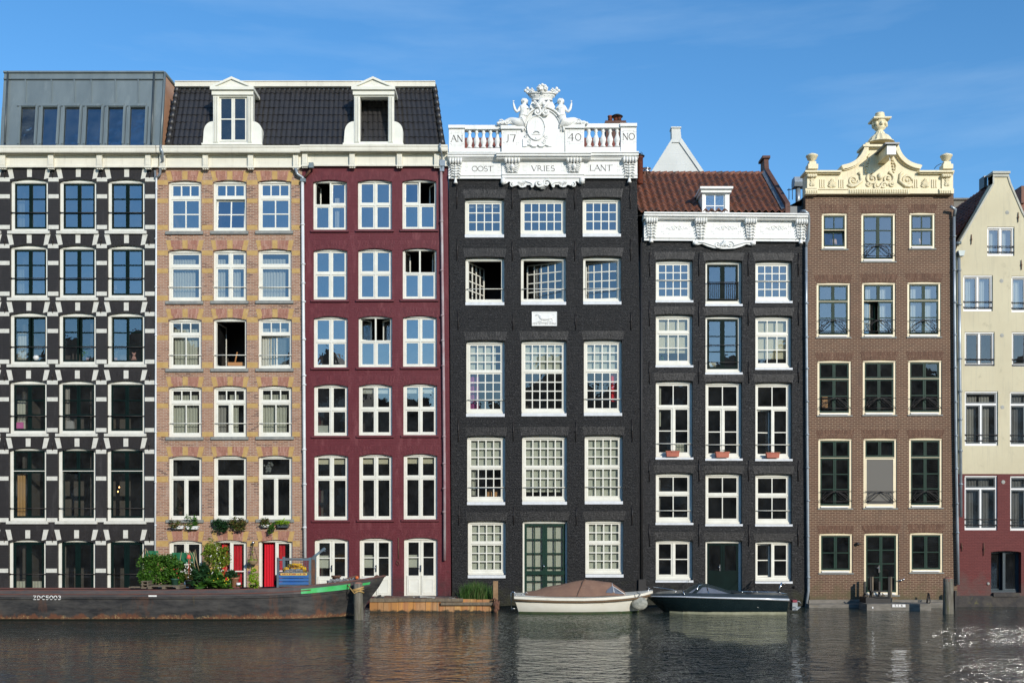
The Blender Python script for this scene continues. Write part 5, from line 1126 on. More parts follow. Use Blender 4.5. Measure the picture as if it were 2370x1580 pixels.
for cx in (1926, 2141):
    leafy(m, X(cx, y), Z(434, y), y-.01, .22, .3, 9, 1); leafy(m, X(cx, y), Z(426, y), y-.01, .18, .22, 7, 1)
    for s in (-1, 1):
        for k in range(3): m.pbox(cx+s*(17+k*5)-1.3, cx+s*(17+k*5)+1.3, 415, 434, y-.035, y+.01)
cx = 2037
for s in (-1, 1):
    scroll(m, X(cx+s*62, y), Z(418, y), y-.02, .2, 1.8, 0, s, .05); m.tube([(X(cx+s*(76-q*3.2), y), y-.03, Z(428+4*math.sin(q*.5), y)) for q in range(9)], [.03+.03*math.sin(q/8*3.14) for q in range(9)], 7)
    m.tube([(X(cx+s*(74), y), y-.02, Z(426, y)), (X(cx+s*58, y), y-.05, Z(432, y)), (X(cx+s*44, y), y-.05, Z(420, y)), (X(cx+s*46, y), y-.04, Z(404, y)), (X(cx+s*51, y), y-.03, Z(400, y))], [.03, .05, .06, .05, .06], 8)
    scroll(m, X(cx+s*18, y), Z(414, y), y-.03, .24, 1.6, 1.5, -s, .055); scroll(m, X(cx+s*8, y), Z(430, y), y-.04, .13, 1.5, 0, s, .05); scroll(m, X(cx+s*28, y), Z(426, y), y-.03, .12, 1.4, 2, s, .04)
    m.tube([(X(cx+s*33, y), y-.01, Z(400, y)), (X(cx+s*36, y), y-.04, Z(384, y)), (X(cx+s*28, y), y-.04, Z(368, y)), (X(cx+s*24, y), y-.03, Z(356, y))], [.02, .035, .035, .02], 6)
    for q in range(6): m.ball(tuple(at(cx+s*(32-q), 398-q*7, y-.03)), (.05, .04, .05), 6, 5)
m.ball(tuple(at(cx, 408, y-.05)), (.1, .08, .14), 8, 6); m.build('scroll_relief', 'yelstone', gb)
# dome, urn and small urns
m = MB(); dx, yy = 2036, 0.0
c0 = at(dx, 334, yy); prof_ = [(.56, 0), (.55, .04), (.47, .08), (.44, .16), (.34, .28), (.22, .36), (.19, .38), (.18, .45)]
vs = MB().lathe(tuple(c0), prof_, 28)
for i, v in enumerate(vs.v):
    if 28 <= (i % 10000) and i % 2: d = Vector((v.x-c0.x, v.y-c0.y, 0)); v.x -= d.x*.09; v.y -= d.y*.09
m.add(vs.v, vs.f, False)
c1 = at(dx, 307, yy); m.lathe(tuple(c1), [(.17, 0), (.13, .04), (.12, .08), (.2, .14), (.23, .22), (.22, .3), (.27, .44), (.3, .5)], 14); m.lathe((c1.x, c1.y, c1.z+.5), [(.32, 0), (.34, .04), (.34, .08), (.28, .1)], sq=True); m.lathe((c1.x, c1.y, c1.z+.6), [(.2, 0), (.19, .05), (.16, .07), (.2, .1), (.19, .16), (.14, .18), (.18, .22), (.17, .27)], 12)
for k in range(8): a = k*math.pi/4; m.ball((c1.x+.25*math.cos(a), c1.y+.25*math.sin(a), c1.z+.33), (.07, .07, .1), 7, 5)
for v in m.v:
    if v.z > c1.z: v.z = c1.z+(v.z-c1.z)*.85
m.build('urn', 'yelstone', gb)
for px in (1879, 2190):
    m = MB(); c = at(px, 394, -.02); m.lathe(tuple(c), [(.19, 0), (.19, .18), (.13, .2), (.13, .3)], sq=True); m.lathe((c.x, c.y, c.z+.3), [(.1, 0), (.1, .06), (.17, .1), (.2, .2), (.23, .22), (.23, .26), (.17, .29), (.09, .33), (.02, .36)], 14); m.build('finial', 'yelstone', gb)
m = MB(); m.tube([at(2162, 391, .1), at(2168, 384, .1), at(2178, 379, .1)], .012, 5); m.build('iron_stay', 'iron', gb)
m = MB(); bx = X(2037); zz = Z(362, 0)-.1
m.box(bx-.16, bx+.16, -1.15, .1, zz-.24, zz+.1); m.build('hoist_beam', 'yelstone', gb)
m = MB(); m.xprism([(-1.3, 0), (-1.3, .06), (.1, .06), (.1, 0)], bx-.27, bx+.27); m.v = [v+Vector((0, 0, zz+.11)) for v in m.v]; m.build('hoist_roof', 'lead', gb)
m = MB(); m.box(bx-.17, bx+.17, -1.2, -1.152, zz-.25, zz+.1); m.tube([(bx, -1.0, zz-.24), (bx, -1.0, zz-.4), (bx+.04, -1.0, zz-.42)], .018, 6); m.build('hoist_end', 'white', gb)
pipe(H6, [(2200, 478, -.3), (2211, 485, -.2), (2208, 500, -.14)], .06, 'pipe')
pipe(H6, [(2208, 500), (2209, 700), (2212, 1000), (2216, 1240), (2218, 1352)], .055, 'pipe', -.12, clips=[(2208.5, 547), (2209, 625), (2210, 700), (2210.5, 775), (2211, 850), (2212, 930), (2213, 1008), (2214, 1084), (2215, 1165), (2216, 1232)])
m = MB(); p = at(1985, 1258, -.08); m.ball(tuple(p), (.08, .08, .07), 10, 6); m.tube([p, p+Vector((.13, 0, 0))], .03, 6); m.build('wall_lamp', 'iron', H6)
m = MB(); m.tube([at(2078, 1342, -.05), at(2089, 1342, -.1)], .02, 6); m.tube([at(2088, 1343, -.1), at(2093, 1338, -.12)], .03, 6); m.build('wall_tap', 'steel', H6)

# ================================================================== HOUSE 7: cream stucco over red brick
H7 = empty('canal_house', (X(2315), 0, 0), 'cream stucco canal house with pointed gable and dark red base at the right edge', 'house', 'row of canal houses')
R7 = [[(525, 592, 2285, 2348)], [(637, 720, 2229.5, 2298), (639, 722, 2341, 2410)], [(768, 847, 2233, 2302), (768, 848, 2342, 2412)], [(905, 1031, 2233, 2310), (906, 1032, 2337.5, 2414)], [(1100, 1226, 2233, 2309), (1101, 1227, 2338.5, 2414)]]
holes = [(w[2], w[3], w[0], w[1], 0) for r in R7[:4] for w in r]
wall(H7, [(2211.5, 1096.2), (2425, 1096.2), (2423, 590), (2412, 560), (2370, 495), (2340, 425), (2334, 405), (2334, 398), (2296.5, 398), (2297, 405), (2297, 425), (2221, 556), (2212, 580)], holes, 'plaster')
wall(H7, [(2212, 1378), (2425, 1378), (2425, 1096.5), (2212, 1096.5)], [(w[2], w[3], w[0], w[1], 0) for w in R7[4]]+[(2294, 2364, 1274, 1371, 3)], 'b7', y0=.01, name='lower_wall')
MB().pbox(2211, 2428, 1378.3, 1412, -.07, .3).build('stone_base', 'foundation', H7)
body(H7, 2222, 2424, 600, 'plaster', 8, [745, 875, 1065, 1250])
m = MB(); pk = at(2316, 408, 0); e0, e1 = at(2219, 566, 0), at(2414, 566, 0)
sl_ = [(Vector((e0.x+.02, .32, e0.z)), Vector((pk.x, .32, pk.z)), Vector((pk.x, 9, pk.z)), Vector((e0.x+.02, 9, e0.z)))]
m2 = surf_tiles(Vector((e0.x-.1, 9, e0.z)), Vector((e0.x-.1, .35, e0.z)), Vector((pk.x, 9, pk.z-.05)), 32, 13, .07, .03, 4); m2.build('tiled_roof', 'redtile2', H7)
m.add([(e1.x, .32, e1.z), (e1.x, 9, e1.z), (pk.x, 9, pk.z-.05), (pk.x, .32, pk.z-.05)], [(0, 1, 2, 3)]); m.add([(e0.x, 9, e0.z), (e1.x, 9, e1.z), (pk.x, 9, pk.z-.05)], [(0, 1, 2)]); m.build('roof_core', 'redtile2', H7)
m = MB(); y = -.05
def strip7(pts, w=.065):
    P = [Vector((X(p[0]), Z(p[1]))) for p in pts]
    for p, q in zip(P, P[1:]):
        d = (q-p).normalized(); nn = Vector((d.y, -d.x))*w; m.prism([tuple(p), tuple(q), tuple(q+nn), tuple(p+nn)], -.035, .4)
strip7([(2221, 558), (2297, 425), (2297, 405)]); strip7([(2334, 405), (2340, 425), (2370, 495), (2412, 562)]); m.box(X(2295), X(2336), -.1, .42, Z(403), Z(398)); m.box(X(2297), X(2334), -.05, .4, Z(410), Z(403.2)); m.build('coping', 'copingpale', H7)
m = MB(); m.box(X(2289), X(2297)-.01, .42, .85, Z(425), Z(398.5)); m.build('chimney', 'zincdark', H7)
for ri, r in enumerate(R7):
    for k, (yt, yb, a, b) in enumerate(r):
        sp = '1x1,1x1' if ri < 3 else '1x1|1x1,1x1'; t = () if ri < 3 else (yt+30,)
        cu = [(.04, .4, .05, 1, 'curtain'), (.56, .84, .05, 1, 'curtain')] if ri != 2 else []
        if ri >= 3: cu = [(.02, .44, .05, 1, 'greycurtain'), (.52, .86, .05, 1, 'greycurtain')]
        b0_ = yb-(22 if ri in (0, 1) else (16 if ri == 2 else 25)); window(H7, a, b, yt, yb, sp, t, 'h7', None, cu, bar=[b0_, b0_+13], gl='glass' if ri < 2 else ('glasssun' if ri == 4 or (ri, k) == (3, 1) else 'glassdim'), sill=False, rec=.06 if ri < 4 else .07)
w = window(H7, 2294, 2364, 1274, 1371, '1x1,1x1', (), 'h7', {0: ('l', 10)}, (), gl='glassdark', sill=False, rec=.22, sash='bluegrey', frame='bluegrey', rise=3, name='door')
MB().pbox(2300, 2360, 1371.5, 1380, -.12, .2).build('sill', 'foundation', H7)
for x_, a_, b_ in ((2356, 492, 515), (2248, 543, 566), (2363, 602, 625), (2225, 1255, 1275), (2276.5, 1255, 1285)): anchor(H7, x_, a_, b_, 'rust')
m = MB()
for x_, z_ in ((2331, 492), (2318, 650), (2319, 776), (2320, 942), (2322, 1115)): m.lathe((0, 0, 0), [(.07, 0), (.07, .01)], 12) if False else m.ball(tuple(at(x_, z_, 0)), (.08, .006, .08), 12, 4)
m.ball(tuple(at(2287, 1350, 0)), (.06, .04, .06), 10, 5); m.build('wall_disc', 'stonegrey', H7)
m = MB(); m.prism([(X(2211), Z(584)), (X(2227), Z(584)), (X(2224), Z(596)), (X(2214), Z(596))], -.28, -.06); m.tube([at(2213, 563, -.1), at(2224, 562, -.1)], .06, 8); m.build('hopper', 'zinc', H7)
pipe(H7, [(2219.5, 597), (2221, 800), (2223, 1000), (2224, 1196)], .058, 'pipe', -.14, clips=[(2220, 625), (2221, 705), (2222, 830), (2222.5, 905), (2223, 970), (2223.5, 1043), (2224, 1120)])
m = MB(); m.pbox(2150, 2290, 462, 520, 9.5, 12); m.pbox(2148, 2292, 458, 462, 9.4, 12.2); tag(m.build('background_building', 'concrete', None), 'low grey flat-roofed building glimpsed between the brown and cream houses', 'building')
m = MB(); m.prism([(X(2362, 3), Z(560, 3)), (X(2362, 3), Z(460, 3)), (X(2395, 3), Z(430, 3)), (X(2520, 3), Z(520, 3)), (X(2520, 3), Z(560, 3))], 3, 6); m.box(X(2440, 3), X(2518, 3), 3.05, 6, -.3, Z(560, 3)-.01); m.pbox(2364, 2372, 430, 470, 2.9, 3.6)
tag(m.build('background_roof', 'redtile2', None), 'red roof with a grey chimney behind the cream gable at the right edge', 'roof')
# ================================================================== ground, water, far side
def plane(name, x0, x1, y0, y1, z, mat, kind='structure'):
    return tag(MB().add([(x0, y0, z), (x1, y0, z), (x1, y1, z), (x0, y1, z)], [(0, 1, 2, 3)]).build(name, mat, None), kind=kind)
def water():
    m, t, b = nodes('water'); b.inputs['Base Color'].default_value = (.026, .036, .03, 1); b.inputs['Roughness'].default_value = .012; b.inputs['IOR'].default_value = 1.4
    big = noise(t, pos(t, (.45, .9, 1)), .3, 2); st = ramp(t, big, .35, .65, .55, 1.0)
    p = None
    for sc, dist, det, vs in ((.9, .1, 1, (.8, 1, 1)), (3.0, .105, 2, (.75, 1.1, 1)), (7.5, .05, 2, (.65, 1.2, 1))):
        n2 = t.nodes.new('ShaderNodeBump'); n2.inputs['Distance'].default_value = dist; t.links.new(st, n2.inputs['Strength']); t.links.new(noise(t, pos(t, vs), sc, det, .5), n2.inputs['Height'])
        if p: t.links.new(p, n2.inputs['Normal'])
        p = n2.outputs[0]
    t.links.new(p, b.inputs['Normal']); MT['water'] = m
water()
mk('soil', (.08, .07, .06), rough=.9); mk('oppo', (.045, .04, .034), (.03, .027, .024), .3, rough=.8); mk('oppo2', (.09, .075, .06), (.06, .05, .04), .3, rough=.8); mk('oppowin', (.3, .3, .27), rough=.5)
plane('water', -90, 90, -38.6, .28, 0, 'water')
plane('canal_bed', -90, 90, -38.6, .28, -1.6, 'soil'); plane('ground', -400, 400, .3, 400, -.3, 'soil')
tag(MB().box(-90, 90, -62, -38.6, -1.6, 1.5).build('quay', 'foundation', None), kind='structure')
x = -62; i = 0; ro = random.Random(4)
while x < 62:
    w = ro.uniform(6.5, 9.5); h = (19.5 if x < -38 else 18.5 if x < -22 else 13.5 if x < -6 else 16 if x < 10 else 19 if x < 30 else 18)+ro.uniform(-1.2, .6); o = empty('opposite_house', (x+w/2, -62, 1.5), 'dark canal house on the far bank, seen only as a reflection in the lower windows', 'house', 'houses across the canal')
    m = MB()
    k = i % 3; p = [(x, 1.5), (x+w-.05, 1.5), (x+w-.05, h)]
    p += [[(x+w/2+1, h+2.6), (x+w/2-1, h+2.6)], [(x+w-.6, h+.3)], [(x+w*.7, h+1), (x+w*.62, h+2.8), (x+w*.38, h+2.8), (x+w*.3, h+1)]][k]+[(x, h)]
    m.prism(p, -70, -62); m.build('wall', 'oppo' if i % 2 else 'oppo2', o)
    m = MB()
    for r in range(5):
        for c in range(3): m.box(x+w*(.12+.29*c), x+w*(.12+.29*c)+w*.17, -61.99, -61.96, 2.6+r*2.7, 4.3+r*2.7)
    m.build('window', 'oppowin' if i % 4 == 1 else 'black', o); x += w; i += 1
# ================================================================== quay pieces in front of the houses
def planks():
    m, t, b = nodes('planks'); v = pos(t, (1, 0, .0)); n = t.nodes.new('ShaderNodeTexVoronoi'); n.voronoi_dimensions = '1D' if False else '3D'; n.inputs['Scale'].default_value = 3.2; t.links.new(v, n.inputs['Vector'])
    r = t.nodes.new('ShaderNodeValToRGB'); e = r.color_ramp.elements; e[0].color = (.34, .16, .05, 1); e[1].color = (.62, .36, .12, 1)
    for p_, c_ in ((.25, (.55, .26, .07)), (.45, (.3, .2, .11)), (.65, (.6, .19, .045)), (.85, (.38, .26, .13))): q = e.new(p_); q.color = (*c_, 1)
    s = t.nodes.new('ShaderNodeSeparateColor'); t.links.new(n.outputs['Color'], s.inputs[0]); t.links.new(s.outputs[0], r.inputs[0])
    c = mixc(t, ramp(t, noise(t, pos(t, (3, 3, .8)), 2.2, 6, .7), .42, .68), r.outputs[0], (.34, .17, .07)); c = mixc(t, ramp(t, noise(t, pos(t, (9, 3, 1.2)), 2, 5), .6, .76, 0, .6), c, (.25, .19, .13))
    g = t.nodes.new('ShaderNodeNewGeometry'); sp = t.nodes.new('ShaderNodeSeparateXYZ'); t.links.new(g.outputs['Position'], sp.inputs[0]); a = t.nodes.new('ShaderNodeMath'); a.operation = 'ADD'
    t.links.new(sp.outputs[2], a.inputs[0]); t.links.new(ramp(t, noise(t, pos(t), 5, 4), .3, .7, -.06, .06), a.inputs[1]); c = mixc(t, ramp(t, a.outputs[0], .1, .04), c, (.035, .028, .015))
    t.links.new(c, b.inputs['Base Color']); b.inputs['Roughness'].default_value = .8; bump(t, noise(t, pos(t, (20, 20, 2)), 2, 4), .5, .01, b); MT['planks'] = m
planks()
mk('wood', (.19, .15, .1), (.11, .09, .065), 5, str_=(3, 3, .6), rough=.85, bmp=.5, c3=(.3, .26, .2), c3s=7, c3r=(.6, .75)); mk('woodnew', (.3, .19, .1), (.22, .13, .06), 4, rough=.8)
mk('postwood', (.2, .185, .15), (.085, .075, .055), 3, str_=(6, 6, .5), rough=.9, bmp=.9, bsc=12, c3=(.1, .11, .03), c3s=2.5, c3r=(.55, .7)); mk('debris', (.2, .12, .09), (.12, .08, .06), 9, rough=.9, bmp=.5)
yq = -2.5; TQ = empty('timber_planter', (X(1005, yq), yq, 0), 'orange-brown timber quay edging of upright planks below the white doors', 'quay edging')
m = MB(); xL, xR = X(856, yq), X(1146, yq); zt = Z(1384, yq); x = xL; rq = random.Random(2)
while x < xR-.02:
    w = min(rq.uniform(.2, .3), xR-x); m.box(x, x+w-.012, yq-rq.uniform(0, .015), yq+.05, -.4, zt-rq.uniform(0, .03)+(-.02 if x > X(1090, yq) else 0)); x += w
m.build('upright_plank', 'planks', TQ)
m = MB(); m.box(xL+.02, xR, yq+.05, yq+.1, -.4, zt-.04); m.box(xL+.02, xL+.1, yq+.1, -.05, -.4, zt-.04); m.box(xR-.1, xR, yq+.1, -.05, -.4, zt-.04); m.build('inner_board', 'tarblack', TQ)
m = MB(); m.box(xL+.005, X(922, yq), yq-.06, yq-.016, Z(1392, yq), zt+.01); m.box(X(922, yq)+.01, X(1072, yq), yq-.075, yq-.016, Z(1391, yq), zt+.005); m.box(X(1021, yq), X(1146, yq), yq-.13, yq-.076, Z(1399, yq), Z(1392.5, yq)); m.build('waling_board', 'wood', TQ)
m = MB(); m.box(xL+.1, xR-.1, yq+.1, -.02, -.3, zt-.1); m.build('fill', 'soil', TQ)
m = MB(); m.box(X(1141.5, yq), X(1152.5, yq), yq-.02, yq+.16, -.3, Z(1344, yq)); tag(m.build('timber_post', 'woodnew', None), 'square brown timber post at the right end of the plank quay edging', 'post')
m = MB(); m.tube([at(1141, 1390, yq-.2), at(1144, 1384, yq-.25), at(1151, 1388, yq-.2), at(1148, 1400, yq-.22), at(1152, 1411, yq-.2), at(1146, 1415, yq-.2), at(1147, 1398, yq-.25), at(1155, 1390, yq-.2), at(1153, 1408, yq-.2)], .035, 7); 
for k in range(14): m.ball(tuple(at(1142+rq.uniform(0, 11), 1390+rq.uniform(0, 24), yq-.2)), (.06, .05, .09), 6, 4)
tag(m.build('mooring_rope', 'rust', None), 'tangled rusty chain hanging from the corner of the plank quay edging', 'chain')
for k in range(13):
    px = 915+k*14+rq.uniform(-4, 4); p = at(px, 1380, rq.uniform(-2.1, -1.0)); m = MB(); L_, W_, H_ = rq.uniform(.12, .5), rq.uniform(.1, .2), rq.uniform(.04, .1)
    m.box(-L_, L_, -W_, W_, 0, H_); m.xf(Matrix.Translation((p.x, p.y, zt-.1)) @ Matrix.Rotation(rq.uniform(-.5, .5), 4, 'Z') @ Matrix.Rotation(rq.uniform(-.12, .12), 4, 'Y'))
    o = m.build('rubble_piece', ('debris', 'wood', 'stonegrey', 'b3')[k % 4], None); tag(o, 'loose piece of rubble lying on the plank-edged strip by the doors', 'rubble', 'rubble on the timber quay')
m = MB(); rg = random.Random(9)
island('grass', [(.03, .085, .015), (.06, .15, .025), (.1, .2, .05), (.16, .17, .07)], .6, .3, .35)
for k in range(1500):
    x0 = rg.gauss(X(1098, -1.6), .42); 
    if not X(1066, -1.6) < x0 < X(1139, -1.6): continue
    y0 = rg.uniform(-2.3, -.7); h = rg.uniform(.25, .62)*(1.25-.6*abs(x0-X(1100, -1.6))); a = rg.uniform(0, 6.28); l = h*rg.uniform(.1, .6); w = .009; d = Vector((math.cos(a), math.sin(a), 0)); s_ = Vector((-d.y, d.x, 0))*w
    b_ = Vector((x0, y0, zt-.12)); q = b_+d*l*.4+Vector((0, 0, h*.6)); e = b_+d*l+Vector((0, 0, h)); m.add([b_-s_, b_+s_, q+s_, q-s_, e], [(0, 1, 2, 3), (3, 2, 4)])
tag(m.build('grass', 'grass', None), 'tall green grass growing behind the timber edging', 'grass', kind='stuff')
# strips of wall foot
LG = MB(); LG.box(X(1872, -.5), X(2010, -.5), -.55, -.01, -.3, Z(1397, -.5)); LG.box(X(2010, -.5)+.01, X(2209, -.5), -.5, -.01, -.3, Z(1394, -.5)); LG.box(X(1874, -.3), X(2207, -.3), -.2, -.005, Z(1396, -.3), Z(1388, -.3)); tag(LG.build('wall_footing', 'concrete', None), 'mossy concrete ledge along the foot of the brown brick house', 'ledge')
JT = empty('landing_float', (X(2080, -1.6), -1.4, 0), 'grey concrete landing float with a numbered plate in front of the brown house door', 'landing')
m = MB(); m.box(X(2006.5, -1.7), X(2155, -1.7), -1.7, -.8, -.3, Z(1397, -1.7)); m.build('pontoon', 'concrete', JT)
m = MB(); m.box(X(2064.5, -1.7), X(2095, -1.7), -1.73, -1.702, Z(1404, -1.7), Z(1397.5, -1.7)); m.box(X(2018, -1.7), X(2021, -1.7), -1.72, -1.702, Z(1407, -1.7), Z(1403, -1.7)); pn = m.build('number_plate', 'purewhite', JT)
m = MB(); lettering(m, '5 E 8', X(2079.8, -1.73), Z(1402.8, -1.73), 4.2/PPM, -1.73, .12, .2, .2, False); m.build('lettering', 'letterblack', pn)
m = MB(); m.box(X(2002, -1.2), X(2060, -1.2), -1.3, -.6, .1, .45); m.build('dark_base', 'tarblack', JT)
LD = empty('boarding_stairs', (X(2045, -1), -1, 0), 'dark boarding steps with four upright grey posts before the brown house door', 'steps')
for k, px in enumerate((2015.5, 2020, 2058, 2063)): m = MB(); yy = -.85 if k % 2 else -.6; m.box(X(px-1.7, yy), X(px+1.7, yy), yy, yy+.09, .2, Z(1334, yy)); m.build('post', 'wood' if k % 2 else 'tarblack', LD)
for px in (2002, 2036): m = MB(); m.box(X(px-2, -.6), X(px+2, -.6), -.6, -.5, .3, Z(1345, -.6)); m.build('post', 'tarblack', LD)
m = MB(); 
for k in range(2): m.box(X(2022, -1.2), X(2057, -1.2), -1.3+.35*k, -1.05+.35*k, .42+.2*k, .47+.2*k)
m.build('tread', 'tarblack', LD)
def rope(name, pts, r, mat, lab, cat='rope'):
    m = MB(); m.tube([at(*p) for p in pts], r, 6); return tag(m.build(name, mat, None), lab, cat)
for k, px in enumerate((2006, 2044)):
    m = MB()
    for q in range(6): m.ball(tuple(at(px+rq.uniform(-3, 4), 1378+q*2.6, -1.1)), (.045, .045, .03), 7, 4)
    m.tube([at(px-3, 1372, -1.15), at(px+4, 1378, -1.15), at(px-2, 1384, -1.15), at(px+4, 1392, -1.15)], .022, 6)
    tag(m.build('coiled_rope', 'wood', None), ('coil of frayed mooring rope at the left side of the boarding steps', 'coil of frayed mooring rope in the middle of the boarding steps')[k], 'rope')
rope('garden_hose', [(2144, 1396, -.6), (2148, 1371, -.5), (2150, 1380, -.5), (2146, 1394, -.6), (2149, 1397, -.6), (2153, 1392, -.6), (2150, 1372, -.5)], .02, 'tarblack', 'black looped cable standing on the ledge right of the landing float', 'cable')
# mooring posts
def mooring_post(px, pyt, y, r, lab, lean=0, brown=True):
    p = at(px, pyt, y); root = empty('mooring_post', (p.x, y, 0), lab, 'mooring post', 'wooden mooring posts')
    rd = random.Random(int(px)); rings = []
    for j in range(7):
        t = j/6; z = -.6+(p.z+.6)*t; rings.append([(p.x+lean*(1-t)+r*(1.08-.1*t)*(1+rd.uniform(-.05, .05))*math.cos(2*math.pi*i/12), y+r*(1+rd.uniform(-.05, .05))*math.sin(2*math.pi*i/12), z) for i in range(12)])
    m = MB(); m.loft(rings, True, True, True); s = m.build('shaft', 'postwood', root)
    m = MB(); m.lathe((p.x, y, p.z+.003), [(r*.96, -.1), (r*.93, 0), (r*.5, .04)], 12); m.build('worn_top', 'posttop', root); return root, p
mk('posttop', (.34, .15, .1), (.2, .1, .07), 8, rough=.9)
PR = []
r_, p = mooring_post(829, 1349, -5.3, .155, 'grey weathered mooring post with yellow rope beside the barge bow', .02)
m = MB()
for k in range(3): m.tube([(p.x+.185*math.cos(a), -5.3+.185*math.sin(a), p.z-.17-.06*k+.05*math.cos(a+k)) for a in [i*math.pi/8 for i in range(17)]], .022, 6)
m.tube([(p.x+.15, -5.4, p.z-.2), (p.x-.1, -5.52, p.z-.32), (p.x-.22, -5.4, p.z-.2), (p.x-.4, -5.1, p.z-.06)], .02, 6)
tag(m.build('yellow_rope', 'yellow', None), 'yellow mooring rope wound round the weathered post at the barge bow', 'rope')
mooring_post(2194.5, 1338, -3.0, .175, 'mossy green-topped mooring post in front of the right corner of the brown house', .0)
m = MB(); m.box(X(2209, -.6), X(2213, -.6), -.65, -.5, -.4, Z(1366, -.6)); tag(m.build('mooring_post', 'tarblack', None), 'thin black wall-side post standing between the brown and the dark red base', 'mooring post')
# ================================================================== BARGE
def bargemat():
    m, t, b = nodes('bargehull'); g = t.nodes.new('ShaderNodeNewGeometry'); sp = t.nodes.new('ShaderNodeSeparateXYZ'); t.links.new(g.outputs['Position'], sp.inputs[0]); z = sp.outputs[2]
    c = mixc(t, ramp(t, noise(t, pos(t, (.7, 1, 2.5)), 1.4, 6, .7), .4, .65), (.018, .018, .019), (.07, .066, .06))
    c = mixc(t, ramp(t, noise(t, pos(t, (1.2, 1, .35)), 1.1, 6, .75), .56, .66, 0, .7), c, (.09, .045, .028))
    def addn(lo, hi, sc, st_=(1, 1, 1)):
        a = t.nodes.new('ShaderNodeMath'); a.operation = 'ADD'; t.links.new(z, a.inputs[0]); t.links.new(ramp(t, noise(t, pos(t, st_), sc, 6, .7), .3, .7, lo, hi), a.inputs[1]); return a.outputs[0]
    c = mixc(t, ramp(t, addn(-.22, .2, 1.6, (1, 1, .4)), .19, .11), c, (.13, .055, .03))
    c = mixc(t, ramp(t, noise(t, pos(t, (4, 1, 5)), 4, 5, .8), .5, .62), c, mixc(t, ramp(t, addn(-.12, .1, 3), .14, .08), c, (.4, .28, .13)))
    c = mixc(t, ramp(t, addn(-.01, .01, 5), .075, .05), c, (.006, .008, .004))
    st = mixc(t, ramp(t, noise(t, pos(t, (1.9, 1, .06)), 1.6, 3, .8), .63, .67, 0, .55), c, (.11, .085, .03))
    t.links.new(st, b.inputs['Base Color']); b.inputs['Roughness'].default_value = .55; bump(t, noise(t, pos(t), 9, 5), .35, .015, b); MT['bargehull'] = m
bargemat(); mk('bargegreen', (.045, .45, .1), (.1, .5, .2), 3, rough=.45, c3=(.05, .09, .05), c3s=10, c3r=(.66, .74)); mk('bargedeck', (.06, .05, .045), (.09, .05, .035), 3, rough=.8); mk('rustrail', (.14, .05, .035), (.08, .05, .045), 2.5, str_=(1, 1, 4), rough=.7, bmp=.4); mk('bargetop', (.055, .055, .06), (.1, .08, .075), 3, str_=(.6, 1, 3), rough=.6, c3=(.14, .06, .045), c3s=2.5, c3r=(.55, .68))
BG = empty('barge', (X(300, -4.4), -4.4, 0), 'long black steel cargo barge with rust and a green stripe, moored at the left', 'barge')
YC, HB = -4.4, 1.3
XB = [-300, 0, 300, 520, 620, 680, 720, 755, 785, 810, 832, 850, 866, 878, 886, 891.5]
def bw(px): t = max(0, (px-560)/(892-560)); return HB*max(.0, 1-t**2.6)
def rimrow(px): # world height of the rim
    t = max(0, (px-560)/(892-560)); return 1.0+.05*max(0, (px-300)/260)**1*(1 if px < 560 else 1)*.5+.36*t**1.7
def stem(px, zr):   # x pull-back with depth for the raked bow
    t = max(0, (px-760)/(892-760)); return t**1.4
rings = []; RR = []
for px in XB:
    h = bw(px); zr = rimrow(px); xw = X(px, YC-h); 
    if px > 860: xw = X(px, YC-h*.9)
    t = max(0, (px-700)/(892-700)); pull = 1.05*t**1.5
    ring = []
    for s in (-1, 1):
        pts = []
        for u, (hf, zf_) in enumerate(((1, 1), (1.0, .74), (1.0, .72), (.985, .35), (.95, .05), (.88, -.25), (.0, -.5))):
            zz = zr*zf_ if zf_ > 0 else zf_; d = 1-max(0, zz)/zr
            flare = 1-(.75*t)*(d**1.1); pts.append((xw-pull*d**1.2, YC+s*h*hf*flare, zz-(.1*min(1, h/HB) if (s == 1 and zf_ == 1) else 0)))
        RR.append((px, s, pts)); ring.append(pts)
    rings.append(ring[0]+ring[1][::-1][1:])
m = MB(); m.loft(rings, True, False); m.add(rings[-1], [tuple(range(len(rings[-1])))])
hull = m.build('hull', 'bargehull', BG)
near = {px: pts for px, s, pts in RR if s == -1}; far = {px: pts for px, s, pts in RR if s == 1}
m = MB(); nk = sorted(near)
m.loft([[Vector(near[p][0])+Vector((0, .1, -.1)), Vector(far[p][0])+Vector((0, -.1, -.1))] for p in nk[:-1]], False); m.build('deck', 'bargedeck', BG)
def band(mat, name, zf0, zf1, off, ks, s='n'):
    m = MB(); D = near if s == 'n' else far; rs = []
    for p in ks:
        P = D[p]; a = Vector(P[0]); bb = Vector(P[1]); zr = a.z
        def f(z): return a.lerp(bb, (a.z-z)/(a.z-bb.z))
        u, l = f(zr*zf1), f(zr*zf0); o = Vector((0, -off, 0)); rs.append([u+o, l+o, l, u])
    for j in range(len(rs)-1):
        n = len(m.v); m.add(rs[j]+rs[j+1], [(0, 1, 5, 4), (1, 2, 6, 5), (3, 0, 4, 7)], False)
    return m.build(name, mat, BG)
def interp(px):
    a = max(k for k in nk if k <= px); b = min(k for k in nk if k >= px); t = 0 if a == b else (px-a)/(b-a); return [tuple(Vector(p).lerp(Vector(q), t)) for p, q in zip(near[a], near[b])]
for q in (697, 813): near[q] = interp(q); nk = sorted(near)
band('bargetop', 'bulwark', .8, 1.0, .012, [k for k in nk if k <= 866]); band('rustrail', 'rubbing_strake', .865, .9, .035, [k for k in nk if k <= 720]); band('bargehull', 'lower_strake', .725, .755, .045, [k for k in nk if k <= 878])
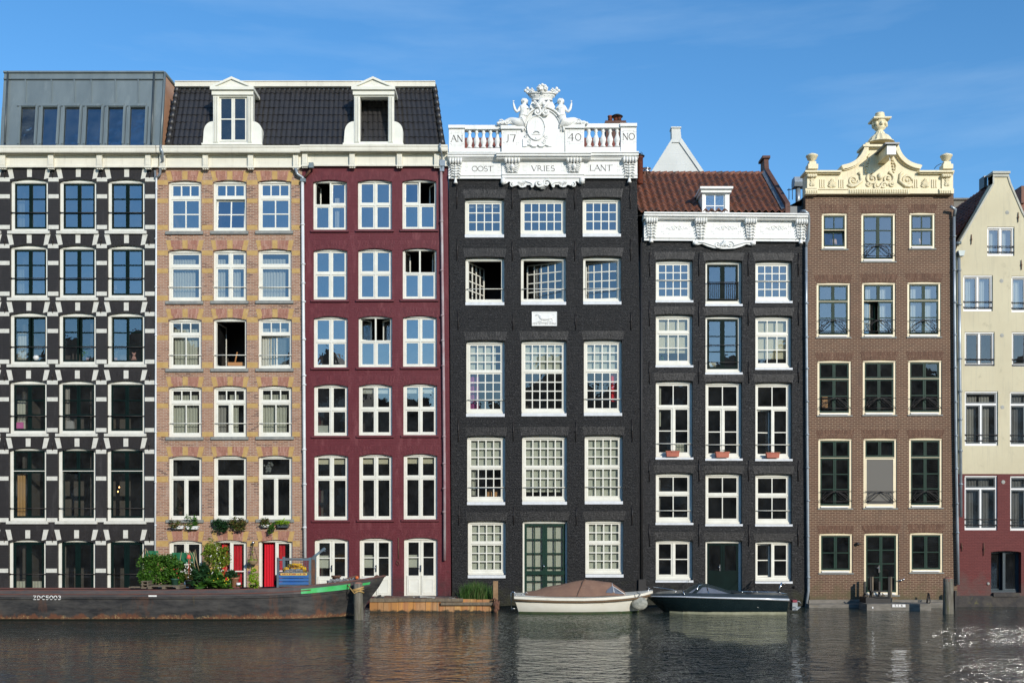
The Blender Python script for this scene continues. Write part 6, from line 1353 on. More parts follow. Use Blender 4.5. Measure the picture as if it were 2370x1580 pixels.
band('bargegreen', 'green_stripe', .79, .93, .03, [697, 720, 755, 785, 810, 813]); near[838] = interp(838); near[862] = interp(862); band('bargegreen', 'green_stripe', .84, .9, .03, [838, 850, 862])
m = MB(); m.tube([tuple(Vector(near[k][0])+Vector((0, .02, 0))) for k in nk], .035, 6); m.tube([far[k][0] for k in sorted(far)], .035, 6); m.build('rim_rail', 'rustrail', BG)
m = MB(); nz = near[0][1][1]-.0; zc = 1.0*.82
lettering(m, 'ZDC5003', X(110, YC-HB), Z(1386.5, YC-HB-.04), 8.5/PPM*.86, YC-HB-.03, .16, .2, .22, False, xs=1.05); m.build('lettering', 'purewhite', hull)
m = MB(); a = at(354, 1378, YC-HB); m.box(X(344, YC-HB), X(363, YC-HB), YC-HB-.02, YC-HB-.012, a.z-.028, a.z+.024); m.build('draught_mark', 'purewhite', hull)
mk('darkmetal', (.03, .035, .04), (.06, .06, .06), 5, rough=.5, metal=.3)
m = MB(); rd = random.Random(5)
for k in range(46):
    px = 760+k*1.75+rd.uniform(-1, 1); p = at(px, 1345-(k*.12)+rd.uniform(-2.5, 2.5), -4.9+k*.012); a = rd.uniform(0, 3); q = Vector((math.cos(a), rd.uniform(-.5, .5), math.sin(a)*.7))*.07
    m.tube([p-q, p-q*.3+Vector((0, -.03, .03)), p+q], .026, 6)
m.build('anchor_chain', 'chaingrey', BG) if mk('chaingrey', (.25, .26, .27), (.08, .08, .085), 9, rough=.6) else 0
m = MB(); m.tube([at(790, 1343, -4.7), at(825, 1332, -4.4)], .035, 8); m.lathe(tuple(at(778, 1352, -4.3)), [(.13, 0), (.13, .25), (.17, .26), (.17, .31)], 12); m.tube([at(867, 1338, YC), at(868, 1333, YC), at(873, 1331, YC), at(877, 1334, YC)], .03, 6); m.tube([at(874, 1336, YC), at(887, 1333, YC)], .05, 6); m.build('bow_fittings', 'rust', BG)
m = MB(); m.ball(tuple(at(826, 1336, -4.6)), (.065, .06, .06), 10, 7); tag(m.build('orange_buoy', 'orange', None), 'small orange float lying on the barge bow above the mooring post', 'buoy') if mk('orange', (.65, .15, .03), rough=.5) else 0
m = MB(); m.pbox(838, 856, 1336, 1340, -4.3, -4.1); m.build('bow_board', 'purewhite', BG)
m = MB(); m.pbox(719, 728, 1295, 1353, -4.2, -4.12); tag(m.build('rusty_panel', 'rust', None), 'narrow rusty steel panel standing right of the blue crate on the barge', 'panel')
# blue mesh crate with yellow netting
mk('blue', (.03, .12, .36), (.05, .15, .34), 3, rough=.5, c3=(.12, .07, .05), c3s=4, c3r=(.62, .75)); mk('bluegreypaint', (.08, .15, .2), (.12, .1, .09), 4, rough=.6); mk('banner', (.75, .55, .12), rough=.5); mk('bannertext', (.35, .04, .04), rough=.5)
yc = -4.9; zD = 1.03; CT = empty('crate', (X(680, yc), yc+.5, zD), 'blue steel mesh crate filled with yellow netting on the barge deck', 'crate')
x0, x1 = X(643, yc), X(717, yc); zt = Z(1293, yc); zm = Z(1325, yc)
for px in (x0, x1):
    for yy in (yc, yc+.9): m = MB(); m.box(px-.04, px+.04, yy, yy+.07, zD-.02, zt+.05); m.build('post', 'bluegreypaint', CT)
m = MB()
for k in range(3): z0_ = zD+.1+(zm-zD-.16)*k/3; z1_ = zD+.1+(zm-zD-.16)*(k+1)/3; m.xprism([(yc+.02, z0_), (yc-.015, z0_+.02), (yc-.015, z1_-.05), (yc+.02, z1_-.01), (yc+.05, z1_-.01), (yc+.05, z0_)], x0+.04, x1-.04)
m.build('lower_panel', 'blue', CT)
m = MB(); m.box(x0, x1, yc-.02, yc+.05, zt-.05, zt); m.box(x0+.04, x1-.04, yc-.02, yc+.05, zm-.03, zm+.02); m.box(x0, x1, yc+.88, yc+.95, zt-.05, zt); m.box(x0+.04, x1-.04, yc-.01, yc+.9, zD+.06, zD+.1); m.box(x0+.04, x1-.04, yc+.88, yc+.93, zD+.1, zm); m.build('frame', 'bluegreypaint', CT)
m = MB()
for k in range(15): xx = x0+(x1-x0)*(k+.5)/15; m.box(xx-.002, xx+.002, yc+.0, yc+.008, zm+.02, zt-.05)
for k in range(6): zz = zm+(zt-zm)*(k+.5)/6; m.box(x0+.04, x1-.04, yc-.008, yc-.001, zz-.002, zz+.002)
m.build('mesh_panel', 'bluegreypaint', CT)
bz0, bz1 = Z(1330.5, yc), Z(1325.5, yc)
m = MB(); m.box(x0+.1, x1-.09, yc-.028, yc-.021, bz0, bz1); bn = m.build('banner', 'banner', CT)
m = MB(); rd = random.Random(8); xx = x0+.14
while xx < x1-.14:
    w = rd.uniform(.015, .03); m.box(xx, xx+w, yc-.032, yc-.029, bz0+.02, bz0+rd.choice((.055, .065))); xx += w+rd.choice((.008, .008, .03))
m.build('worn_lettering', 'bannertext', bn)
mk('netyellow', (.85, .52, .01), (.6, .33, .01), 14, rough=.8, bmp=.9); mk('tarpgrey', (.3, .3, .3), (.2, .2, .2), 6, rough=.8, bmp=.8); m = MB(); rd = random.Random(6)
for k in range(70):
    t = rd.uniform(-1, 1); px = 683+t*24; top = 1304+t*t*13; m.ball(tuple(at(px, rd.uniform(top, 1324), yc+rd.uniform(.25, .7))), (.09, .09, .05), 7, 5)
tag(m.build('yellow_net', 'netyellow', None), 'heap of yellow netting inside the blue mesh crate', 'net')
m = MB()
for k in range(30): t = rd.uniform(-1, 1); m.ball(tuple(at(681+t*20, rd.uniform(1316+t*t*6, 1325), yc+rd.uniform(.1, .22))), (.1, .06, .04), 7, 5)
tag(m.build('grey_net', 'tarpgrey', None), 'grey netting at the front of the heap inside the blue crate', 'net')
m = MB(); m.tube([at(719, 1294, -4), at(735, 1281, -3.9), at(750, 1270, -3.8)], [.05, .04, .06], 8); m.ball(tuple(at(750, 1270, -3.8)), (.07, .05, .06), 8, 5); m.tube([at(748, 1272, -3.8), at(753, 1276, -3.8)], .02, 5); tag(m.build('boom', 'bluegreypaint', None), 'grey steel boom pole pointing up behind the blue crate', 'pole')
# ================================================================== white sloop
def boat_rings(spec, yc_):
    out = []
    for px, hb, pg, wl in spec:      # px, half beam, gunwale row, width factor at waterline
        x = X(px, yc_-hb); zg = Z(pg, yc_-hb); out.append((x, hb, zg, wl))
    return out
mk('boatwhite', (.8, .78, .68), (.74, .71, .6), 2, rough=.35, c3=(.4, .37, .2), c3s=3, c3r=(.62, .8)); mk('algae', (.02, .045, .01), (.04, .05, .015), 5, rough=.8); mk('tan', (.27, .155, .1), (.22, .125, .085), 3, rough=.8, bmp=.4, bsc=4, c3=(.34, .23, .16), c3s=1.8, c3r=(.55, .75)); mk('ropebrown', (.2, .125, .06), (.1, .065, .035), 60, rough=.9, bmp=1, bsc=80); mk('plasticwin', (.13, .15, .19), (.17, .19, .23), 3, rough=.12)
yc1 = -2.35; SL = empty('sloop', (X(1345, yc1), yc1, 0), 'white open motor sloop covered by a brown tarpaulin, rope fender along its side', 'boat')
sp = boat_rings([(1190, .82, 1379, .8), (1230, .93, 1381, .86), (1290, .99, 1383, .9), (1350, 1.0, 1383.5, .9), (1400, .95, 1382, .84), (1440, .84, 1379, .7), (1470, .66, 1375.5, .5), (1492, .42, 1371.5, .28), (1506, .16, 1367.5, .1), (1511, .03, 1366, .02)], yc1)
rr = []
for i, (x, hb, zg, wl) in enumerate(sp):
    d = [0, 0, 0, 0, 0, .03, .1, .28, .48, .6][i]; st_ = (.12 if i == 0 else 0)
    pr = [(hb, zg, 0), (hb*1.01, zg-.1, 0), (hb*(.5+.5*wl)+.01, zg*.5, .45), (hb*wl, .05, .85), (hb*wl*.7, -.12, 1), (0, -.25, 1)]
    L_ = [(x-d*q+st_*q*1.6, yc1-h, z) for h, z, q in pr]; R_ = [(x-d*q+st_*q*1.6, yc1+h, z) for h, z, q in pr]; rr.append(L_+R_[::-1][1:])
m = MB(); m.loft(rr, True); m.add(rr[0], [tuple(range(len(rr[0])))[::-1]]); m.build('hull', 'boatwhite', SL)
m = MB(); m.loft([[Vector(r[0])+Vector((0, -.01, .012)), Vector(r[0])+Vector((0, .16 if i < 8 else .05, .03)), Vector(r[-1])+Vector((0, -.16 if i < 8 else -.05, .03)), Vector(r[-1])+Vector((0, .01, .012))] for i, r in enumerate(rr)], False); m.build('deck', 'boatwhite', SL)
m = MB()
for i in range(len(rr)-1):
    for e in (0,):
        a, b = Vector(rr[i][3]), Vector(rr[i+1][3]); o = Vector((0, -.012, 0)); m.add([a+o+Vector((0, 0, .03)), b+o+Vector((0, 0, .03)), b+o-Vector((0, 0, .1)), a+o-Vector((0, 0, .1))], [(0, 3, 2, 1)])
m.build('algae_line', 'algae', SL)
m = MB(); m.tube([Vector(r[1])+Vector((0, -.03, -.03)) for r in rr], .042, 8); m.build('rope_fender', 'ropebrown', SL)
tp = [(1216, 1370, .7), (1235, 1367.5, .8), (1265, 1360, .86), (1300, 1352, .88), (1330, 1346, .88), (1357, 1339.5, .88), (1375, 1341.5, .88), (1400, 1345, .86), (1418, 1346.5, .84), (1448, 1371, .78)]
rings = []
for px, pr, hb in tp:
    x = X(px, yc1-.4); ze = .0
    zg = [Z(1381, yc1-.9), Z(1380, yc1-.9)][0]+(.02 if px < 1400 else .05); zr = Z(pr, yc1-.25); ring = []
    for i in range(13):
        t = -1+2*i/12; z = zg+(zr-zg)*(1-abs(t)**1.3)+.028*math.sin(px*.31+i*1.9)*(1-abs(t)); ring.append((x, yc1+hb*t*(1.0), z))
    rings.append(ring)
m = MB(); m.loft(rings, True); tarp = m.build('tarpaulin', 'tan', SL)
m = MB(); m.tube([Vector(rings[5][i])+Vector((-.012*i*(1 if i < 6 else -1)*-.0, 0, .012))+Vector((-(6-i)*.06 if i < 6 else 0, 0, 0)) for i in range(0, 8)], .014, 5); m.build('seam', 'seamtan', tarp) if mk('seamtan', (.14, .08, .055)) else 0
def onring(px, t):   # point on tarp surface
    for (a, ra), (b, rb) in zip(zip(tp, rings), list(zip(tp, rings))[1:]):
        if a[0] <= px <= b[0]:
            u = (px-a[0])/(b[0]-a[0]); k = (t+1)/2*12; i = min(int(k), 11); f_ = k-i
            P = Vector(ra[i]).lerp(Vector(ra[i+1]), f_); Q = Vector(rb[i]).lerp(Vector(rb[i+1]), f_); return P.lerp(Q, u)+Vector((.004, -.018, .014))
m = MB(); g0 = [(1400, -.86), (1403, -.7), (1410, -.55), (1416, -.42), (1424, -.42), (1434, -.5), (1440, -.62), (1442, -.84)]; c0 = onring(1420, -.68)
P = [onring(*q) for q in g0]; m.add(P+[c0], [(i, (i+1) % 8, 8) for i in range(8)]); m.build('clear_window', 'plasticwin', tarp)
m = MB(); m.tube([onring(1418.5, -.43), onring(1419, -.84)], .012, 5); m.tube([onring(1417.5, -.2), onring(1417.5, -.43), onring(1445, -.8)], .012, 5); m.build('window_strut', 'purewhite', tarp)
m = MB()
for dy in (0, .22):
    m.tube([at(1195, 1379, yc1-.6+dy), at(1191, 1370, yc1-.6+dy), at(1186, 1368.5, yc1-.6+dy), at(1183, 1372, yc1-.6+dy), at(1183, 1412, yc1-.6+dy)], .018, 6)
for z in (1408, 1398): m.tube([at(1183, z, yc1-.6), at(1183, z, yc1-.38)], .016, 6)
m.tube([at(1183, 1408, yc1-.6), at(1197, 1407, yc1-.5)], .014, 5); m.build('ladder', 'steel', SL)
m = MB()
for px, py in ((1192, 1376), (1206, 1374), (1340, 1380), (1350, 1380), (1215, 1370)): m.tube([at(px, py+3, yc1-.8), at(px+1, py, yc1-.8), at(px+4, py, yc1-.8), at(px+5, py+3, yc1-.8)], .015, 5)
for k in range(10): a = k*.7; p = at(1503+3*math.cos(a), 1366+4*math.sin(a), yc1-.15); m.tube([p, p+Vector((.06*math.cos(a*2), .02, .07*math.sin(a*3)))], .012, 5)
m.build('deck_fittings', 'steel', SL)
rope('mooring_line', [(1468, 1374, -3.0), (1471, 1382, -3.05), (1478, 1380, -3.05), (1482, 1374, -2.95), (1474, 1370, -2.8), (1490, 1384, -2.9), (1497, 1378, -2.7)], .014, 'chaingrey', 'thin grey mooring line looped over the white sloop bow')
m = MB(); m.ball(tuple(at(1480, 1396, -2.95)), (.3, .14, .24), 12, 8); tag(m.build('fender', 'greyfender', None), 'grey mottled ball fender between the white sloop bow and the dark speedboat', 'fender') if mk('greyfender', (.2, .21, .18), (.4, .4, .34), 9, rough=.8) else 0
# ================================================================== dark speedboat
mk('boatdark', (.006, .013, .015), (.01, .019, .02), 2, rough=.2); mk('boatdark2', (.022, .03, .034), (.03, .04, .044), 2, rough=.35); mk('hulledge', (.3, .3, .2), (.2, .2, .12), 5, rough=.7); mk('canopydark', (.02, .035, .038), rough=.4)
yc2 = -2.45; SB = empty('speedboat', (X(1665, yc2), yc2, 0), 'dark green speedboat with a folded-down canopy and chrome rail, right of the white sloop', 'boat')
sp = boat_rings([(1497, .03, 1378, .02), (1512, .3, 1378.5, .12), (1540, .62, 1379, .35), (1580, .88, 1379.5, .62), (1640, .98, 1381.5, .82), (1700, 1.0, 1383, .88), (1770, .98, 1384.5, .9), (1826, .95, 1386.5, .9)], yc2)
rr = []
for i, (x, hb, zg, wl) in enumerate(sp):
    d = [.62, .45, .22, .06, 0, 0, 0, -.06][i]
    pr = [(hb, zg, 0), (hb*(.985), zg-.08, .1), (hb*(.6+.4*wl), zg*.55, .45), (hb*(.35+.65*wl), zg*.3, .7), (hb*wl, .05, .95), (hb*wl*.6, -.15, 1), (0, -.28, 1)]
    L_ = [(x+d*q, yc2-h, z) for h, z, q in pr]; R_ = [(x+d*q, yc2+h, z) for h, z, q in pr]; rr.append(L_+R_[::-1][1:])
m = MB(); m.loft([r[::-1] for r in rr], True); m.add(rr[-1], [tuple(range(len(rr[-1])))[::-1]]); m.build('hull', 'boatdark', SB)
m = MB(); m.loft([[Vector(r[0])+Vector((0, 0, .0)), Vector(r[0])+Vector((0, .1*min(1, i), .05+.02*min(i, 4))), Vector(r[-1])+Vector((0, -.1*min(1, i), .05+.02*min(i, 4))), Vector(r[-1])] for i, r in enumerate(rr)][::-1], False); m.build('deck', 'boatdark2', SB)
m = MB(); m.tube([Vector(r[0])+Vector((0, -.02, -.01)) for r in rr], [.012, .018, .022, .026, .03, .036, .042, .045], 8); m.build('chrome_strip', 'steelstrip', SB) if mk('steelstrip', (.72, .75, .78), rough=.3, metal=.4) else 0
m = MB()
for i in range(2, len(rr)-1):
    a, b = Vector(rr[i][4]), Vector(rr[i+1][4]); o = Vector((0, -.012, 0)); m.add([a+o+Vector((0, 0, .05)), b+o+Vector((0, 0, .05)), b+o-Vector((0, 0, .1)), a+o-Vector((0, 0, .1))], [(0, 1, 2, 3), (3, 2, 1, 0)] if False else [(0, 3, 2, 1)])
m.build('waterline_stripe', 'hulledge', SB)
cp = [(1572, 1374, .72), (1590, 1364, .78), (1610, 1353, .8), (1622, 1348.5, .8), (1640, 1351, .8), (1670, 1360, .82), (1700, 1369.5, .84), (1716, 1375.5, .86)]; rings = []
for px, pr, hb in cp:
    x = X(px, yc2-.3); zg = Z(1379, yc2-.85); zr = Z(pr, yc2-.2); rings.append([(x, yc2+hb*(-1+2*i/10), zg+(zr-zg)*(1-abs(-1+2*i/10)**1.5)) for i in range(11)])
m = MB(); m.loft(rings[::-1], True); can = m.build('canopy', 'canopydark', SB)
def onr2(px, t):
    for (a, ra), (b, rb) in zip(zip(cp, rings), list(zip(cp, rings))[1:]):
        if a[0] <= px <= b[0]:
            u = (px-a[0])/(b[0]-a[0]); k = (t+1)/2*10; i = min(int(k), 9); f_ = k-i; return Vector(ra[i]).lerp(Vector(ra[i+1]), f_).lerp(Vector(rb[i]).lerp(Vector(rb[i+1]), f_), u)+Vector((0, -.02, .016))
m = MB()
for g0, cc in (([(1602, -.93), (1612, -.75), (1624, -.5), (1634, -.45), (1634, -.93)], (1622, -.8)), ([(1636.5, -.93), (1636.5, -.45), (1655, -.52), (1680, -.7), (1700, -.9), (1690, -.93)], (1655, -.8)), ([(1585, -.8), (1600, -.55), (1614, -.4), (1606, -.62), (1594, -.85)], (1600, -.65))):
    P = [onr2(*q) for q in g0]; m.add(P+[onr2(*cc)], [(i, (i+1) % len(P), len(P)) for i in range(len(P))])
m.build('clear_window', 'plasticwin', can)
m = MB(); m.tube([onr2(1635, -.4), onr2(1635.3, -.93)], .012, 5); m.tube([onr2(1610, -.6), onr2(1618, -.3), onr2(1628, -.25)], .018, 6); m.tube([at(1580, 1365, yc2-.8), at(1585, 1377, yc2-.9)], .018, 6)
for k in range(9): m.ball(tuple(onr2(1590+k*12.5, -.97)), (.016, .016, .016), 5, 4)
m.build('canopy_frame', 'steel', can)
m = MB(); m.tube([at(1567, 1376, yc2-.3), at(1565, 1368, yc2-.3), at(1558, 1364, yc2-.3), at(1512, 1357, yc2-.2)], .012, 6); m.tube([at(1716, 1368, yc2-.5), at(1800, 1369.5, yc2-.5), at(1822, 1374, yc2-.5)], .018, 6); m.tube([at(1801, 1370, yc2-.6), at(1809, 1347, yc2-.6)], .028, 6)
for px in (1718, 1740, 1752, 1778, 1802): m.ball(tuple(at(px, 1368.5+(px-1716)*.01, yc2-.5)), (.03, .03, .03), 6, 4)
m.build('chrome_rail', 'steel', SB)
m = MB(); m.pbox(1700, 1726, 1372, 1385, yc2-.88, yc2+.8); m.pbox(1738, 1815, 1376, 1388, yc2-.86, yc2+.8); m.build('aft_cover', 'boatdark2', SB)
m = MB(); m.pbox(1834, 1846, 1393, 1412, yc2-.3, yc2+.1); m.tube([at(1832, 1405, yc2-.3), at(1853, 1404, yc2-.3)], .022, 6); m.tube([at(1838, 1390, yc2-.3), at(1850, 1391, yc2-.3), at(1854, 1396, yc2-.3)], .014, 5); m.tube([at(1836, 1413, yc2-.3), at(1850, 1406, yc2-.3)], .03, 6); m.build('outdrive', 'pipe', SB)
m = MB(); m.pbox(1835, 1845, 1388, 1393, yc2-.33, yc2-.1); m.build('drive_cap', 'pinkred', SB) if mk('pinkred', (.3, .03, .06)) else 0
rope('mooring_line', [(1594, 1342, -.1), (1586, 1365, -1), (1578, 1375, -2)], .008, 'iron', 'thin dark line from the wall down to the left end of the speedboat canopy')
rope('mooring_line', [(1744, 1343, -.1), (1740, 1355, -.5), (1728, 1372, -1.6), (1746, 1352, -.2), (1750, 1372, -1.5), (1743, 1345, -.1), (1772, 1370, -1.6)], .016, 'iron', 'tangle of black mooring lines hanging behind the stern of the speedboat')
rope('mooring_line', [(1742, 1270, -.1), (1728, 1330, -.15), (1724, 1370, -1.5)], .007, 'iron', 'thin dark line hanging beside the dark green doors')
# ================================================================== PLANTS
island('leaf_green', [(.03, .09, .012), (.06, .17, .02), (.1, .24, .03), (.16, .3, .04)], .5, .4, .35)
island('leaf_dark', [(.012, .05, .018), (.025, .08, .025), (.04, .11, .035)], .45, .5, .25)
island('leaf_yellow', [(.1, .18, .015), (.2, .32, .03), (.32, .42, .05), (.3, .24, .05)], .5, .4, .4)
island('leaf_lime', [(.22, .4, .02), (.35, .55, .03), (.45, .62, .06)], .5, .4, .4)
island('leaf_mixed', [(.03, .08, .015), (.07, .13, .02), (.13, .2, .04), (.22, .09, .04), (.3, .32, .1)], .5, .4, .35)
mk('terracotta', (.42, .2, .11), (.36, .16, .09), 3, rough=.8, bmp=.2); mk('terracotta2', (.48, .16, .1), (.4, .12, .08), 3, rough=.8); mk('potgreen', (.04, .12, .08), rough=.5); mk('potblack', (.015, .016, .015), rough=.6); mk('cane', (.4, .3, .16), (.3, .22, .12), 4, rough=.8); mk('coral', (.75, .12, .08), rough=.6); mk('netgreen', (.01, .14, .06), rough=.8); mk('pinklamp', (.75, .3, .45), rough=.6); mk('flowerwhite', (.85, .85, .8), rough=.7); mk('floweryellow', (.8, .55, .03), rough=.7); mk('flowerred', (.6, .03, .03), rough=.6)
RL = random.Random(21)
def leaves(mb, c, r, n, size, shell=.35, droop=.3):
    cl_ = [Vector((RL.uniform(-1, 1), RL.uniform(-1, 1), RL.uniform(-1, 1.25)))*.82 for _ in range(max(4, n//45))]
    for _ in range(n):
        while True:
            d = Vector((RL.uniform(-1, 1), RL.uniform(-1, 1), RL.uniform(-1, 1)))
            if d.length <= 1: break
        if RL.random() < .75: q_ = RL.choice(cl_); d = q_+Vector((RL.gauss(0, .16), RL.gauss(0, .16), RL.gauss(0, .14)))
        if d.length < shell and RL.random() < .6: d = d.normalized()*RL.uniform(shell, 1)
        p = Vector(c)+Vector((d.x*r[0], d.y*r[1], d.z*r[2])); s = size*RL.uniform(.5, 1.5)
        ax = Vector((RL.gauss(0, 1), RL.gauss(0, 1)-.5, RL.gauss(0, .6)-droop)).normalized(); sd_ = ax.cross(Vector((RL.gauss(0, .4), RL.gauss(0, .4), 1))).normalized()*s*.36; up = sd_.cross(ax).normalized()*s*.1
        mb.add([p, p+ax*s*.45+sd_-up, p+ax*s, p+ax*s*.45-sd_-up], [(0, 1, 2), (0, 2, 3)])
def plant(name, lab, cat, mat, blobs, pot=None, stems=(), group=None, size=.07, potmat='potblack', flowers=(), root=None):
    base = at(*(pot[0] if pot else root)); o = empty(name, base, lab, cat, group)
    m = MB()
    for px, py, y, rx, ry, rz, n in blobs: leaves(m, at(px, py, y), (rx/PPM*1.1, ry, rz/PPM*1.08), int(n*2.3) if n > 90 else n, size)
    m.build('foliage', mat, o)
    if pot:
        r, h = pot[1], pot[2]; m = MB(); m.lathe(tuple(base), [(r*.75, 0), (r*.95, h*.85), (r*1.08, h*.86), (r*1.08, h), (r*.9, h), (r*.88, h*.9)], 14); m.build('pot', potmat, o)
    if stems:
        m = MB()
        for st_ in stems: m.tube([at(*q) for q in st_], .012, 5)
        m.build('cane', 'cane', o)
    for fm, fl in flowers:
        m = MB()
        for q in fl: m.ball(tuple(at(*q)), (.02, .02, .02), 6, 4)
        m.build('flower', fm, o)
    return o
G_ = 'potted plants on the barge deck'
def fl(x0, x1, y0, y1, y, n): return [(RL.uniform(x0, x1), RL.uniform(y0, y1), y) for _ in range(n)]
plant('potted_plant', 'tall bright green tomato plant at the left end of the barge garden', 'plant', 'leaf_green', [(345, 1318, -4, 17, .4, 26, 800), (338, 1338, -4.2, 12, .3, 12, 300), (358, 1298, -3.9, 13, .3, 16, 380)], ((350, 1356, -4), .16, .2), [((334, 1352, -4.1), (335, 1300, -4.1), (337, 1268, -4.1)), ((363, 1352, -4), (366, 1300, -4), (363, 1278, -4)), ((330, 1352, -4.2), (329, 1285, -4.2), (333, 1270, -4.2), (340, 1272, -4.2), (346, 1288, -4.2))], G_, .085)
plant('potted_plant', 'dense green tomato bush behind the wooden pallet on the barge', 'plant', 'leaf_green', [(385, 1322, -3.9, 17, .4, 26, 800), (374, 1335, -4.1, 14, .3, 14, 300), (384, 1292, -3.8, 9, .25, 11, 150)], ((384, 1356, -4), .15, .2), [((384, 1350, -3.9), (381, 1300, -3.9), (379, 1279, -3.9))], G_, .085)
plant('potted_plant', 'green tomato bush growing out of a green bucket on the barge', 'plant', 'leaf_green', [(408, 1326, -4, 16, .4, 22, 650), (415, 1338, -4.1, 12, .3, 11, 240), (402, 1300, -3.9, 9, .2, 14, 160)], ((405, 1355.5, -4.35), .13, .26), [((406, 1345, -4), (412, 1320, -4), (418, 1290, -4))], G_, .085, 'potgreen', [('flowerred', fl(395, 420, 1315, 1340, -4.35, 5))])
plant('potted_plant', 'sparse dark plant in a black pot between the tomato bush and the cane frame', 'plant', 'leaf_mixed', [(436, 1320, -4, 9, .25, 15, 200), (440, 1338, -4.1, 8, .2, 8, 120)], ((438, 1357, -4.2), .14, .24), [], G_, .06, 'potblack', [('flowerwhite', fl(428, 446, 1300, 1340, -4.3, 12))])
plant('potted_plant', 'dark blue-green leafy plant below the leaning canes on the barge', 'plant', 'leaf_dark', [(458, 1332, -4, 14, .35, 16, 500), (474, 1322, -3.9, 10, .3, 14, 260)], ((458, 1357, -4), .16, .2), [((441, 1335, -4), (440, 1295, -4), (430, 1275, -4), (420, 1276, -4), (416, 1300, -4)), ((452, 1330, -4), (448, 1290, -4), (452, 1271, -4), (456, 1300, -4), (461, 1331, -4)), ((455, 1330, -4), (446, 1285, -4), (438, 1273, -4)), ((461, 1320, -4.1), (453, 1292, -4.1), (447, 1276, -4.1))], G_, .1)
plant('climbing_plant', 'tall yellow-green climbing vine on canes before the middle red-curtained door', 'plant', 'leaf_yellow', [(492, 1268, -3.6, 17, .3, 14, 330), (508, 1292, -3.7, 16, .35, 20, 560), (524, 1288, -3.7, 9, .25, 18, 240), (500, 1325, -3.8, 16, .35, 16, 380), (489, 1249, -3.5, 4, .12, 5, 40), (481, 1285, -3.5, 9, .3, 14, 170)], ((505, 1356, -3.9), .17, .2), [((505, 1350, -3.7), (503, 1300, -3.7), (489, 1250, -3.6)), ((512, 1350, -3.7), (512, 1290, -3.7), (506, 1262, -3.7)), ((498, 1350, -3.7), (494, 1300, -3.7), (490, 1270, -3.7)), ((520, 1345, -3.8), (524, 1310, -3.8), (520, 1270, -3.8))], G_, .075, 'potblack', [('flowerwhite', fl(485, 520, 1270, 1340, -4.1, 14))])
plant('squash_plant', 'low squash plant with very large leaves and yellow flowers along the barge rail', 'plant', 'leaf_green', [(475, 1351, -4.6, 14, .3, 9, 60), (500, 1348, -4.7, 20, .3, 9, 80), (528, 1351, -4.7, 14, .3, 8, 60), (512, 1338, -4.5, 18, .3, 8, 60)], ((500, 1359, -4.6), .2, .12), [], G_, .24, 'potblack', [('floweryellow', fl(480, 530, 1335, 1350, -4.95, 8))])
plant('potted_plant', 'dark leafy plant in a tall terracotta pot right of the squash leaves', 'plant', 'leaf_dark', [(538, 1331, -4.3, 11, .25, 9, 200), (530, 1327, -4.3, 6, .2, 5, 60)], ((543, 1357, -4.4), .15, .32), [], G_, .09, 'terracotta')
plant('topiary', 'lime-green cone-shaped shrub left of the bright red curtain', 'shrub', 'leaf_lime', [(586, 1350, -4.2, 11, .2, 9, 260), (586, 1337, -4.2, 9, .17, 9, 200), (586, 1326, -4.2, 6, .12, 8, 120), (586, 1317, -4.2, 3, .07, 6, 50)], ((586, 1359, -4.2), .14, .1), [], None, .05)
for px, lab in ((585.5, 'wire hanging basket with lime-green trailing plant between the two red-curtained doors'), (480, 'wire hanging basket with brown dry plant left of the climbing vine')):
    b = at(px, 1307, -.35); o = empty('hanging_basket', b, lab, 'hanging basket', 'hanging baskets on the pink brick wall')
    m = MB(); m.lathe(tuple(b), [(.05, 0), (.14, .06), (.19, .16), (.2, .18), (.17, .18)], 12); m.build('basket', 'cane', o)
    m = MB(); top = at(px, 1256, -.3)
    for k in range(3): m.tube([b+Vector((.18*math.cos(k*2.1), .18*math.sin(k*2.1), .18)), top], .008, 4)
    m.tube([top, Vector((top.x, 0, top.z))], .014, 5); m.build('hanger', 'iron', o)
    m = MB(); leaves(m, at(px, 1291, -.35), (.16, .15, .14), 160, .05); leaves(m, at(px, 1275, -.3), (.05, .04, .16), 30, .04); m.build('foliage', 'leaf_lime' if px > 500 else 'leaf_mixed', o)
m = MB(); p = at(586, 1255, -.2); m.ball(tuple(p), (.06, .06, .06), 10, 8); m.tube([p, Vector((p.x, 0, p.z))], .02, 6); tag(m.build('globe_lamp', 'steel', None), 'small silver globe wall lamp above the lime-green hanging basket', 'lamp')
for px, py, y, mt, lab in ((578.5, 1328, -3.9, 'pinklamp', 'pink bell-shaped shade left of the cone shrub'), (437, 1292, -4.3, 'coral', 'coral red bell-shaped shade hanging among the canes')):
    p = at(px, py, y); m = MB(); m.lathe(tuple(p), [(.085, 0), (.05, .12), (.025, .14)], 14); m.tube([p+Vector((0, 0, .1)), p+Vector((.01, 0, .24))], .008, 5); m.tube([p, p-Vector((0, 0, .55))], .008, 5); tag(m.build('bell_shade', mt, None), lab, 'shade')
m = MB(); curtain_mesh(m, X(338, -3.4), X(366, -3.4), Z(1300, -3.4), Z(1274, -3.4), -3.4, .2); tag(m.build('green_netting', 'netgreen', None), 'dark green shade netting left behind the tomato plants, near the white pipe', 'netting')
m = MB(); curtain_mesh(m, X(398, -3.3), X(452, -3.3), Z(1304, -3.3), Z(1278, -3.3), -3.3, .25); tag(m.build('green_netting', 'netgreen', None), 'dark green shade netting stretched in front of the left white door', 'netting')
PT = empty('pallet', at(378, 1361, -4.7), 'weathered wooden pallet lying on the barge edge under the tomato plants', 'pallet')
m = MB(); a, b = X(341, -4.9), X(416, -4.9)
for k in range(4): m.box(a, b, -4.9+.2*k, -4.76+.2*k, Z(1357, -4.9), Z(1355, -4.9))
m.build('board', 'wood', PT); m = MB()
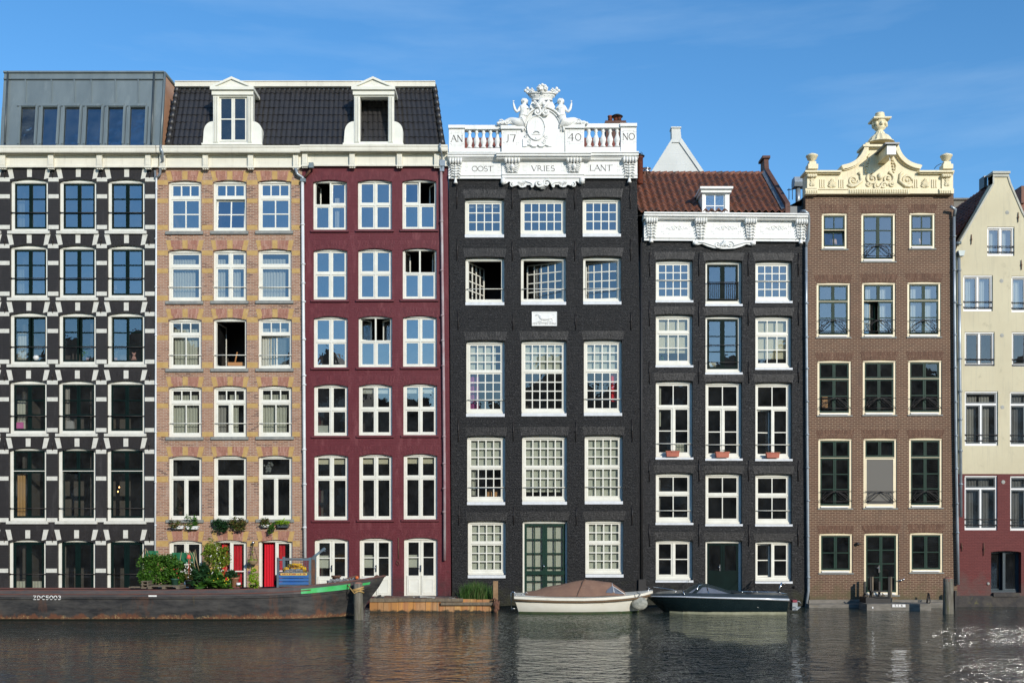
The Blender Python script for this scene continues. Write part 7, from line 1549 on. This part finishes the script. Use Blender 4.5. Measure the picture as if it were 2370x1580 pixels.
for q in (a, (a+b)/2-.07, b-.14): m.box(q+.01, q+.13, -4.89, -4.2, 1.0, Z(1357, -4.9)-.004)
m.build('block', 'wood', PT)
m = MB(); a, b = X(326, -4.7), X(344, -4.7)
for z0_, z1_ in ((1361, 1358), (1353, 1351), (1346, 1344)): m.box(a, b, -4.7, -4.2, Z(z0_, -4.7), Z(z1_, -4.7))
for q in (a+.02, b-.06): m.box(q, q+.04, -4.69, -4.3, Z(1358, -4.7)+.002, Z(1344, -4.7)-.03)
tag(m.build('wooden_crate', 'wood', None), 'small open wooden crate at the left end of the barge garden', 'crate')
m = MB(); m.box(X(298, -4.6), X(324, -4.6), -4.6, -4.3, 1.02, 1.06); tag(m.build('plank', 'wood', None), 'flat plank lying on the barge left of the wooden crate', 'plank')
m = MB(); m.lathe(tuple(at(552, 1357, -4.5)), [(.06, 0), (.08, .14), (.07, .14)], 10); tag(m.build('white_pot', 'purewhite', None), 'small white pot beside the terracotta pot on the barge', 'pot')
m = MB(); m.pbox(637, 641, 1330, 1358, -4.3, -4.0); m.ball(tuple(at(638, 1348, -4.3)), (.06, .05, .1), 7, 5); tag(m.build('bin_bag', 'black', None), 'black bag standing against the left side of the blue crate', 'bag')
# window boxes
def wbox(px0, px1, py0, py1, mat, lmat, lab, cat='window box', y=-.22, n=150, gr='flower boxes under the windows', h=12, size=.055, hang=0):
    o = empty('window_box', at((px0+px1)/2, py1, y), lab, cat, gr); a, b = X(px0, y), X(px1, y); m = MB()
    m.prism([(a+.03, Z(py1, y)), (b-.03, Z(py1, y)), (b, Z(py0, y)), (a, Z(py0, y))], y, y+.2); m.box(a-.01, b+.01, y-.015, y+.215, Z(py0, y)-.03, Z(py0, y)+.004); m.build('trough', mat, o)
    m = MB(); cx = (px0+px1)/2; w = (px1-px0)/2/PPM
    leaves(m, at(cx, py0-h*.4, y+.04), (w*1.25, .17, h/PPM*.85), int(n*1.6), size*1.15)
    if hang: leaves(m, at(cx, py0+hang*.5, y-.06), (w*1.15, .1, hang/PPM*.9), int(n*1.3), size*1.1)
    m.build('foliage', lmat, o); return o
wbox(397, 424, 1216, 1223, 'purewhite', 'leaf_mixed', 'white flower box with mixed herbs, left one under the leftmost large window', n=260, h=11)
wbox(431, 458, 1217, 1224, 'purewhite', 'leaf_green', 'white flower box with the tallest green plants, under the leftmost large window', n=320, h=19)
wbox(494, 528, 1212, 1220, 'potblack', 'leaf_dark', 'flower box overflowing with dark trailing leaves, left one under the middle large window', n=380, h=10, hang=14)
wbox(534, 567, 1211, 1218, 'potblack', 'leaf_mixed', 'flower box with red-tinged trailing leaves, right one under the middle large window', n=340, h=12, hang=12)
wbox(605, 622, 1214, 1219, 'purewhite', 'leaf_mixed', 'small white flower box with grey-green bushy plant under the right large window', n=240, h=16)
wbox(622, 633, 1222, 1230, 'potblack', 'leaf_green', 'small hanging pot of trailing green leaves between two flower boxes', n=140, h=8, hang=10)
wbox(641, 668, 1213, 1220, 'zincdark', 'leaf_lime', 'dark grey flower box with short bright green leaves by the grey-white pipe', n=280, h=8)
for a, b, t, q, lab in ((1542, 1573, 1043, 1056, 'terracotta trough on the sill of the left tall window of the small black house'), (1657, 1688.5, 1045, 1058, 'terracotta trough on the sill of the middle tall window of the small black house'), (1774, 1805, 1046.5, 1059, 'terracotta trough on the sill of the right tall window of the small black house')):
    wbox(a, b, t, q, 'terracotta2', 'leaf_dark', lab, y=-.12, n=60, gr='terracotta troughs on the sills', h=3, size=.035)
# ================================================================== things seen through the panes
mk('pinkbag', (.55, .12, .35), rough=.6); mk('greyitem', (.3, .3, .3), rough=.7); mk('lampcream', (.7, .5, .35), rough=.7); mk('orangewood', (.45, .22, .08), rough=.6); mk('teddypink', (.6, .33, .28), rough=.9); mk('chinawhite', (.75, .75, .72), rough=.4)
def ithing(name, lab, cat, mat, fn):
    m = MB(); fn(m); return tag(m.build(name, mat, None), lab, cat)
yi = .28
def fern(px, py, r, lab, mat='leaf_green', pot='terracotta'):
    o = empty('house_plant', at(px, py, yi+.1), lab, 'house plant'); p = at(px, py, yi+.1); m = MB(); m.lathe(tuple(p), [(.05, 0), (.07, .1), (.06, .1)], 10); m.build('pot', pot, o); m = MB(); leaves(m, p+Vector((0, 0, .1+r*.9)), (r*.7, .12, r), int(900*r), .06); m.build('foliage', mat, o)
fern(202, 834, .27, 'bushy house plant with red berries in the middle third-floor window of the leftmost house')
fern(268, 834, .15, 'small red-leaved plant in the window right of the bushy house plant', 'leaf_mixed')
fern(262, 680, .17, 'small vase of pale dried flowers behind a white-framed window of the leftmost house', 'flowerpale', 'chinawhite') if island('flowerpale', [(.6, .5, .5), (.7, .6, .65)], .8) else 0
fern(1502+30, 843, .12, 'little plant on the inner sill below a cream blind of the small black house')
fern(418, 1190, .3, 'plant with orange flowers behind the leftmost large window over the white flower boxes', 'leaf_mixed')
ithing('teddy_bear', 'pink teddy bear sitting in a window of the leftmost black house', 'toy', 'teddypink', lambda m: [m.ball(tuple(at(310, 829, yi)), (.09, .07, .1), 8, 6), m.ball(tuple(at(310, 820, yi)), (.065, .06, .06), 8, 6), m.ball(tuple(at(306.5, 816.5, yi)), (.025, .02, .025), 6, 4), m.ball(tuple(at(313.5, 816.5, yi)), (.025, .02, .025), 6, 4), m.ball(tuple(at(305, 833, yi-.05)), (.04, .06, .035), 6, 4), m.ball(tuple(at(315, 833, yi-.05)), (.04, .06, .035), 6, 4)])
ithing('gift_bag', 'pink paper bag behind a window of the leftmost black house', 'bag', 'pinkbag', lambda m: (m.pbox(38, 54, 977, 991, yi, yi+.15), m.tube([at(42, 977, yi+.05), at(45, 972, yi+.05), at(50, 977, yi+.05)], .01, 5)))
ithing('tote_bag', 'grey bag standing behind the window right of the pink bag', 'bag', 'greyitem', lambda m: (m.prism([(X(152, yi), Z(992, yi)), (X(172, yi), Z(992, yi)), (X(169, yi), Z(974, yi)), (X(154, yi), Z(974, yi))], yi, yi+.12), m.tube([at(158, 974, yi+.06), at(161, 970, yi+.06), at(166, 974, yi+.06)], .01, 5)))
ithing('glass_bowl', 'round white bowl on the inner sill of the leftmost third-floor window', 'bowl', 'chinawhite', lambda m: m.lathe(tuple(at(84, 834, yi)), [(.05, 0), (.11, .06), (.12, .12), (.08, .19), (.07, .19)], 12))
ithing('armchair', 'orange-brown chair standing inside the wide open black window', 'chair', 'orangewood', lambda m: (m.pbox(527, 566, 838, 846, .5, 1.0), m.pbox(529, 563, 846, 852, .52, .95), m.tube([at(544, 838, .8), at(549, 815, .9)], .03, 6)))
ithing('lampshade', 'pair of pale lampshades in the open top left window of the brown house', 'lamp', 'lampcream', lambda m: [m.lathe(tuple(at(px, 566, yi)), [(.09, 0), (.055, .2), (.05, .2)], 12) for px in (1924.5, 1932)])
ithing('lampshade', 'pale lampshade in the top right window of the brown house', 'lamp', 'lampcream', lambda m: m.lathe(tuple(at(2126, 565, yi)), [(.09, 0), (.06, .2), (.05, .2)], 12))
ithing('cardboard_box', 'brown box behind the left window above the curled railings of the brown house', 'box', 'orangewood', lambda m: (m.pbox(1903, 1923, 918, 943, yi, yi+.3), m.pbox(1902, 1924, 916, 918, yi-.01, yi+.3)))
for k, px in enumerate((1133, 1147)): ithing('dining_chair', ('tan chair back, left of two behind the lower panes of a tall sash window', 'tan chair back, right of two behind the lower panes of a tall sash window')[k], 'chair', 'orangewood', lambda m: (m.prism([(X(px-6, .5), Z(1150, .5)), (X(px+6, .5), Z(1150, .5)), (X(px+5, .5), Z(1134, .5)), (X(px-5, .5), Z(1134, .5))], .5, .54), m.pbox(px-6, px+6, 1148, 1150, .54, .9)))
def chand(m):
    rd = random.Random(3)
    for _ in range(26): t = rd.random(); m.ball(tuple(at(620+rd.uniform(-1, 1)*12*(1-t*.75), 1070+t*24, .5+rd.uniform(-.1, .1))), (.055, .055, .055), 8, 6)
ithing('chandelier', 'hanging cluster of pale glass globes in the right large window', 'chandelier', 'chinawhite', chand)
m_, t_, b_ = nodes('bulb'); b_.inputs['Emission Color'].default_value = (1, .45, .12, 1); b_.inputs['Emission Strength'].default_value = 4; MT['bulb'] = m_
for k, (px, py) in enumerate(((276, 1127), (273, 1137), (296, 1131))): ithing('light_bulb', ('glowing orange bulb, uppermost behind the large dark window', 'glowing orange bulb, lowest behind the large dark window', 'glowing orange bulb, rightmost behind the large dark window')[k], 'lamp', 'bulb', lambda m: m.ball(tuple(at(px, py, .5)), (.028, .028, .035), 8, 6))
